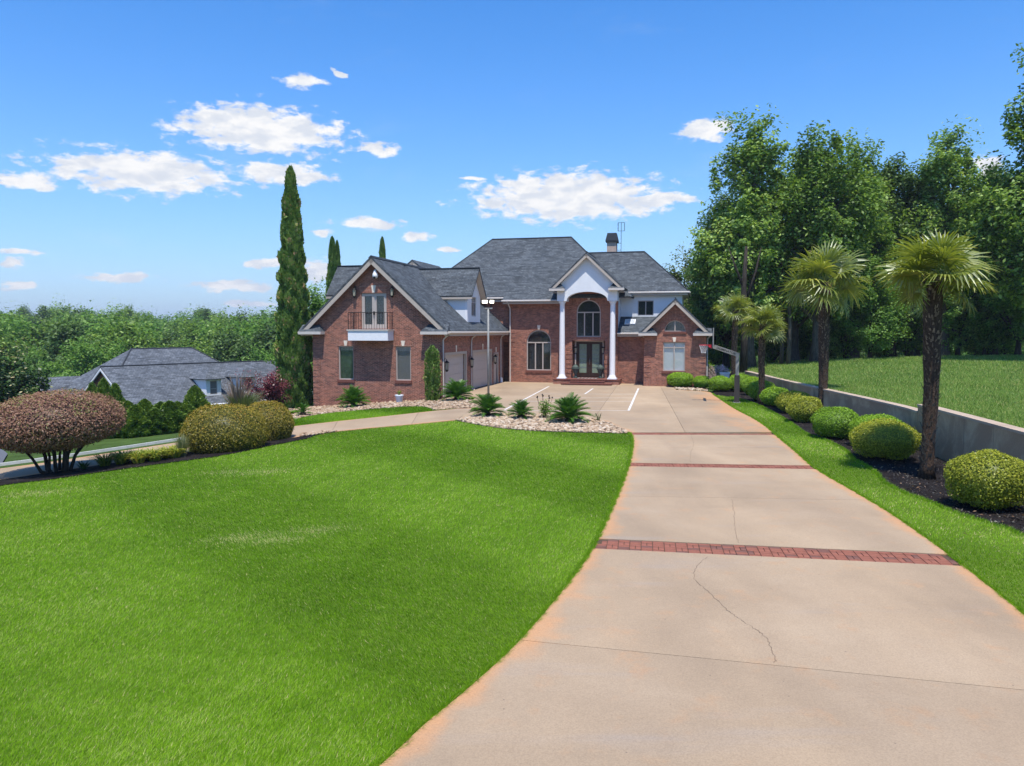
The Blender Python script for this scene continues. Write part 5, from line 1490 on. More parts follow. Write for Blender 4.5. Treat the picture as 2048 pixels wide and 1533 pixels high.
tuft('silver_grass', -11.55, 26.95, 240, 0.85, 0.38, MAT['ograss'], rg, 'upright silvery grass clump against the orange mound shrub', 'grass clump', wd=0.006, droop=0.35, tint=(0.8, 0.15))
tuft('dark_foliage_clump', -14.15, 25.35, 60, 0.35, 0.35, MAT['leafd'], rg, 'low dark stems beside the burgundy shrub trunk', 'plant', wd=0.012, droop=0.4, tint=(0.2, 0.1))
pg = tuft('plume_grass', -14.1, 40.6, 900, 1.7, 1.15, MAT['ograss'], rg, 'tall ornamental grass with pinkish plumes behind the mound shrubs', 'grass clump', wd=0.014, droop=0.4)
pl_ = tuft('plume', -14.5, 40.5, 110, 2.3, 0.9, MAT['plume'], rg, None, None, wd=0.03, droop=0.25)
pl_.parent = pg; pl_.location = (-0.3, -0.1, 0)

# ------------------------------------------------------------------ stones, mulch chips
PHI = (1 + 5 ** 0.5) / 2
ICO = unit(np.array([(-1, PHI, 0), (1, PHI, 0), (-1, -PHI, 0), (1, -PHI, 0), (0, -1, PHI), (0, 1, PHI), (0, -1, -PHI), (0, 1, -PHI), (PHI, 0, -1), (PHI, 0, 1), (-PHI, 0, -1), (-PHI, 0, 1)], float))
ICF = np.array([(0, 11, 5), (0, 5, 1), (0, 1, 7), (0, 7, 10), (0, 10, 11), (1, 5, 9), (5, 11, 4), (11, 10, 2), (10, 7, 6), (7, 1, 8), (3, 9, 4), (3, 4, 2), (3, 2, 6), (3, 6, 8), (3, 8, 9), (4, 9, 5), (2, 4, 11), (6, 2, 10), (8, 6, 7), (9, 8, 1)])
def stones(name, poly, n, s0, s1, seed, zoff=0.02, avoid=None):
    rg = np.random.default_rng(seed)
    P = np.asarray(poly); x = rg.uniform(P[:, 0].min(), P[:, 0].max(), n * 6); y = rg.uniform(P[:, 1].min(), P[:, 1].max(), n * 6)
    k = pip(poly, x, y); x, y = x[k][:n], y[k][:n]; n = len(x)
    S = np.exp(rg.uniform(math.log(s0), math.log(s1), n))
    sc = np.stack([S * rg.uniform(0.8, 1.3, n), S * rg.uniform(0.7, 1.0, n), S * rg.uniform(0.4, 0.65, n)], 1)
    V = ICO[None] * sc[:, None, :] * rg.uniform(0.85, 1.12, (n, 12, 1))
    a = rg.uniform(0, 6.28, n); tl = rg.normal(0, 0.3, n)
    ca, sa = np.cos(a)[:, None], np.sin(a)[:, None]
    vz = V[:, :, 2] + np.sin(tl)[:, None] * V[:, :, 0]
    X = V[:, :, 0] * ca - V[:, :, 1] * sa + x[:, None]; Y = V[:, :, 0] * sa + V[:, :, 1] * ca + y[:, None]
    Z = vz + (hgt(x, y) + zoff + sc[:, 2] * rg.uniform(0.2, 1.0, n))[:, None]
    F = (ICF[None] + (np.arange(n) * 12)[:, None, None]).reshape(-1, 3)
    o = link(name, fastmesh(name, np.stack([X, Y, Z], -1).reshape(-1, 3), F, MAT['stone'], np.repeat(np.clip(rg.normal(0.52, 0.27, n), 0, 1), 20)))
    return tag(o, kind='stuff')
stones('river_stones', rock_poly, 4200, 0.045, 0.105, 71).update_tag()
tag(bpy.data.objects['river_stones'], 'pale river stones spread in front of the garage wing', 'stones')
tag(stones('river_stones', bed_poly, 3300, 0.045, 0.11, 72), 'pale river stones covering the island bed under the sago palms', 'stones')
cp_ = [(10.7, 50.0), (11.6, 49.4), (12.35, 48.6), (12.6, 49.8), (12.0, 51.2), (10.8, 51.4)]
tag(stones('river_stones', cp_, 260, 0.05, 0.11, 73), 'small patch of river stones under the globe shrubs by the right gable', 'stones')
tag(stones('river_stones', [(-8.6, 31.2), (-7.1, 31.75), (-7.4, 31.35), (-8.3, 30.4)], 90, 0.04, 0.09, 74, 0.04), 'few river stones where the side driveway meets the left mulch', 'stones')
def chips(name, poly, n, seed, lab, smax=0.05):
    rg = np.random.default_rng(seed)
    P = np.asarray(poly); x = rg.uniform(P[:, 0].min(), P[:, 0].max(), n * 8); y = rg.uniform(P[:, 1].min(), P[:, 1].max(), n * 8)
    k = pip(poly, x, y)
    keep = rg.random(len(x)) < np.clip((16.0 / np.hypot(x, y)) ** 2, 0, 1)
    k &= keep & (np.hypot(x, y) > 10)
    x, y = x[k][:n], y[k][:n]; n = len(x)
    Q = np.stack([x, y, hgt(x, y) + 0.02 + rg.uniform(0, 0.025, n)], 1)
    V, F = leafquads(Q, unit(rg.normal(0, 0.45, (n, 3)) + [0, 0, 1]), rg.uniform(0.03, 0.09, n), rg.uniform(0.010, 0.022, n), rg)
    o = link(name, fastmesh(name, V, F, MAT['chip'], np.clip(rg.beta(1.6, 1.6, n), 0, 1)))
    tag(o, lab, 'mulch', kind='stuff')
chips('mulch_chips', mulch_poly, 16000, 81, 'loose black mulch chips between lawn strip and retaining wall')
chips('mulch_chips', leftmulch_poly, 5000, 82, 'loose black mulch chips under the burgundy shrub and mounds')

# ------------------------------------------------------------------ lamp post, hoop and small things
lp = empty('lamp_post', (-1.34, 43.90, 0.0), 0, 'tall slim steel lamp post with two lit floodlights in front of the garage', 'lamp post')
MB().tube([(0, 0, -0.1), (0, 0, 5.05)], [0.065, 0.055], 10).build('post', MAT['galv'], lp, smooth=True)
MB().lathe([(0.14, 0.0), (0.14, 0.05), (0.09, 0.07)], 12).build('base_plate', MAT['galv'], lp)
MB().box(-0.20, 0.24, -0.04, 0.04, 5.05, 5.13).build('crossbar', MAT['galv'], lp)
for x, rz, rx in ((-0.19, -0.05, -0.35), (0.20, 0.75, -0.30)):
    h_ = MB().box(-0.165, 0.165, -0.005, 0.09, -0.10, 0.10).box(-0.03, 0.03, 0.0, 0.05, -0.35, -0.11).build('floodlight', MAT['black'], lp)
    h_.location = (x, -0.05, 5.46); h_.rotation_euler = (0.12, 0, rz)
    MB().box(-0.15, 0.15, -0.012, -0.006, -0.085, 0.085).build('lamp_lens', MAT['flood'], h_)

hp = empty('basketball_hoop', tuple(wl(15.73, -13.33, 0.03)), -TH, 'basketball hoop with padded pole, slanted grey arm and red rim', 'basketball hoop')
MB().box(-0.13, 0.13, -0.13, 0.13, -0.06, 1.44).build('pole_pad', MAT['pad'], hp)
MB().box(-0.19, 0.19, -0.19, 0.19, -0.05, 0.015).build('base_plate', MAT['galv'], hp)
MB().box(-0.085, 0.085, -0.085, 0.085, 1.443, 2.56).build('pole', MAT['galv'], hp)
ax0, az0, ax1, az1 = 0.085, 2.48, -1.22, 2.93
d = Vector((ax1 - ax0, 0, az1 - az0)); ln = d.length; ang = math.atan2(d.z, -d.x)
am = MB().box(-ln, 0, -0.075, 0.075, -0.10, 0.11).build('arm', MAT['galv'], hp)
am.location = (ax0, 0, az0 + 0.02); am.rotation_euler = (0, ang, 0)
fc = bpy.data.curves.new('lettering', 'FONT'); fc.body = 'DOMINATOR'; fc.size = 0.17; fc.extrude = 0.003; fc.align_x = 'CENTER'; fc.align_y = 'CENTER'; fc.space_character = 1.0; fc.offset = 0.004
to = bpy.data.objects.new('lettering_src', fc); COL.objects.link(to)
bpy.context.view_layer.update()
tm = bpy.data.meshes.new_from_object(to.evaluated_get(bpy.context.evaluated_depsgraph_get()))
bpy.data.objects.remove(to)
tm.materials.clear(); tm.materials.append(MAT['text'])
tx = link('lettering', tm, am); tx.location = (-ln * 0.52, -0.080, 0.0); tx.rotation_euler = (rad(90), 0, 0)
bb = MB().box(-1.29, -1.25, -0.91, 0.91, 2.88, 2.94).box(-1.29, -1.25, -0.91, 0.91, 3.90, 3.95).box(-1.29, -1.25, -0.91, -0.86, 2.94, 3.90).box(-1.29, -1.25, 0.86, 0.91, 2.94, 3.90).build('backboard', MAT['galv'], hp)
MB().box(-1.276, -1.264, -0.86, 0.86, 2.94, 3.90).build('backboard_glass', MAT['glass'], bb)
MB().box(-1.33, -1.292, -0.30, 0.30, 2.86, 3.20).build('bracket', MAT['pad'], hp)
RC = Vector((-1.75, 0, 3.03))
rm = MB().tube([RC + Vector((0.228 * math.cos(a), 0.228 * math.sin(a), 0)) for a in np.linspace(0, 2 * math.pi, 29)], 0.014, 6, cap=False)
rm.add([(-1.335, -0.13, 3.06), (-1.335, 0.13, 3.06), (-1.335, 0.13, 2.84), (-1.335, -0.13, 2.84), (-1.56, -0.10, 3.06), (-1.56, 0.10, 3.06), (-1.56, 0.06, 2.99), (-1.56, -0.06, 2.99)], [(0, 1, 5, 4), (4, 5, 6, 7), (7, 6, 2, 3), (0, 4, 7, 3), (1, 2, 6, 5), (0, 3, 2, 1)])
rmo = rm.build('rim', MAT['red'], hp)
nt = MB()
for k in range(12):
    for sg in (1, -1):
        pts = []
        for q in range(7):
            t = q / 6; a = 2 * math.pi * k / 12 + sg * t * 1.3; r = 0.222 - 0.10 * min(1, t * 1.2)
            pts.append(RC + Vector((r * math.cos(a), r * math.sin(a), -0.01 - 0.42 * t)))
        nt.tube(pts, 0.007, 3, cap=False)
nt.build('net', MAT['net'], rmo)

for x, lab in ((4.62 - 0.03, 'green aged urn left of the front door'), (7.22 + 0.03, 'green aged urn right of the front door')):
    p = wl(x + (0.42 if x < 6 else -0.42), -0.05, 0.405)
    u = empty('urn', p, -TH, lab, 'urn', 'urns beside the front door')
    MB().box(-0.16, 0.16, -0.16, 0.16, 0.0, 0.06).build('plinth', MAT['verdigris'], u)
    MB().lathe([(0.15, 0.06), (0.10, 0.12), (0.06, 0.22), (0.09, 0.28), (0.19, 0.42), (0.22, 0.60), (0.31, 0.68), (0.31, 0.72), (0.20, 0.72)], 16).build('bowl', MAT['verdigris'], u, smooth=True)
    MB().lathe([(0.28, 0.725), (0.24, 0.80), (0.16, 0.90), (0.05, 0.97), (0.01, 1.0)], 14).build('lid', MAT['verdigris'], u, smooth=True)
mt = MB().box(-0.75, 0.75, -0.25, 0.25, 0.0, 0.015).build('doormat', MAT['darkbark'])
mt.location = wl(5.92, -0.45, 0.402); mt.rotation_euler = (0, 0, -TH)
tag(mt, 'black and white striped doormat in front of the double door', 'doormat')
for k in range(6):
    s_ = MB().add([(-0.72 + k * 0.25, -0.24, 0.018), (-0.62 + k * 0.25, -0.24, 0.018), (-0.50 + k * 0.25, 0.24, 0.018), (-0.60 + k * 0.25, 0.24, 0.018)], [(0, 1, 2, 3)]).build('stripe', MAT['white'], mt)
pp = empty('planter', tuple(wl(-2.85, -14.75)[:2]) + (hs(*wl(-2.85, -14.75)[:2]) + 0.02,), 0, 'white glazed planter with a small succulent below the wing window', 'planter')
MB().lathe([(0.15, 0.0), (0.17, 0.04), (0.22, 0.36), (0.25, 0.42), (0.25, 0.47), (0.20, 0.47), (0.19, 0.42)], 18).build('pot', MAT['planter'], pp, smooth=True)
t_ = tuft('succulent', 0, 0, 40, 0.30, 0.18, MAT['lily'], np.random.default_rng(9), None, None, wd=0.02, droop=0.3, z=0.43); t_.parent = pp
bn = empty('storage_bin', (14.05, 50.0, 0.0), -TH, 'white lidded plastic bin behind the basketball pole', 'bin')
MB().add([(-0.22, -0.22, 0), (0.22, -0.22, 0), (0.22, 0.22, 0), (-0.22, 0.22, 0), (-0.29, -0.29, 0.95), (0.29, -0.29, 0.95), (0.29, 0.29, 0.95), (-0.29, 0.29, 0.95)], [(0, 3, 2, 1), (4, 5, 6, 7), (0, 1, 5, 4), (1, 2, 6, 5), (2, 3, 7, 6), (3, 0, 4, 7)]).build('bin_body', MAT['binwhite'], bn)
MB().box(-0.33, 0.33, -0.33, 0.33, 0.953, 1.04).build('lid', MAT['binwhite'], bn)
bn.location = (14.25, 51.8, 0.0)
def bloom(name, x, y, r, hh, mat, lab, seed):
    rg = np.random.default_rng(seed)
    root = empty(name, (x, y, 0), 0, lab, 'flowering shrub')
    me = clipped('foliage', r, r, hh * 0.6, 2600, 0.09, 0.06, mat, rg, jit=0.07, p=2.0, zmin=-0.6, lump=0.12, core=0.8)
    link('foliage', me, root).location = (0, 0, hh * 0.4)
    MB().tube([(0, 0, -0.05), (0, 0, hh * 0.4)], 0.05, 6).build('stem', MAT['darkbark'], root)
bloom('hydrangea', 13.6, 54.3, 0.75, 1.35, MAT['hydrangea'], 'pale pink hydrangea at the right corner of the house', 91)
bloom('blue_flower_shrub', 14.75, 54.8, 0.65, 1.40, MAT['blueflower'], 'blue flowering shrub beside the pale hydrangea', 92)
bloom('lime_shrub', 14.3, 57.6, 1.0, 1.6, MAT['limeleaf'], 'low yellow green shrub behind the hydrangea', 93)
kc = MB().tube([(-5.6, 45.0, 0), (-5.6, 45.0, 0.5)], 0.02, 6)
kcx, kcy = wl(-1.1, -14.4)[:2]
sp = empty('garden_tap', (kcx, kcy, hs(kcx, kcy)), 0, 'small dark garden tap pipe at the wing wall near the narrow cypress', 'tap')
MB().tube([(0, 0, -0.05), (0, 0, 0.45), (0.0, -0.10, 0.47)], 0.022, 6).build('pipe', MAT['black'], sp)
MB().lathe([(0.05, 0.48), (0.05, 0.51)], 8).build('tap_wheel', MAT['black'], sp)

# street corner and kerb far left below the side drive
st = sheet('street', [(-60, 10), (-28, 24.0), (-20.2, 27.4), (-19.0, 28.6), (-21, 32), (-30, 44), (-60, 50)], 0.012, MAT['asphalt'], step=2.0)
def ribbon(name, pts, wd, zh, mat, lab, cat):
    P = np.asarray(smooth_line(pts, 6)); mb = MB()
    for p, q in zip(P[:-1], P[1:]):
        dd = (q - p) / np.linalg.norm(q - p); n = np.array([-dd[1], dd[0]]) * wd / 2
        c = [p - n, q - n, q + n, p + n]; z = [hs(*t) for t in c]
        mb.add([(*t, zz - 0.1) for t, zz in zip(c, z)] + [(*t, zz + zh) for t, zz in zip(c, z)], [(4, 5, 6, 7), (0, 1, 5, 4), (2, 3, 7, 6), (1, 2, 6, 5), (3, 0, 4, 7)])
    return tag(mb.build(name, mat), lab, cat, kind='structure')
ribbon('kerb', [(-28, 24.05), (-20.2, 27.45), (-18.9, 28.4), (-17.6, 29.5), (-16.2, 31.0), (-14.2, 33.4), (-12.6, 35.6)], 0.10, 0.05, MAT['kerb'], None, None)
# ------------------------------------------------------------------ trees
def crown_mesh(seed, R, Hc, ncl, nleaf, L, mat, prof, cl_r=0.75, lobes=0.25, shell=0.55, up=0.4, tm=0.5):
    """leaf clumps spread through an irregular envelope; z from 0 to Hc. returns mesh and clump centres"""
    rg = np.random.default_rng(seed)
    ph = rg.uniform(0, 6.28, 8)
    C = []
    while len(C) < ncl:
        t = rg.uniform(0.02, 1.0); a = rg.uniform(0, 6.28)
        env = prof(t) * (1 + lobes * (math.sin(2 * a + ph[0] + 3 * t) * 0.5 + math.sin(3 * a + ph[1] - 5 * t) * 0.35 + math.sin(9 * t + ph[2] + a) * 0.4))
        if rg.random() > max(0.15, prof(t)): continue
        r = env * rg.uniform(0, 1) ** shell
        C.append((R * r * math.cos(a), R * r * math.sin(a), Hc * t))
    C = np.array(C)
    k = rg.integers(0, ncl, nleaf)
    s = rg.lognormal(0, 0.28, ncl) * cl_r
    g_ = rg.normal(size=(nleaf, 3))
    d = unit(g_)
    cen = np.array([0, 0, Hc * 0.40])
    ax = unit(unit(C - cen) + np.array([0, 0, 0.35]) + rg.normal(0, 0.45, C.shape))
    st = rg.uniform(0.3, 1.5, ncl)
    q = d * (rg.uniform(0.12, 1.0, nleaf) ** 0.5 * s[k])[:, None]
    P = C[k] + q * np.array([1, 1, 0.8]) + ax[k] * ((q * ax[k]).sum(1) * st[k])[:, None]
    N = unit(d * 0.35 + unit(P - cen) * 0.2 + np.array([0, 0, 0.8]) + rg.normal(0, 0.5, d.shape))
    ct = rg.normal(0, 0.11, ncl)
    t = np.clip(rg.normal(tm, 0.25, nleaf) + ct[k], 0, 1)
    V, F = leafquads(P, N, L * rg.uniform(0.7, 1.35, nleaf), L * 0.66 * rg.uniform(0.7, 1.3, nleaf), rg, 0.12)
    return fastmesh('crown', V, F, mat, t), C

def trunk_mesh(seed, h, r, C, zc, nlimb, mat, wob=0.25, top=0.8):
    """tapered trunk with limbs that reach clump centres (C in crown coordinates, crown base at zc)"""
    rg = np.random.default_rng(seed + 999)
    m = MB()
    Hc = C[:, 2].max()
    n = 9
    path = []; rads = []
    ht = zc + Hc * top
    for i in range(n):
        t = i / (n - 1)
        path.append(Vector((wob * math.sin(t * 3 + seed) * t, wob * math.cos(t * 2.5 + seed * 2) * t, -0.35 + (ht + 0.35) * t)))
        rads.append(r * (1.55 if i == 0 else 1) * (1 - 0.88 * t) + 0.02)
    m.tube(path, rads, 9)
    idx = rg.choice(len(C), min(nlimb, len(C)), replace=False)
    for j in idx:
        e = Vector(C[j]) + Vector((0, 0, zc))
        if e.z < zc * 0.6: continue
        z0 = max(zc * 0.75, min(ht * 0.92, e.z - 0.9 * math.hypot(e.x, e.y) - 0.4))
        t = min(0.98, (z0 + 0.35) / (ht + 0.35)); q = t * (n - 1); i = min(n - 2, int(q))
        b = path[i].lerp(path[i + 1], q - i); rb = (rads[i] * (1 - (q - i)) + rads[i + 1] * (q - i)) * 0.55
        mid = b.lerp(e, 0.5) + Vector((rg.normal(0, 0.15), rg.normal(0, 0.15), 0.25))
        m.tube([b, mid, e], [rb, rb * 0.6, 0.02], 5)
    o = m.build('trunk', mat, None, smooth=True)
    me = o.data
    bpy.data.objects.remove(o)
    return me

def p_oval(t): return max(0.05, math.sin(math.pi * min(1, (t * 0.92 + 0.08))) ** 0.55 * (1 - 0.25 * t))
def p_tall(t): return max(0.06, (1 - t) ** 0.55 * (0.55 + 0.75 * min(1, t * 3)) * 0.95)
def p_round(t): return max(0.05, math.sqrt(max(0, 1 - (2 * t - 1) ** 2)))
def p_cone(t): return max(0.03, (1 - t) ** 0.8)

def make_proto(seed, R, Hc, zc, ncl, nleaf, L, leaf, bark, prof, r, nlimb, **kw):
    c, C = crown_mesh(seed, R, Hc, ncl, nleaf, L, MAT[leaf], prof, **kw)
    return dict(c=c, t=trunk_mesh(seed, zc + Hc, r, C, zc, nlimb, MAT[bark]), zc=zc)
def place(proto, name, x, y, z, s, rz, label, cat='tree', group=None, sz=1.0):
    root = empty(name, (x, y, z), rz, label, cat, group, scale=(s, s, s * sz))
    link('trunk', proto['t'], root)
    link('crown', proto['c'], root).location = (0, 0, proto['zc'])
    return root

# tall hardwoods on the right
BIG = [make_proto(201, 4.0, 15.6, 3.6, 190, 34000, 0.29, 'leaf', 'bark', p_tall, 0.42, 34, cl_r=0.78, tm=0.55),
       make_proto(202, 4.6, 14.0, 4.0, 200, 36000, 0.29, 'leaf', 'bark', p_oval, 0.50, 38, cl_r=0.80, tm=0.50),
       make_proto(203, 4.2, 14.0, 4.2, 180, 33000, 0.29, 'leafd', 'darkbark', p_oval, 0.36, 34, cl_r=0.80, tm=0.58),
       make_proto(204, 3.4, 9.0, 1.2, 120, 22000, 0.24, 'leafb', 'darkbark', p_oval, 0.20, 24, cl_r=0.75, tm=0.50)]
def at_u(u, D): return (u - 1024) / 1550 * D
RT = [(0, 1498, 58.0, 1.00, 0.3, 'tallest poplar like tree with pointed crown nearest the brick house', 1.0),
      (2, 1452, 63.0, 0.80, 2.0, 'dark leaved tree behind the farthest palm, beside the house', 1.0),
      (1, 1585, 62.0, 0.94, 1.2, 'broad leafy tree behind the second and third palms', 1.0),
      (1, 1636, 56.5, 0.92, 2.9, 'leafy tree on a thick grey trunk just behind the second palm', 1.04),
      (0, 1706, 61.0, 0.94, 4.0, 'upright tree with spiky crown top behind the second palm', 0.98),
      (2, 1782, 63.0, 0.93, 0.9, 'dark dense tree between the two tallest palms', 0.98),
      (0, 1885, 60.0, 0.96, 5.1, 'tall tree standing behind the tallest palm', 0.98),
      (1, 1828, 64.0, 0.90, 3.7, 'broad tree crowded behind the tallest palm trunk', 0.98),
      (2, 1985, 61.0, 0.90, 1.9, 'dark tree at the back of the upper lawn', 0.92),
      (0, 2085, 50.0, 1.04, 0.5, 'tallest tree at the edge of the upper lawn', 1.02),
      (1, 1960, 68.0, 0.85, 0.1, 'paler tree deep in the wood behind the upper lawn', 1.0)]
for i, (p, u, D, s, rz, lab, sz) in enumerate(RT):
    D += 2.5; x = at_u(u, D); place(BIG[p], 'hardwood_tree', x, D, float(upz(x, D)) if x > 16.5 else hs(x, D), s, rz, lab, 'tree', 'tall trees behind the upper lawn', sz)
UT = [(1690, 64, 0.80, 'bright young tree right of the thick grey trunk'), (1740, 61, 0.72, 'bright low tree at the edge of the upper lawn between palms'),
      (1915, 63, 0.86, 'bright bushy tree right of the tallest palm trunk'), (2035, 60, 0.95, 'bright bushy tree under the tallest edge tree'),
      (1812, 66, 0.80, 'bright young tree just left of the tallest palm trunk'), (1548, 70, 0.72, 'bright young tree seen between the slim palm and grey trunk'),
      (1430, 68, 0.85, 'bright tree directly behind the basketball hoop'), (1968, 62, 0.62, 'small bright tree on the upper lawn crest'), (1865, 70, 0.85, 'bright tree deep behind the tallest palm trunk'), (1655, 69, 0.62, 'low leafy tree just right of the thick grey trunk'), (1765, 68, 0.55, 'low leafy tree in the gap between the second and tallest palms'), (1950, 67, 0.60, 'low leafy tree on the crest right of the tallest palm'), (1590, 72, 0.60, 'low leafy tree between thin trunks and the thick grey trunk'), (2010, 68, 0.62, 'low leafy tree under the edge tree')]
for i, (u, D, s, lab) in enumerate(UT):
    x = at_u(u, D); place(BIG[3], 'young_tree', x, D, float(upz(x, D)) if x > 17 else hs(x, D), s, i * 1.3, lab, 'tree', 'young trees under the tall wood')
for i, (u, D, h, r, lab) in enumerate([(1563, 60, 9, 0.13, 'thin bare trunk standing behind the slim palm'), (1577, 59, 9, 0.15, 'thin grey trunk between slim palm and thick trunk'), (1487, 55.5, 9, 0.24, 'dark straight trunk behind the basketball pole')]):
    x = at_u(u, D); root = empty('tree_trunk', (x, D, hs(x, D) if x < 16.5 else float(upz(x, D))), 0, lab, 'tree trunk', 'bare trunks below the tall crowns')
    tk = MB().tube([(0, 0, -0.4), (0.05, 0, h * 0.3), (-0.06, 0.05, h * 0.7), (0.05, 0, h)], [r * 1.3, r, r * 0.8, r * 0.4], 9).build('trunk', MAT['darkbark' if i == 2 else 'bark'], root, smooth=True)
    MB().tube([(0.0, 0, h * 0.55), (0.8, 0.2, h * 0.8), (1.2, 0.3, h)], [r * 0.5, r * 0.35, 0.02], 6).tube([(0, 0, h * 0.65), (-0.7, 0.1, h * 0.85), (-1.2, 0.1, h)], [r * 0.45, r * 0.3, 0.02], 6).build('branch', MAT['darkbark' if i == 2 else 'bark'], root, smooth=True)

OL = make_proto(211, 3.2, 7.0, 4.0, 60, 12000, 0.24, 'leafy', 'bark', p_oval, 0.24, 22, cl_r=0.75)
x = at_u(1362, 82); place(OL, 'olive_leaved_tree', x, 82, hs(x, 82), 1.25, 0.4, 'yellow green tree rising behind the right end of the house')
x = at_u(1415, 76); place(OL, 'olive_leaved_tree', x, 76, hs(x, 76), 0.98, 2.4, 'lighter green tree beyond the house corner next to the tall dark wood')

# italian cypresses
def cypress_mesh(seed, H, R, n, L, mat, prof):
    rg = np.random.default_rng(seed)
    t = rg.uniform(0, 1, n) ** 1.15
    a = rg.uniform(0, 6.28, n)
    pr = np.array([prof(q) for q in np.linspace(0, 1, 101)]); rad_ = np.interp(t, np.linspace(0, 1, 101), pr)
    ph = rg.uniform(0, 6, 6)
    lum = 1 + 0.24 * np.sin(a * 4 + t * H * 1.7 + ph[0] + 1.5 * np.sin(t * H * 0.8)) * np.sin(t * H * 2.6 + ph[1] + 2 * np.sin(a * 2)) + 0.07 * np.sin(a * 9 + ph[2] - t * H * 4) + 0.06 * np.sin(t * H * 5.5 + a * 2)
    r = R * rad_ * lum * (1 - 0.30 * rg.random(n) ** 2.2) + rg.normal(0, 0.02, n)
    P = np.stack([r * np.cos(a), r * np.sin(a), H * t + rg.normal(0, 0.05, n)], 1)
    d = np.stack([np.cos(a), np.sin(a), np.zeros(n)], 1)
    # sprays point up and out
    axis = unit(d * 0.65 + np.array([0, 0, 1.0]) + rg.normal(0, 0.35, d.shape))
    side = unit(np.cross(axis, unit(d + rg.normal(0, 0.5, d.shape))))
    Ls = (L * rg.uniform(0.7, 1.4, n))[:, None]; Ws = Ls * 0.33
    V = np.stack([P - axis * Ls / 2, P + side * Ws, P + axis * Ls / 2, P - side * Ws], 1).reshape(-1, 3)
    F = np.arange(4 * n).reshape(n, 4)
    tt = np.clip(rg.normal(0.48, 0.18, n) + 0.25 * (lum - 1) * 4, 0, 1)  # lumps tinted lighter, hollows darker: relief shading painted into the colour
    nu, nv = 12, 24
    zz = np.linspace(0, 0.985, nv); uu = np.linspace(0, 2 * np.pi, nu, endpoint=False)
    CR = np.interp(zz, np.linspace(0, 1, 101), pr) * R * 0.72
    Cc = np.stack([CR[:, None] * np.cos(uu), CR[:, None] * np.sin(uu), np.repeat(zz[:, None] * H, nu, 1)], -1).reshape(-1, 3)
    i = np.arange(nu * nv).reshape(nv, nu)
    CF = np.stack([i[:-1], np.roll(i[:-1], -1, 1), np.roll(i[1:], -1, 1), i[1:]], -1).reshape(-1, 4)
    return fastmesh('crown', np.concatenate([V, Cc]), np.concatenate([F, CF + len(V)]), mat, np.concatenate([tt, np.full(len(CF), 0.1)]))  # added inner core, its dark tint painting the shade between sprays
def cy_prof(t): return min(1.0, (0.80 + 1.0 * t) if t < 0.2 else 1.0) * max(0, 1 - t) ** 0.52 * 1.05 + 0.015
CYM = cypress_mesh(301, 14.3, 1.12, 42000, 0.26, MAT['cypress'], cy_prof)
def cyp(x, y, z, s, sz, lab, me=None, grp='tall italian cypresses'):
    root = empty('cypress_tree', (x, y, z), x, lab, 'cypress', grp, scale=(s, s, sz))
    link('crown', me or CYM, root).location = (0, 0, 0.25)
    MB().tube([(0, 0, -0.4), (0, 0, 3)], [0.2, 0.15], 8).build('trunk', MAT['darkbark'], root)
cyp(-13.28, 47.2, hs(-13.28, 47.2), 0.90, 0.99, 'very tall dense italian cypress left of the garage wing')
cyp(at_u(668, 66), 66, hs(at_u(668, 66), 66), 0.70, 0.97, 'slim double topped cypress peeking over the left dormer')
cyp(at_u(676, 66), 66.3, hs(at_u(676, 66), 66), 0.52, 0.94, 'slimmer twin of the cypress peeking over the left dormer')
cyp(at_u(767, 72), 72, hs(at_u(767, 72), 72), 0.62, 0.99, 'cypress tip rising behind the wing ridge')
nc = cypress_mesh(302, 3.05, 0.36, 7000, 0.13, MAT['cypress'], lambda t: 0.75 + 0.25 * math.sin(t * 3.1) if t < 0.92 else 0.6 * (1 - t) / 0.08 + 0.1)
xx, yy = wl(-0.85, -14.75)[:2]
root = empty('narrow_cypress', (xx, yy, hs(xx, yy)), 0, 'small narrow columnar cypress at the garage wing corner', 'cypress')
link('crown', nc, root)
MB().tube([(0, 0, -0.1), (0, 0, 0.8)], 0.06, 6).build('trunk', MAT['darkbark'], root)

# arborvitae hedge below the side drive
AM = [cypress_mesh(310 + i, 3.0, 0.78, 7000, 0.16, MAT['arbor'], lambda t: (0.86 + 0.14 * math.sin(t * 5)) * (1 - t ** 3.0) ** 0.8 + 0.03) for i in range(2)]
HD = [(182, 37.5, 0.98), (205, 38.0, 0.96), (228, 38.0, 0.80), (252, 37.0, 0.60), (268, 36.5, 0.48), (286, 37.5, 0.52), (304, 37.0, 0.44), (318, 38.5, 0.50), (336, 37.6, 0.46), (352, 38.4, 0.52), (370, 38.8, 0.46), (388, 39.6, 0.66), (406, 40.2, 0.48), (150, 36.8, 0.52), (128, 36.0, 0.5)]
HL = ['second tallest arborvitae hedge plant behind the burgundy shrub', 'tallest arborvitae in the hedge, in front of the neighbour gable', 'arborvitae beside the tallest one, at the neighbour gable foot']
for i, (u, D, s) in enumerate(HD):
    x = at_u(u, D); z = hs(x, D)
    lab = HL[i] if i < 3 else 'pointed conical arborvitae topping the hedge line' if i == 11 else 'bushy arborvitae hedge plant between the side driveway and the grey roofed house'
    root = empty('arborvitae', (x, D, z), i * 0.9, lab, 'hedge plant', 'arborvitae hedge row', scale=((0.82, 0.82) if i < 3 else (1.0, 1.0)) + (s * (0.90 + 0.08 * (i % 3)),))
    link('crown', AM[i % 2], root).location = (0, 0, 0.05)
    MB().tube([(0, 0, -0.2), (0, 0, 1.0)], 0.07, 6).build('trunk', MAT['darkbark'], root)

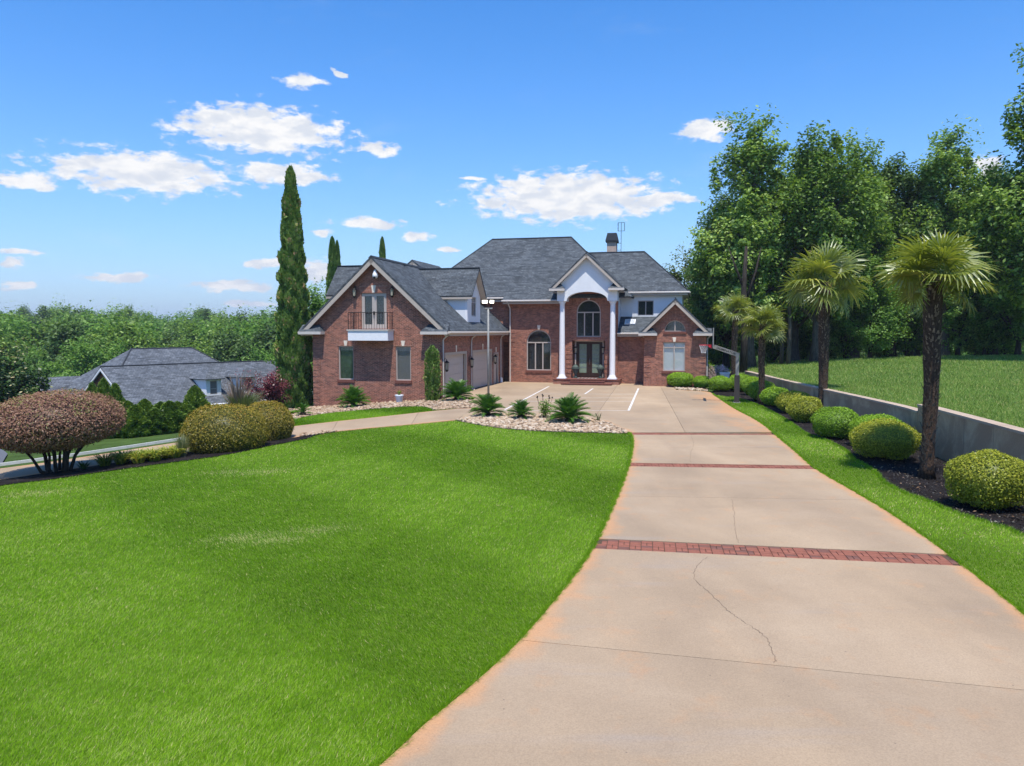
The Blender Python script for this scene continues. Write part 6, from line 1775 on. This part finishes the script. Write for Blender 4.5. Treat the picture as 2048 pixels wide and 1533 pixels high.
# red maple, magnolia and the other trees round the neighbour's house
MP = make_proto(221, 1.25, 1.5, 0.7, 26, 5200, 0.11, 'maple', 'darkbark', p_round, 0.07, 14, cl_r=0.36)
place(MP, 'red_maple', at_u(536, 44), 44, hs(at_u(536, 44), 44), 1.0, 0, 'low dark red japanese maple beside the tall cypress', 'tree')
MG = make_proto(222, 3.4, 7.2, 0.8, 80, 15000, 0.30, 'magnolia', 'darkbark', p_oval, 0.22, 18, cl_r=0.8)
place(MG, 'magnolia_tree', at_u(18, 52), 52, hs(at_u(18, 52), 52), 0.88, 0, 'magnolia with cream blossoms behind the burgundy shrub', 'tree')
NB = make_proto(223, 5.0, 9.5, 2.2, 110, 22000, 0.34, 'leafb', 'bark', p_round, 0.4, 24, cl_r=1.1, tm=0.62)
place(NB, 'round_tree', at_u(190, 92), 92, -8.0, 0.90, 0, 'big bright green round tree behind the neighbour roof', 'tree')
place(NB, 'round_tree', at_u(70, 110), 110, -8.2, 0.80, 2, 'paler round tree left of the big bright tree beyond the roof', 'tree')
place(NB, 'round_tree', at_u(620, 78), 78, -4.6, 0.62, 4, 'green tree between the tall cypress and the garage wing', 'tree')
x = at_u(655, 74); place(OL, 'slender_tree', x, 74, hs(x, 74), 0.92, 1.0, 'open leafed tree beside the left dormer eave', 'tree')
place(NB, 'round_tree', at_u(500, 105), 105, -8.6, 0.85, 1, 'bright green tree right of the neighbour house', 'tree')
place(NB, 'round_tree', at_u(560, 95), 95, -8.0, 0.85, 3.3, 'bright tree just left of the tall cypress', 'tree')
place(BIG[3], 'round_tree', at_u(630, 60), 60, hs(at_u(630, 60), 60), 0.82, 1.7, 'leafy tree close behind the left corner of the wing', 'tree')

# far woods
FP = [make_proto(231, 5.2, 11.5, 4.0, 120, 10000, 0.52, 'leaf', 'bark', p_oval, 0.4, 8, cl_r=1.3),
      make_proto(232, 5.6, 10.0, 3.0, 120, 10000, 0.54, 'leafb', 'bark', p_round, 0.4, 8, cl_r=1.4),
      make_proto(233, 4.6, 13.0, 4.0, 120, 10000, 0.50, 'leafd', 'bark', p_oval, 0.4, 8, cl_r=1.2),
      make_proto(234, 3.6, 14.5, 3.0, 100, 8000, 0.48, 'leafd', 'bark', p_cone, 0.4, 8, cl_r=1.1)]
FLAB = ['mid green broad tree in the far wooded valley', 'bright rounded tree in the far wooded valley', 'dark tall tree in the far wooded valley', 'dark pointed pine in the far wooded valley']
rg = np.random.default_rng(77)
nf = 0
pts = []
for D0, D1, n, u0, u1 in ((98, 128, 26, -140, 640), (125, 160, 40, -160, 680), (160, 210, 48, -200, 700), (210, 280, 52, -220, 720), (280, 380, 54, -260, 740), (95, 150, 24, 1380, 2150), (150, 240, 26, 1300, 2200), (240, 400, 26, 1250, 2200)):
    for k in range(n):
        u = u0 + (u1 - u0) * (k + rg.uniform(0.1, 0.9)) / n; D = rg.uniform(D0, D1)
        if 395 < u < 450 and D < 130: continue
        x = at_u(u, D)
        if u > 1300 and 38 < x < 420 and 188 < D < 425: D = D + 240
        x = at_u(u, D)
        pi = int(rg.choice(4, p=[0.38, 0.25, 0.27, 0.10]))
        z = hs(x, D)
        s = rg.uniform(0.75, 1.15)
        if u > 1300: s *= 0.72
        if D > 215: s *= rg.uniform(0.95, 1.12)
        if u < 1100:
            # crowns of the wooded slope all reach about the same skyline
            zt = CAM_H + (rg.uniform(-42, 14) if D < 160 else rg.uniform(-12, 30) if D < 210 else rg.uniform(8, 46)) / 1550 * D
            s = (zt - z) / [15.6, 13.2, 17.0, 17.8][pi] / 1.0
        place(FP[pi], 'valley_tree', x, D, z, s, rg.uniform(0, 6.28), FLAB[pi], 'tree', 'trees of the far wooded valley', rg.uniform(0.94, 1.04))
        nf += 1
# low blue ridge on the skyline
def ridge(name, D, x0, x1, base, hh, seed, mat):
    rg = np.random.default_rng(seed); n = 160
    x = np.linspace(x0, x1, n); z = np.zeros(n)
    for k, a in ((1, 1.0), (2.3, 0.5), (5.1, 0.25), (11, 0.12)): z += a * np.sin(x / (x1 - x0) * 6.28 * k * 3 + rg.uniform(0, 6))
    z = base + hh * (0.55 + 0.45 * z / 1.6)
    V = []; F = []
    for i in range(n):
        V += [(x[i], D - 250, -12), (x[i], D, z[i]), (x[i], D + 500, -12)]
    for i in range(n - 1):
        a = i * 3; F += [(a, a + 3, a + 4, a + 1), (a + 1, a + 4, a + 5, a + 2)]
    o = link(name, fastmesh(name, np.array(V), np.array(F), mat, smooth=True)); o['kind'] = 'structure'
ridge('hills', 1500, -2600, 2600, -9, 8, 5, MAT['farwood'])
ridge('hills', 4200, -5200, 5200, 12, 52, 8, MAT['farwood'])

# trees across the street behind the viewpoint: the windows mirror them
rg = np.random.default_rng(88)
for i in range(11):
    x = -46 + i * 9.0 + rg.uniform(-2, 2); y = -34 - rg.uniform(0, 14)
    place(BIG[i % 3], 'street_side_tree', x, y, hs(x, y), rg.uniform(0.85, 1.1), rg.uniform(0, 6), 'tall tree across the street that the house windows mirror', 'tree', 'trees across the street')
# ------------------------------------------------------------------ the neighbour's house, lower down the slope
NC = Vector((-25.4, 52.0, 0))
PHI_N = math.atan2(8.3, 6.0)
nb = empty('grey_roofed_house', NC, PHI_N, 'low brick house with pale grey shingle roofs and two white dormers behind the hedge', 'house')
# own axes: x along the ridge (away), y to the left and back
S2 = MAT['shingle2']; ZE = -1.5
def nslab(name, pts, mat=S2, par=nb, th=0.1):
    P = [Vector(p) for p in pts]
    if (P[1] - P[0]).cross(P[2] - P[0]).z < 0: pts = pts[::-1]
    return MB().slab(pts, th).build(name, mat, par, uv=True)
rA = nslab('front_roof', [(-0.3, -0.25, ZE), (15.0, -0.25, ZE), (12.0, 3.9, 1.32), (-0.3, 3.9, 1.32)])
nslab('roof_slope', [(-0.3, 3.9, 1.32), (12.0, 3.9, 1.32), (12.0, 8.0, ZE), (-0.3, 8.0, ZE)], par=rA)
nslab('hip_slope', [(15.0, -0.25, ZE), (15.0, 8.0, ZE), (12.0, 3.9, 1.32)], par=rA)
rB = nslab('main_roof', [(-0.9, 3.0, ZE), (14.2, 3.0, ZE), (9.2, 8.0, 2.44), (4.1, 8.0, 2.44)])
nslab('hip_slope', [(-0.9, 13.0, ZE), (-0.9, 3.0, ZE), (4.1, 8.0, 2.44)], par=rB)
nslab('hip_slope', [(14.2, 3.0, ZE), (14.2, 13.0, ZE), (9.2, 8.0, 2.44)], par=rB)
nslab('roof_slope', [(14.2, 13.0, ZE), (-0.9, 13.0, ZE), (4.1, 8.0, 2.44), (9.2, 8.0, 2.44)], par=rB)
rC = nslab('left_roof', [(-1.5, 9.0, ZE), (3.5, 9.0, ZE), (3.5, 11.2, 0.35), (-1.5, 11.2, 0.35)])
nslab('roof_slope', [(-1.5, 13.4, ZE), (3.5, 13.4, ZE), (3.5, 11.2, 0.35), (-1.5, 11.2, 0.35)], par=rC)
rD = nslab('right_roof', [(10.0, 0.8, ZE), (18.5, 0.8, ZE), (15.0, 5.0, 1.25), (10.0, 5.0, 1.25)])
nslab('hip_slope', [(18.5, 0.8, ZE), (18.5, 9.2, ZE), (15.0, 5.0, 1.25)], par=rD)
nslab('roof_slope', [(18.5, 9.2, ZE), (10.0, 9.2, ZE), (10.0, 5.0, 1.25), (15.0, 5.0, 1.25)], par=rD)
nw = MB().box(0.0, 14.6, 0.1, 7.8, -6.0, ZE - 0.05).build('wall', MAT['brick'], nb, uv=True)
MB().box(-0.6, 13.9, 7.81, 12.6, -6.0, ZE - 0.05).build('wall', MAT['brick'], nb, uv=True)
MB().box(14.61, 18.1, 1.1, 8.9, -7.0, ZE - 0.05).build('wall', MAT['brick'], nb, uv=True)
ga = plate('gable_wall', [(-7.8, ZE - 0.04), (-0.1, ZE - 0.04), (-3.9, 1.12)], [arcpts(-3.2, -0.5, 0.45, 0.45, 0, math.pi, 10)], (0.0, 0, 0), (0, -1, 0), (0, 0, 1), 0.2, MAT['brick'], nb)
plate('pane', arcpts(-3.2, -0.5, 0.45, 0.45, 0, math.pi, 10), [], (0.08, 0, 0), (0, -1, 0), (0, 0, 1), 0.02, MAT['glass'], ga)
plate('arch_trim', arcpts(-3.2, -0.5, 0.56, 0.56, 0, math.pi, 14) + arcpts(-3.2, -0.5, 0.455, 0.455, math.pi, 0, 14), [], (-0.03, 0, 0), (0, -1, 0), (0, 0, 1), 0.04, MAT['white'], ga)
def nrake(ya, za, yb, zb, x, par):
    a, b = Vector((x, ya, za)), Vector((x, yb, zb)); n = Vector((0, 0, -0.17))
    p = [a, b, b + n, a + n]; q = [v + Vector((0.05, 0, 0)) for v in p]
    MB().add(p + q, [(0, 1, 2, 3), (7, 6, 5, 4), (0, 4, 5, 1), (1, 5, 6, 2), (2, 6, 7, 3), (3, 7, 4, 0)]).build('fascia', MAT['white'], par)
nrake(3.9, 1.22, -0.25, ZE - 0.08, -0.32, rA); nrake(3.9, 1.22, 8.0, ZE - 0.08, -0.32, rA)
nrake(11.2, 0.26, 9.0, ZE - 0.08, -1.52, rC); nrake(11.2, 0.26, 13.4, ZE - 0.08, -1.52, rC)
MB().tube([(-0.3, -0.31, ZE - 0.06), (15.0, -0.31, ZE - 0.06)], 0.075, 6).build('gutter', MAT['white'], rA)
for a, b, pr in (((-0.3, 3.9, 1.33), (11.9, 3.9, 1.33), rA), ((4.1, 8.0, 2.45), (9.2, 8.0, 2.45), rB), ((10, 5, 1.26), (15, 5, 1.26), rD), ((9.2, 8, 2.45), (14.2, 3, ZE), rB), ((4.1, 8, 2.45), (-0.9, 3, ZE), rB)):
    MB().tube([a, b], 0.055, 6).build('ridge_cap', MAT['ridge'] if pr is rA else S2, pr)
def ndormer(a):
    z0, z1 = -1.05, 0.28
    yb = lambda z: (z - ZE) / ((1.32 - ZE) / 4.15) - 0.25
    f = plate('dormer', rect(a - 0.62, a + 0.62, z0 - 0.2, z1), [rect(a - 0.3, a + 0.3, z0 + 0.18, z1 - 0.15)], (0, 0.55, 0), (1, 0, 0), (0, 0, 1), 0.12, MAT['white'], nb)
    w_ = plate('window', rect(a - 0.3, a + 0.3, z0 + 0.18, z1 - 0.15), [rect(a - 0.25, a + 0.25, z0 + 0.23, z0 + 0.56), rect(a - 0.25, a + 0.25, z0 + 0.62, z1 - 0.2)], (0, 0.58, 0), (1, 0, 0), (0, 0, 1), 0.05, MAT['frame'], f)
    plate('pane', rect(a - 0.28, a + 0.28, z0 + 0.2, z1 - 0.17), [], (0, 0.60, 0), (1, 0, 0), (0, 0, 1), 0.012, MAT['greyblind'], f)
    for s in (-1, 1):
        x = a + s * 0.62
        t = [(x, 0.675, z0 - 0.15), (x, 0.675, z1), (x, yb(z1) + 0.2, z1)]; q = [(x - s * 0.1, p[1], p[2]) for p in t]
        MB().add(t + q, [(0, 1, 2), (5, 4, 3), (0, 3, 4, 1), (1, 4, 5, 2), (2, 5, 3, 0)]).build('cheek_wall', MAT['white'], f)
    e = 0.85; r = 1.0
    y0 = 0.30; yt = yb(r) + 0.3
    nslab('dormer_roof', [(a - e, y0, z1), (a + e, y0, z1), (a, y0 + 0.8, r)], par=f, th=0.06)
    nslab('dormer_roof', [(a - e, y0, z1), (a, y0 + 0.8, r), (a, yt, r), (a - e, yb(z1) + 0.2, z1)], par=f, th=0.06)
    nslab('dormer_roof', [(a + e, y0, z1), (a, y0 + 0.8, r), (a, yt, r), (a + e, yb(z1) + 0.2, z1)], par=f, th=0.06)
ndormer(6.3); ndormer(9.3)
# pale drive climbing through the far wood
dv = MB()
P = [(at_u(418, 150), 150), (at_u(432, 165), 165), (at_u(428, 180), 180)]
# ------------------------------------------------------------------ grass blades
def grass(name, polys, zf, k, dmin, dmax, lab, seed, hh=0.034, off=0.0, dry=0.06, stripes=1.0, mat='grass'):
    rg = np.random.default_rng(seed)
    # sampled evenly in log distance and bearing, so that the sward stays equally dense to the eye
    n = int(k)
    D = dmin * (dmax / dmin) ** rg.random(n); a = rg.uniform(-0.66, 0.66, n)
    x = D * np.sin(a) ; y = D * np.cos(a)
    ok = np.zeros(n, bool)
    for p in polys: ok |= pip(p, x, y)
    x, y, D = x[ok], y[ok], D[ok]; n = len(x)
    z = zf(x, y) + off
    # mowing stripes lean the blades to and fro
    st = np.sin((x * 0.80 + y * 0.60) / 1.15)
    st = np.tanh(st * 2.5) * stripes
    lean = 0.6 * st
    big = np.sin(x * 0.9 + 1.3) * np.sin(y * 0.7 + 0.4) + 0.6 * np.sin(x * 2.3 + y * 1.7) * np.sin(y * 2.9 - x * 0.8) + 0.6 * np.sin(x * 6.1 + y * 3.3 + 2 * np.sin(y * 1.3)) * np.sin(y * 7.3 - x * 2.1 + 2 * np.sin(x)) + 0.5 * np.sin(x * 14.3 + 3 * np.sin(y * 3.1)) * np.sin(y * 13.1 + 3 * np.sin(x * 2.7))
    h_ = hh * rg.uniform(0.6, 1.25, n) * (1 + 0.012 * D) 
    w_ = np.maximum(0.0028, 0.00030 * D) * rg.uniform(0.8, 1.3, n)
    ang = rg.uniform(0, 2 * np.pi, n)
    s = np.stack([np.cos(ang), np.sin(ang)], 1)
    tip = rg.normal(0, 0.45, (n, 2)) * h_[:, None] + np.stack([lean * 0.80, lean * 0.60], 1) * h_[:, None]
    V = np.zeros((n, 3, 3))
    V[:, 0, 0] = x - s[:, 0] * w_; V[:, 0, 1] = y - s[:, 1] * w_; V[:, 0, 2] = z - 0.004
    V[:, 1, 0] = x + s[:, 0] * w_; V[:, 1, 1] = y + s[:, 1] * w_; V[:, 1, 2] = z - 0.004
    V[:, 2, 0] = x + tip[:, 0]; V[:, 2, 1] = y + tip[:, 1]; V[:, 2, 2] = z + h_
    t = np.clip(rg.normal(0.45, 0.19, n) + 0.09 * big + 0.085 * st, 0, 0.9)  # stripe term paints the sheen of leaning blades into their colour
    # worn, dry patches
    dr = np.zeros(n)
    for px, py, r in [(-5.1, 14.6, 0.75), (-3.8, 14.9, 0.6), (-4.4, 14.3, 0.6), (-7.4, 22.4, 0.9), (-8.6, 22.8, 0.6), (-13.2, 21.2, 0.9)]:
        dr = np.maximum(dr, np.exp(-(((x - px) / r) ** 2 + ((y - py) / (r * 0.5)) ** 2)))
    dryp = rg.random(n) < dr * 0.45 + dry * 0.35
    t[dryp] = rg.uniform(0.88, 1.0, dryp.sum())
    o = link(name, fastmesh(name, V.reshape(-1, 3), np.arange(3 * n).reshape(n, 3), MAT[mat], t))
    tag(o, lab, 'grass', kind='stuff')
    return n
grass('lawn_grass', [lawn_poly], hgt, 1500000, 5.5, 42, 'smooth mown bright green grass of the front lawn', 901)
grass('lawn_grass', [side_poly], hgt, 900000, 8.0, 52, 'mown green grass strip along the right edge of the driveway', 902)
grass('lawn_grass', [strip_poly], hgt, 500000, 33, 46, 'mown grass strip between side driveway and stone bed', 903, hh=0.05)
grass('lawn_grass', [up_poly], upz, 700000, 16, 70, 'rougher sunlit grass of the upper lawn behind the retaining wall', 904, hh=0.07, dry=0.5, mat='upgrass', stripes=0.0)
# longer blades spill over the edges of the concrete
def edge_grass(name, line, side, n, lab, seed):
    rg = np.random.default_rng(seed)
    L = np.asarray(line); seg = np.linalg.norm(np.diff(L, axis=0), axis=1); cum = np.concatenate([[0], np.cumsum(seg)])
    s_ = rg.uniform(0, cum[-1], n); i = np.clip(np.searchsorted(cum, s_) - 1, 0, len(seg) - 1)
    d = np.diff(L, axis=0)[i] / seg[i][:, None]; p = L[i] + d * (s_ - cum[i])[:, None]
    nn = np.stack([-d[:, 1], d[:, 0]], 1) * side
    wob = 0.03 * np.sin(s_ * 9) + 0.02 * np.sin(s_ * 23 + 1)
    p = p + nn * (rg.uniform(-0.06, 0.0, n) + 0.4 * wob - 0.015)[:, None]
    D = np.hypot(p[:, 0], p[:, 1]); h_ = rg.uniform(0.04, 0.085, n); w_ = np.maximum(0.003, 0.0003 * D)
    a = rg.uniform(0, 6.28, n); z = hgt(p[:, 0], p[:, 1])
    tip = nn * (rg.uniform(0.1, 1.1, n) * h_)[:, None] + rg.normal(0, 0.4, (n, 2)) * h_[:, None]
    V = np.zeros((n, 3, 3)); sx_ = np.cos(a) * w_; sy_ = np.sin(a) * w_
    V[:, 0] = np.stack([p[:, 0] - sx_, p[:, 1] - sy_, z], 1); V[:, 1] = np.stack([p[:, 0] + sx_, p[:, 1] + sy_, z], 1); V[:, 2] = np.stack([p[:, 0] + tip[:, 0], p[:, 1] + tip[:, 1], z + h_], 1)
    t = np.clip(rg.normal(0.42, 0.22, n), 0, 1)
    tag(link(name, fastmesh(name, V.reshape(-1, 3), np.arange(3 * n).reshape(n, 3), MAT['grass'], t)), lab, 'grass', kind='stuff')
edge_grass('edge_grass', [q for q in sDL if q[1] > 4], -1, 32000, 'ragged grass blades spilling over the left driveway edge', 931)
edge_grass('edge_grass', [q for q in sDR if 5 < q[1] < 47], 1, 32000, 'ragged grass blades spilling over the right driveway edge', 932)
edge_grass('edge_grass', [q for q in sMR if 8 < q[1] < 45], -1, 16000, 'ragged grass blades along the black mulch edge', 933)
# stray pale leaves on mulch and lawn edge
rg = np.random.default_rng(920)
n = 150
x = rg.uniform(8.2, 11.5, n); y = rg.uniform(13.5, 24, n)
k = pip(mulch_poly, x, y) | (pip(side_poly, x, y) & (rg.random(n) < 0.12)); x, y = x[k], y[k]
V, F = leafquads(np.stack([x, y, hgt(x, y) + 0.055], 1), unit(rg.normal(0, 0.3, (len(x), 3)) + [0, 0, 1]), rg.uniform(0.05, 0.11, len(x)), 0.04, rg, 0.2)
o = link('fallen_leaves', fastmesh('fallen_leaves', V, F, MAT['deadleaf'], rg.random(len(x))))
tag(o, 'scattered dry tan leaves on the mulch near the tall palm', 'leaves', kind='stuff')

# ------------------------------------------------------------------ summer haze in the valley air
hz_m = bpy.data.materials.new('summer_haze')
hz_m.use_nodes = True
hz_t = NT(hz_m.node_tree)
pv = hz_t.n('ShaderNodeVolumePrincipled', {'Color': (0.80, 0.88, 1.0, 1), 'Density': 0.00026, 'Anisotropy': 0.2})
ho_ = hz_t.n('ShaderNodeOutputMaterial')
hz_t.link(pv.outputs[0], ho_.inputs['Volume'])
hb = MB().box(-6000, 6000, -500, 6500, -14.0, 92.0).build('haze', hz_m)
hb['kind'] = 'stuff'
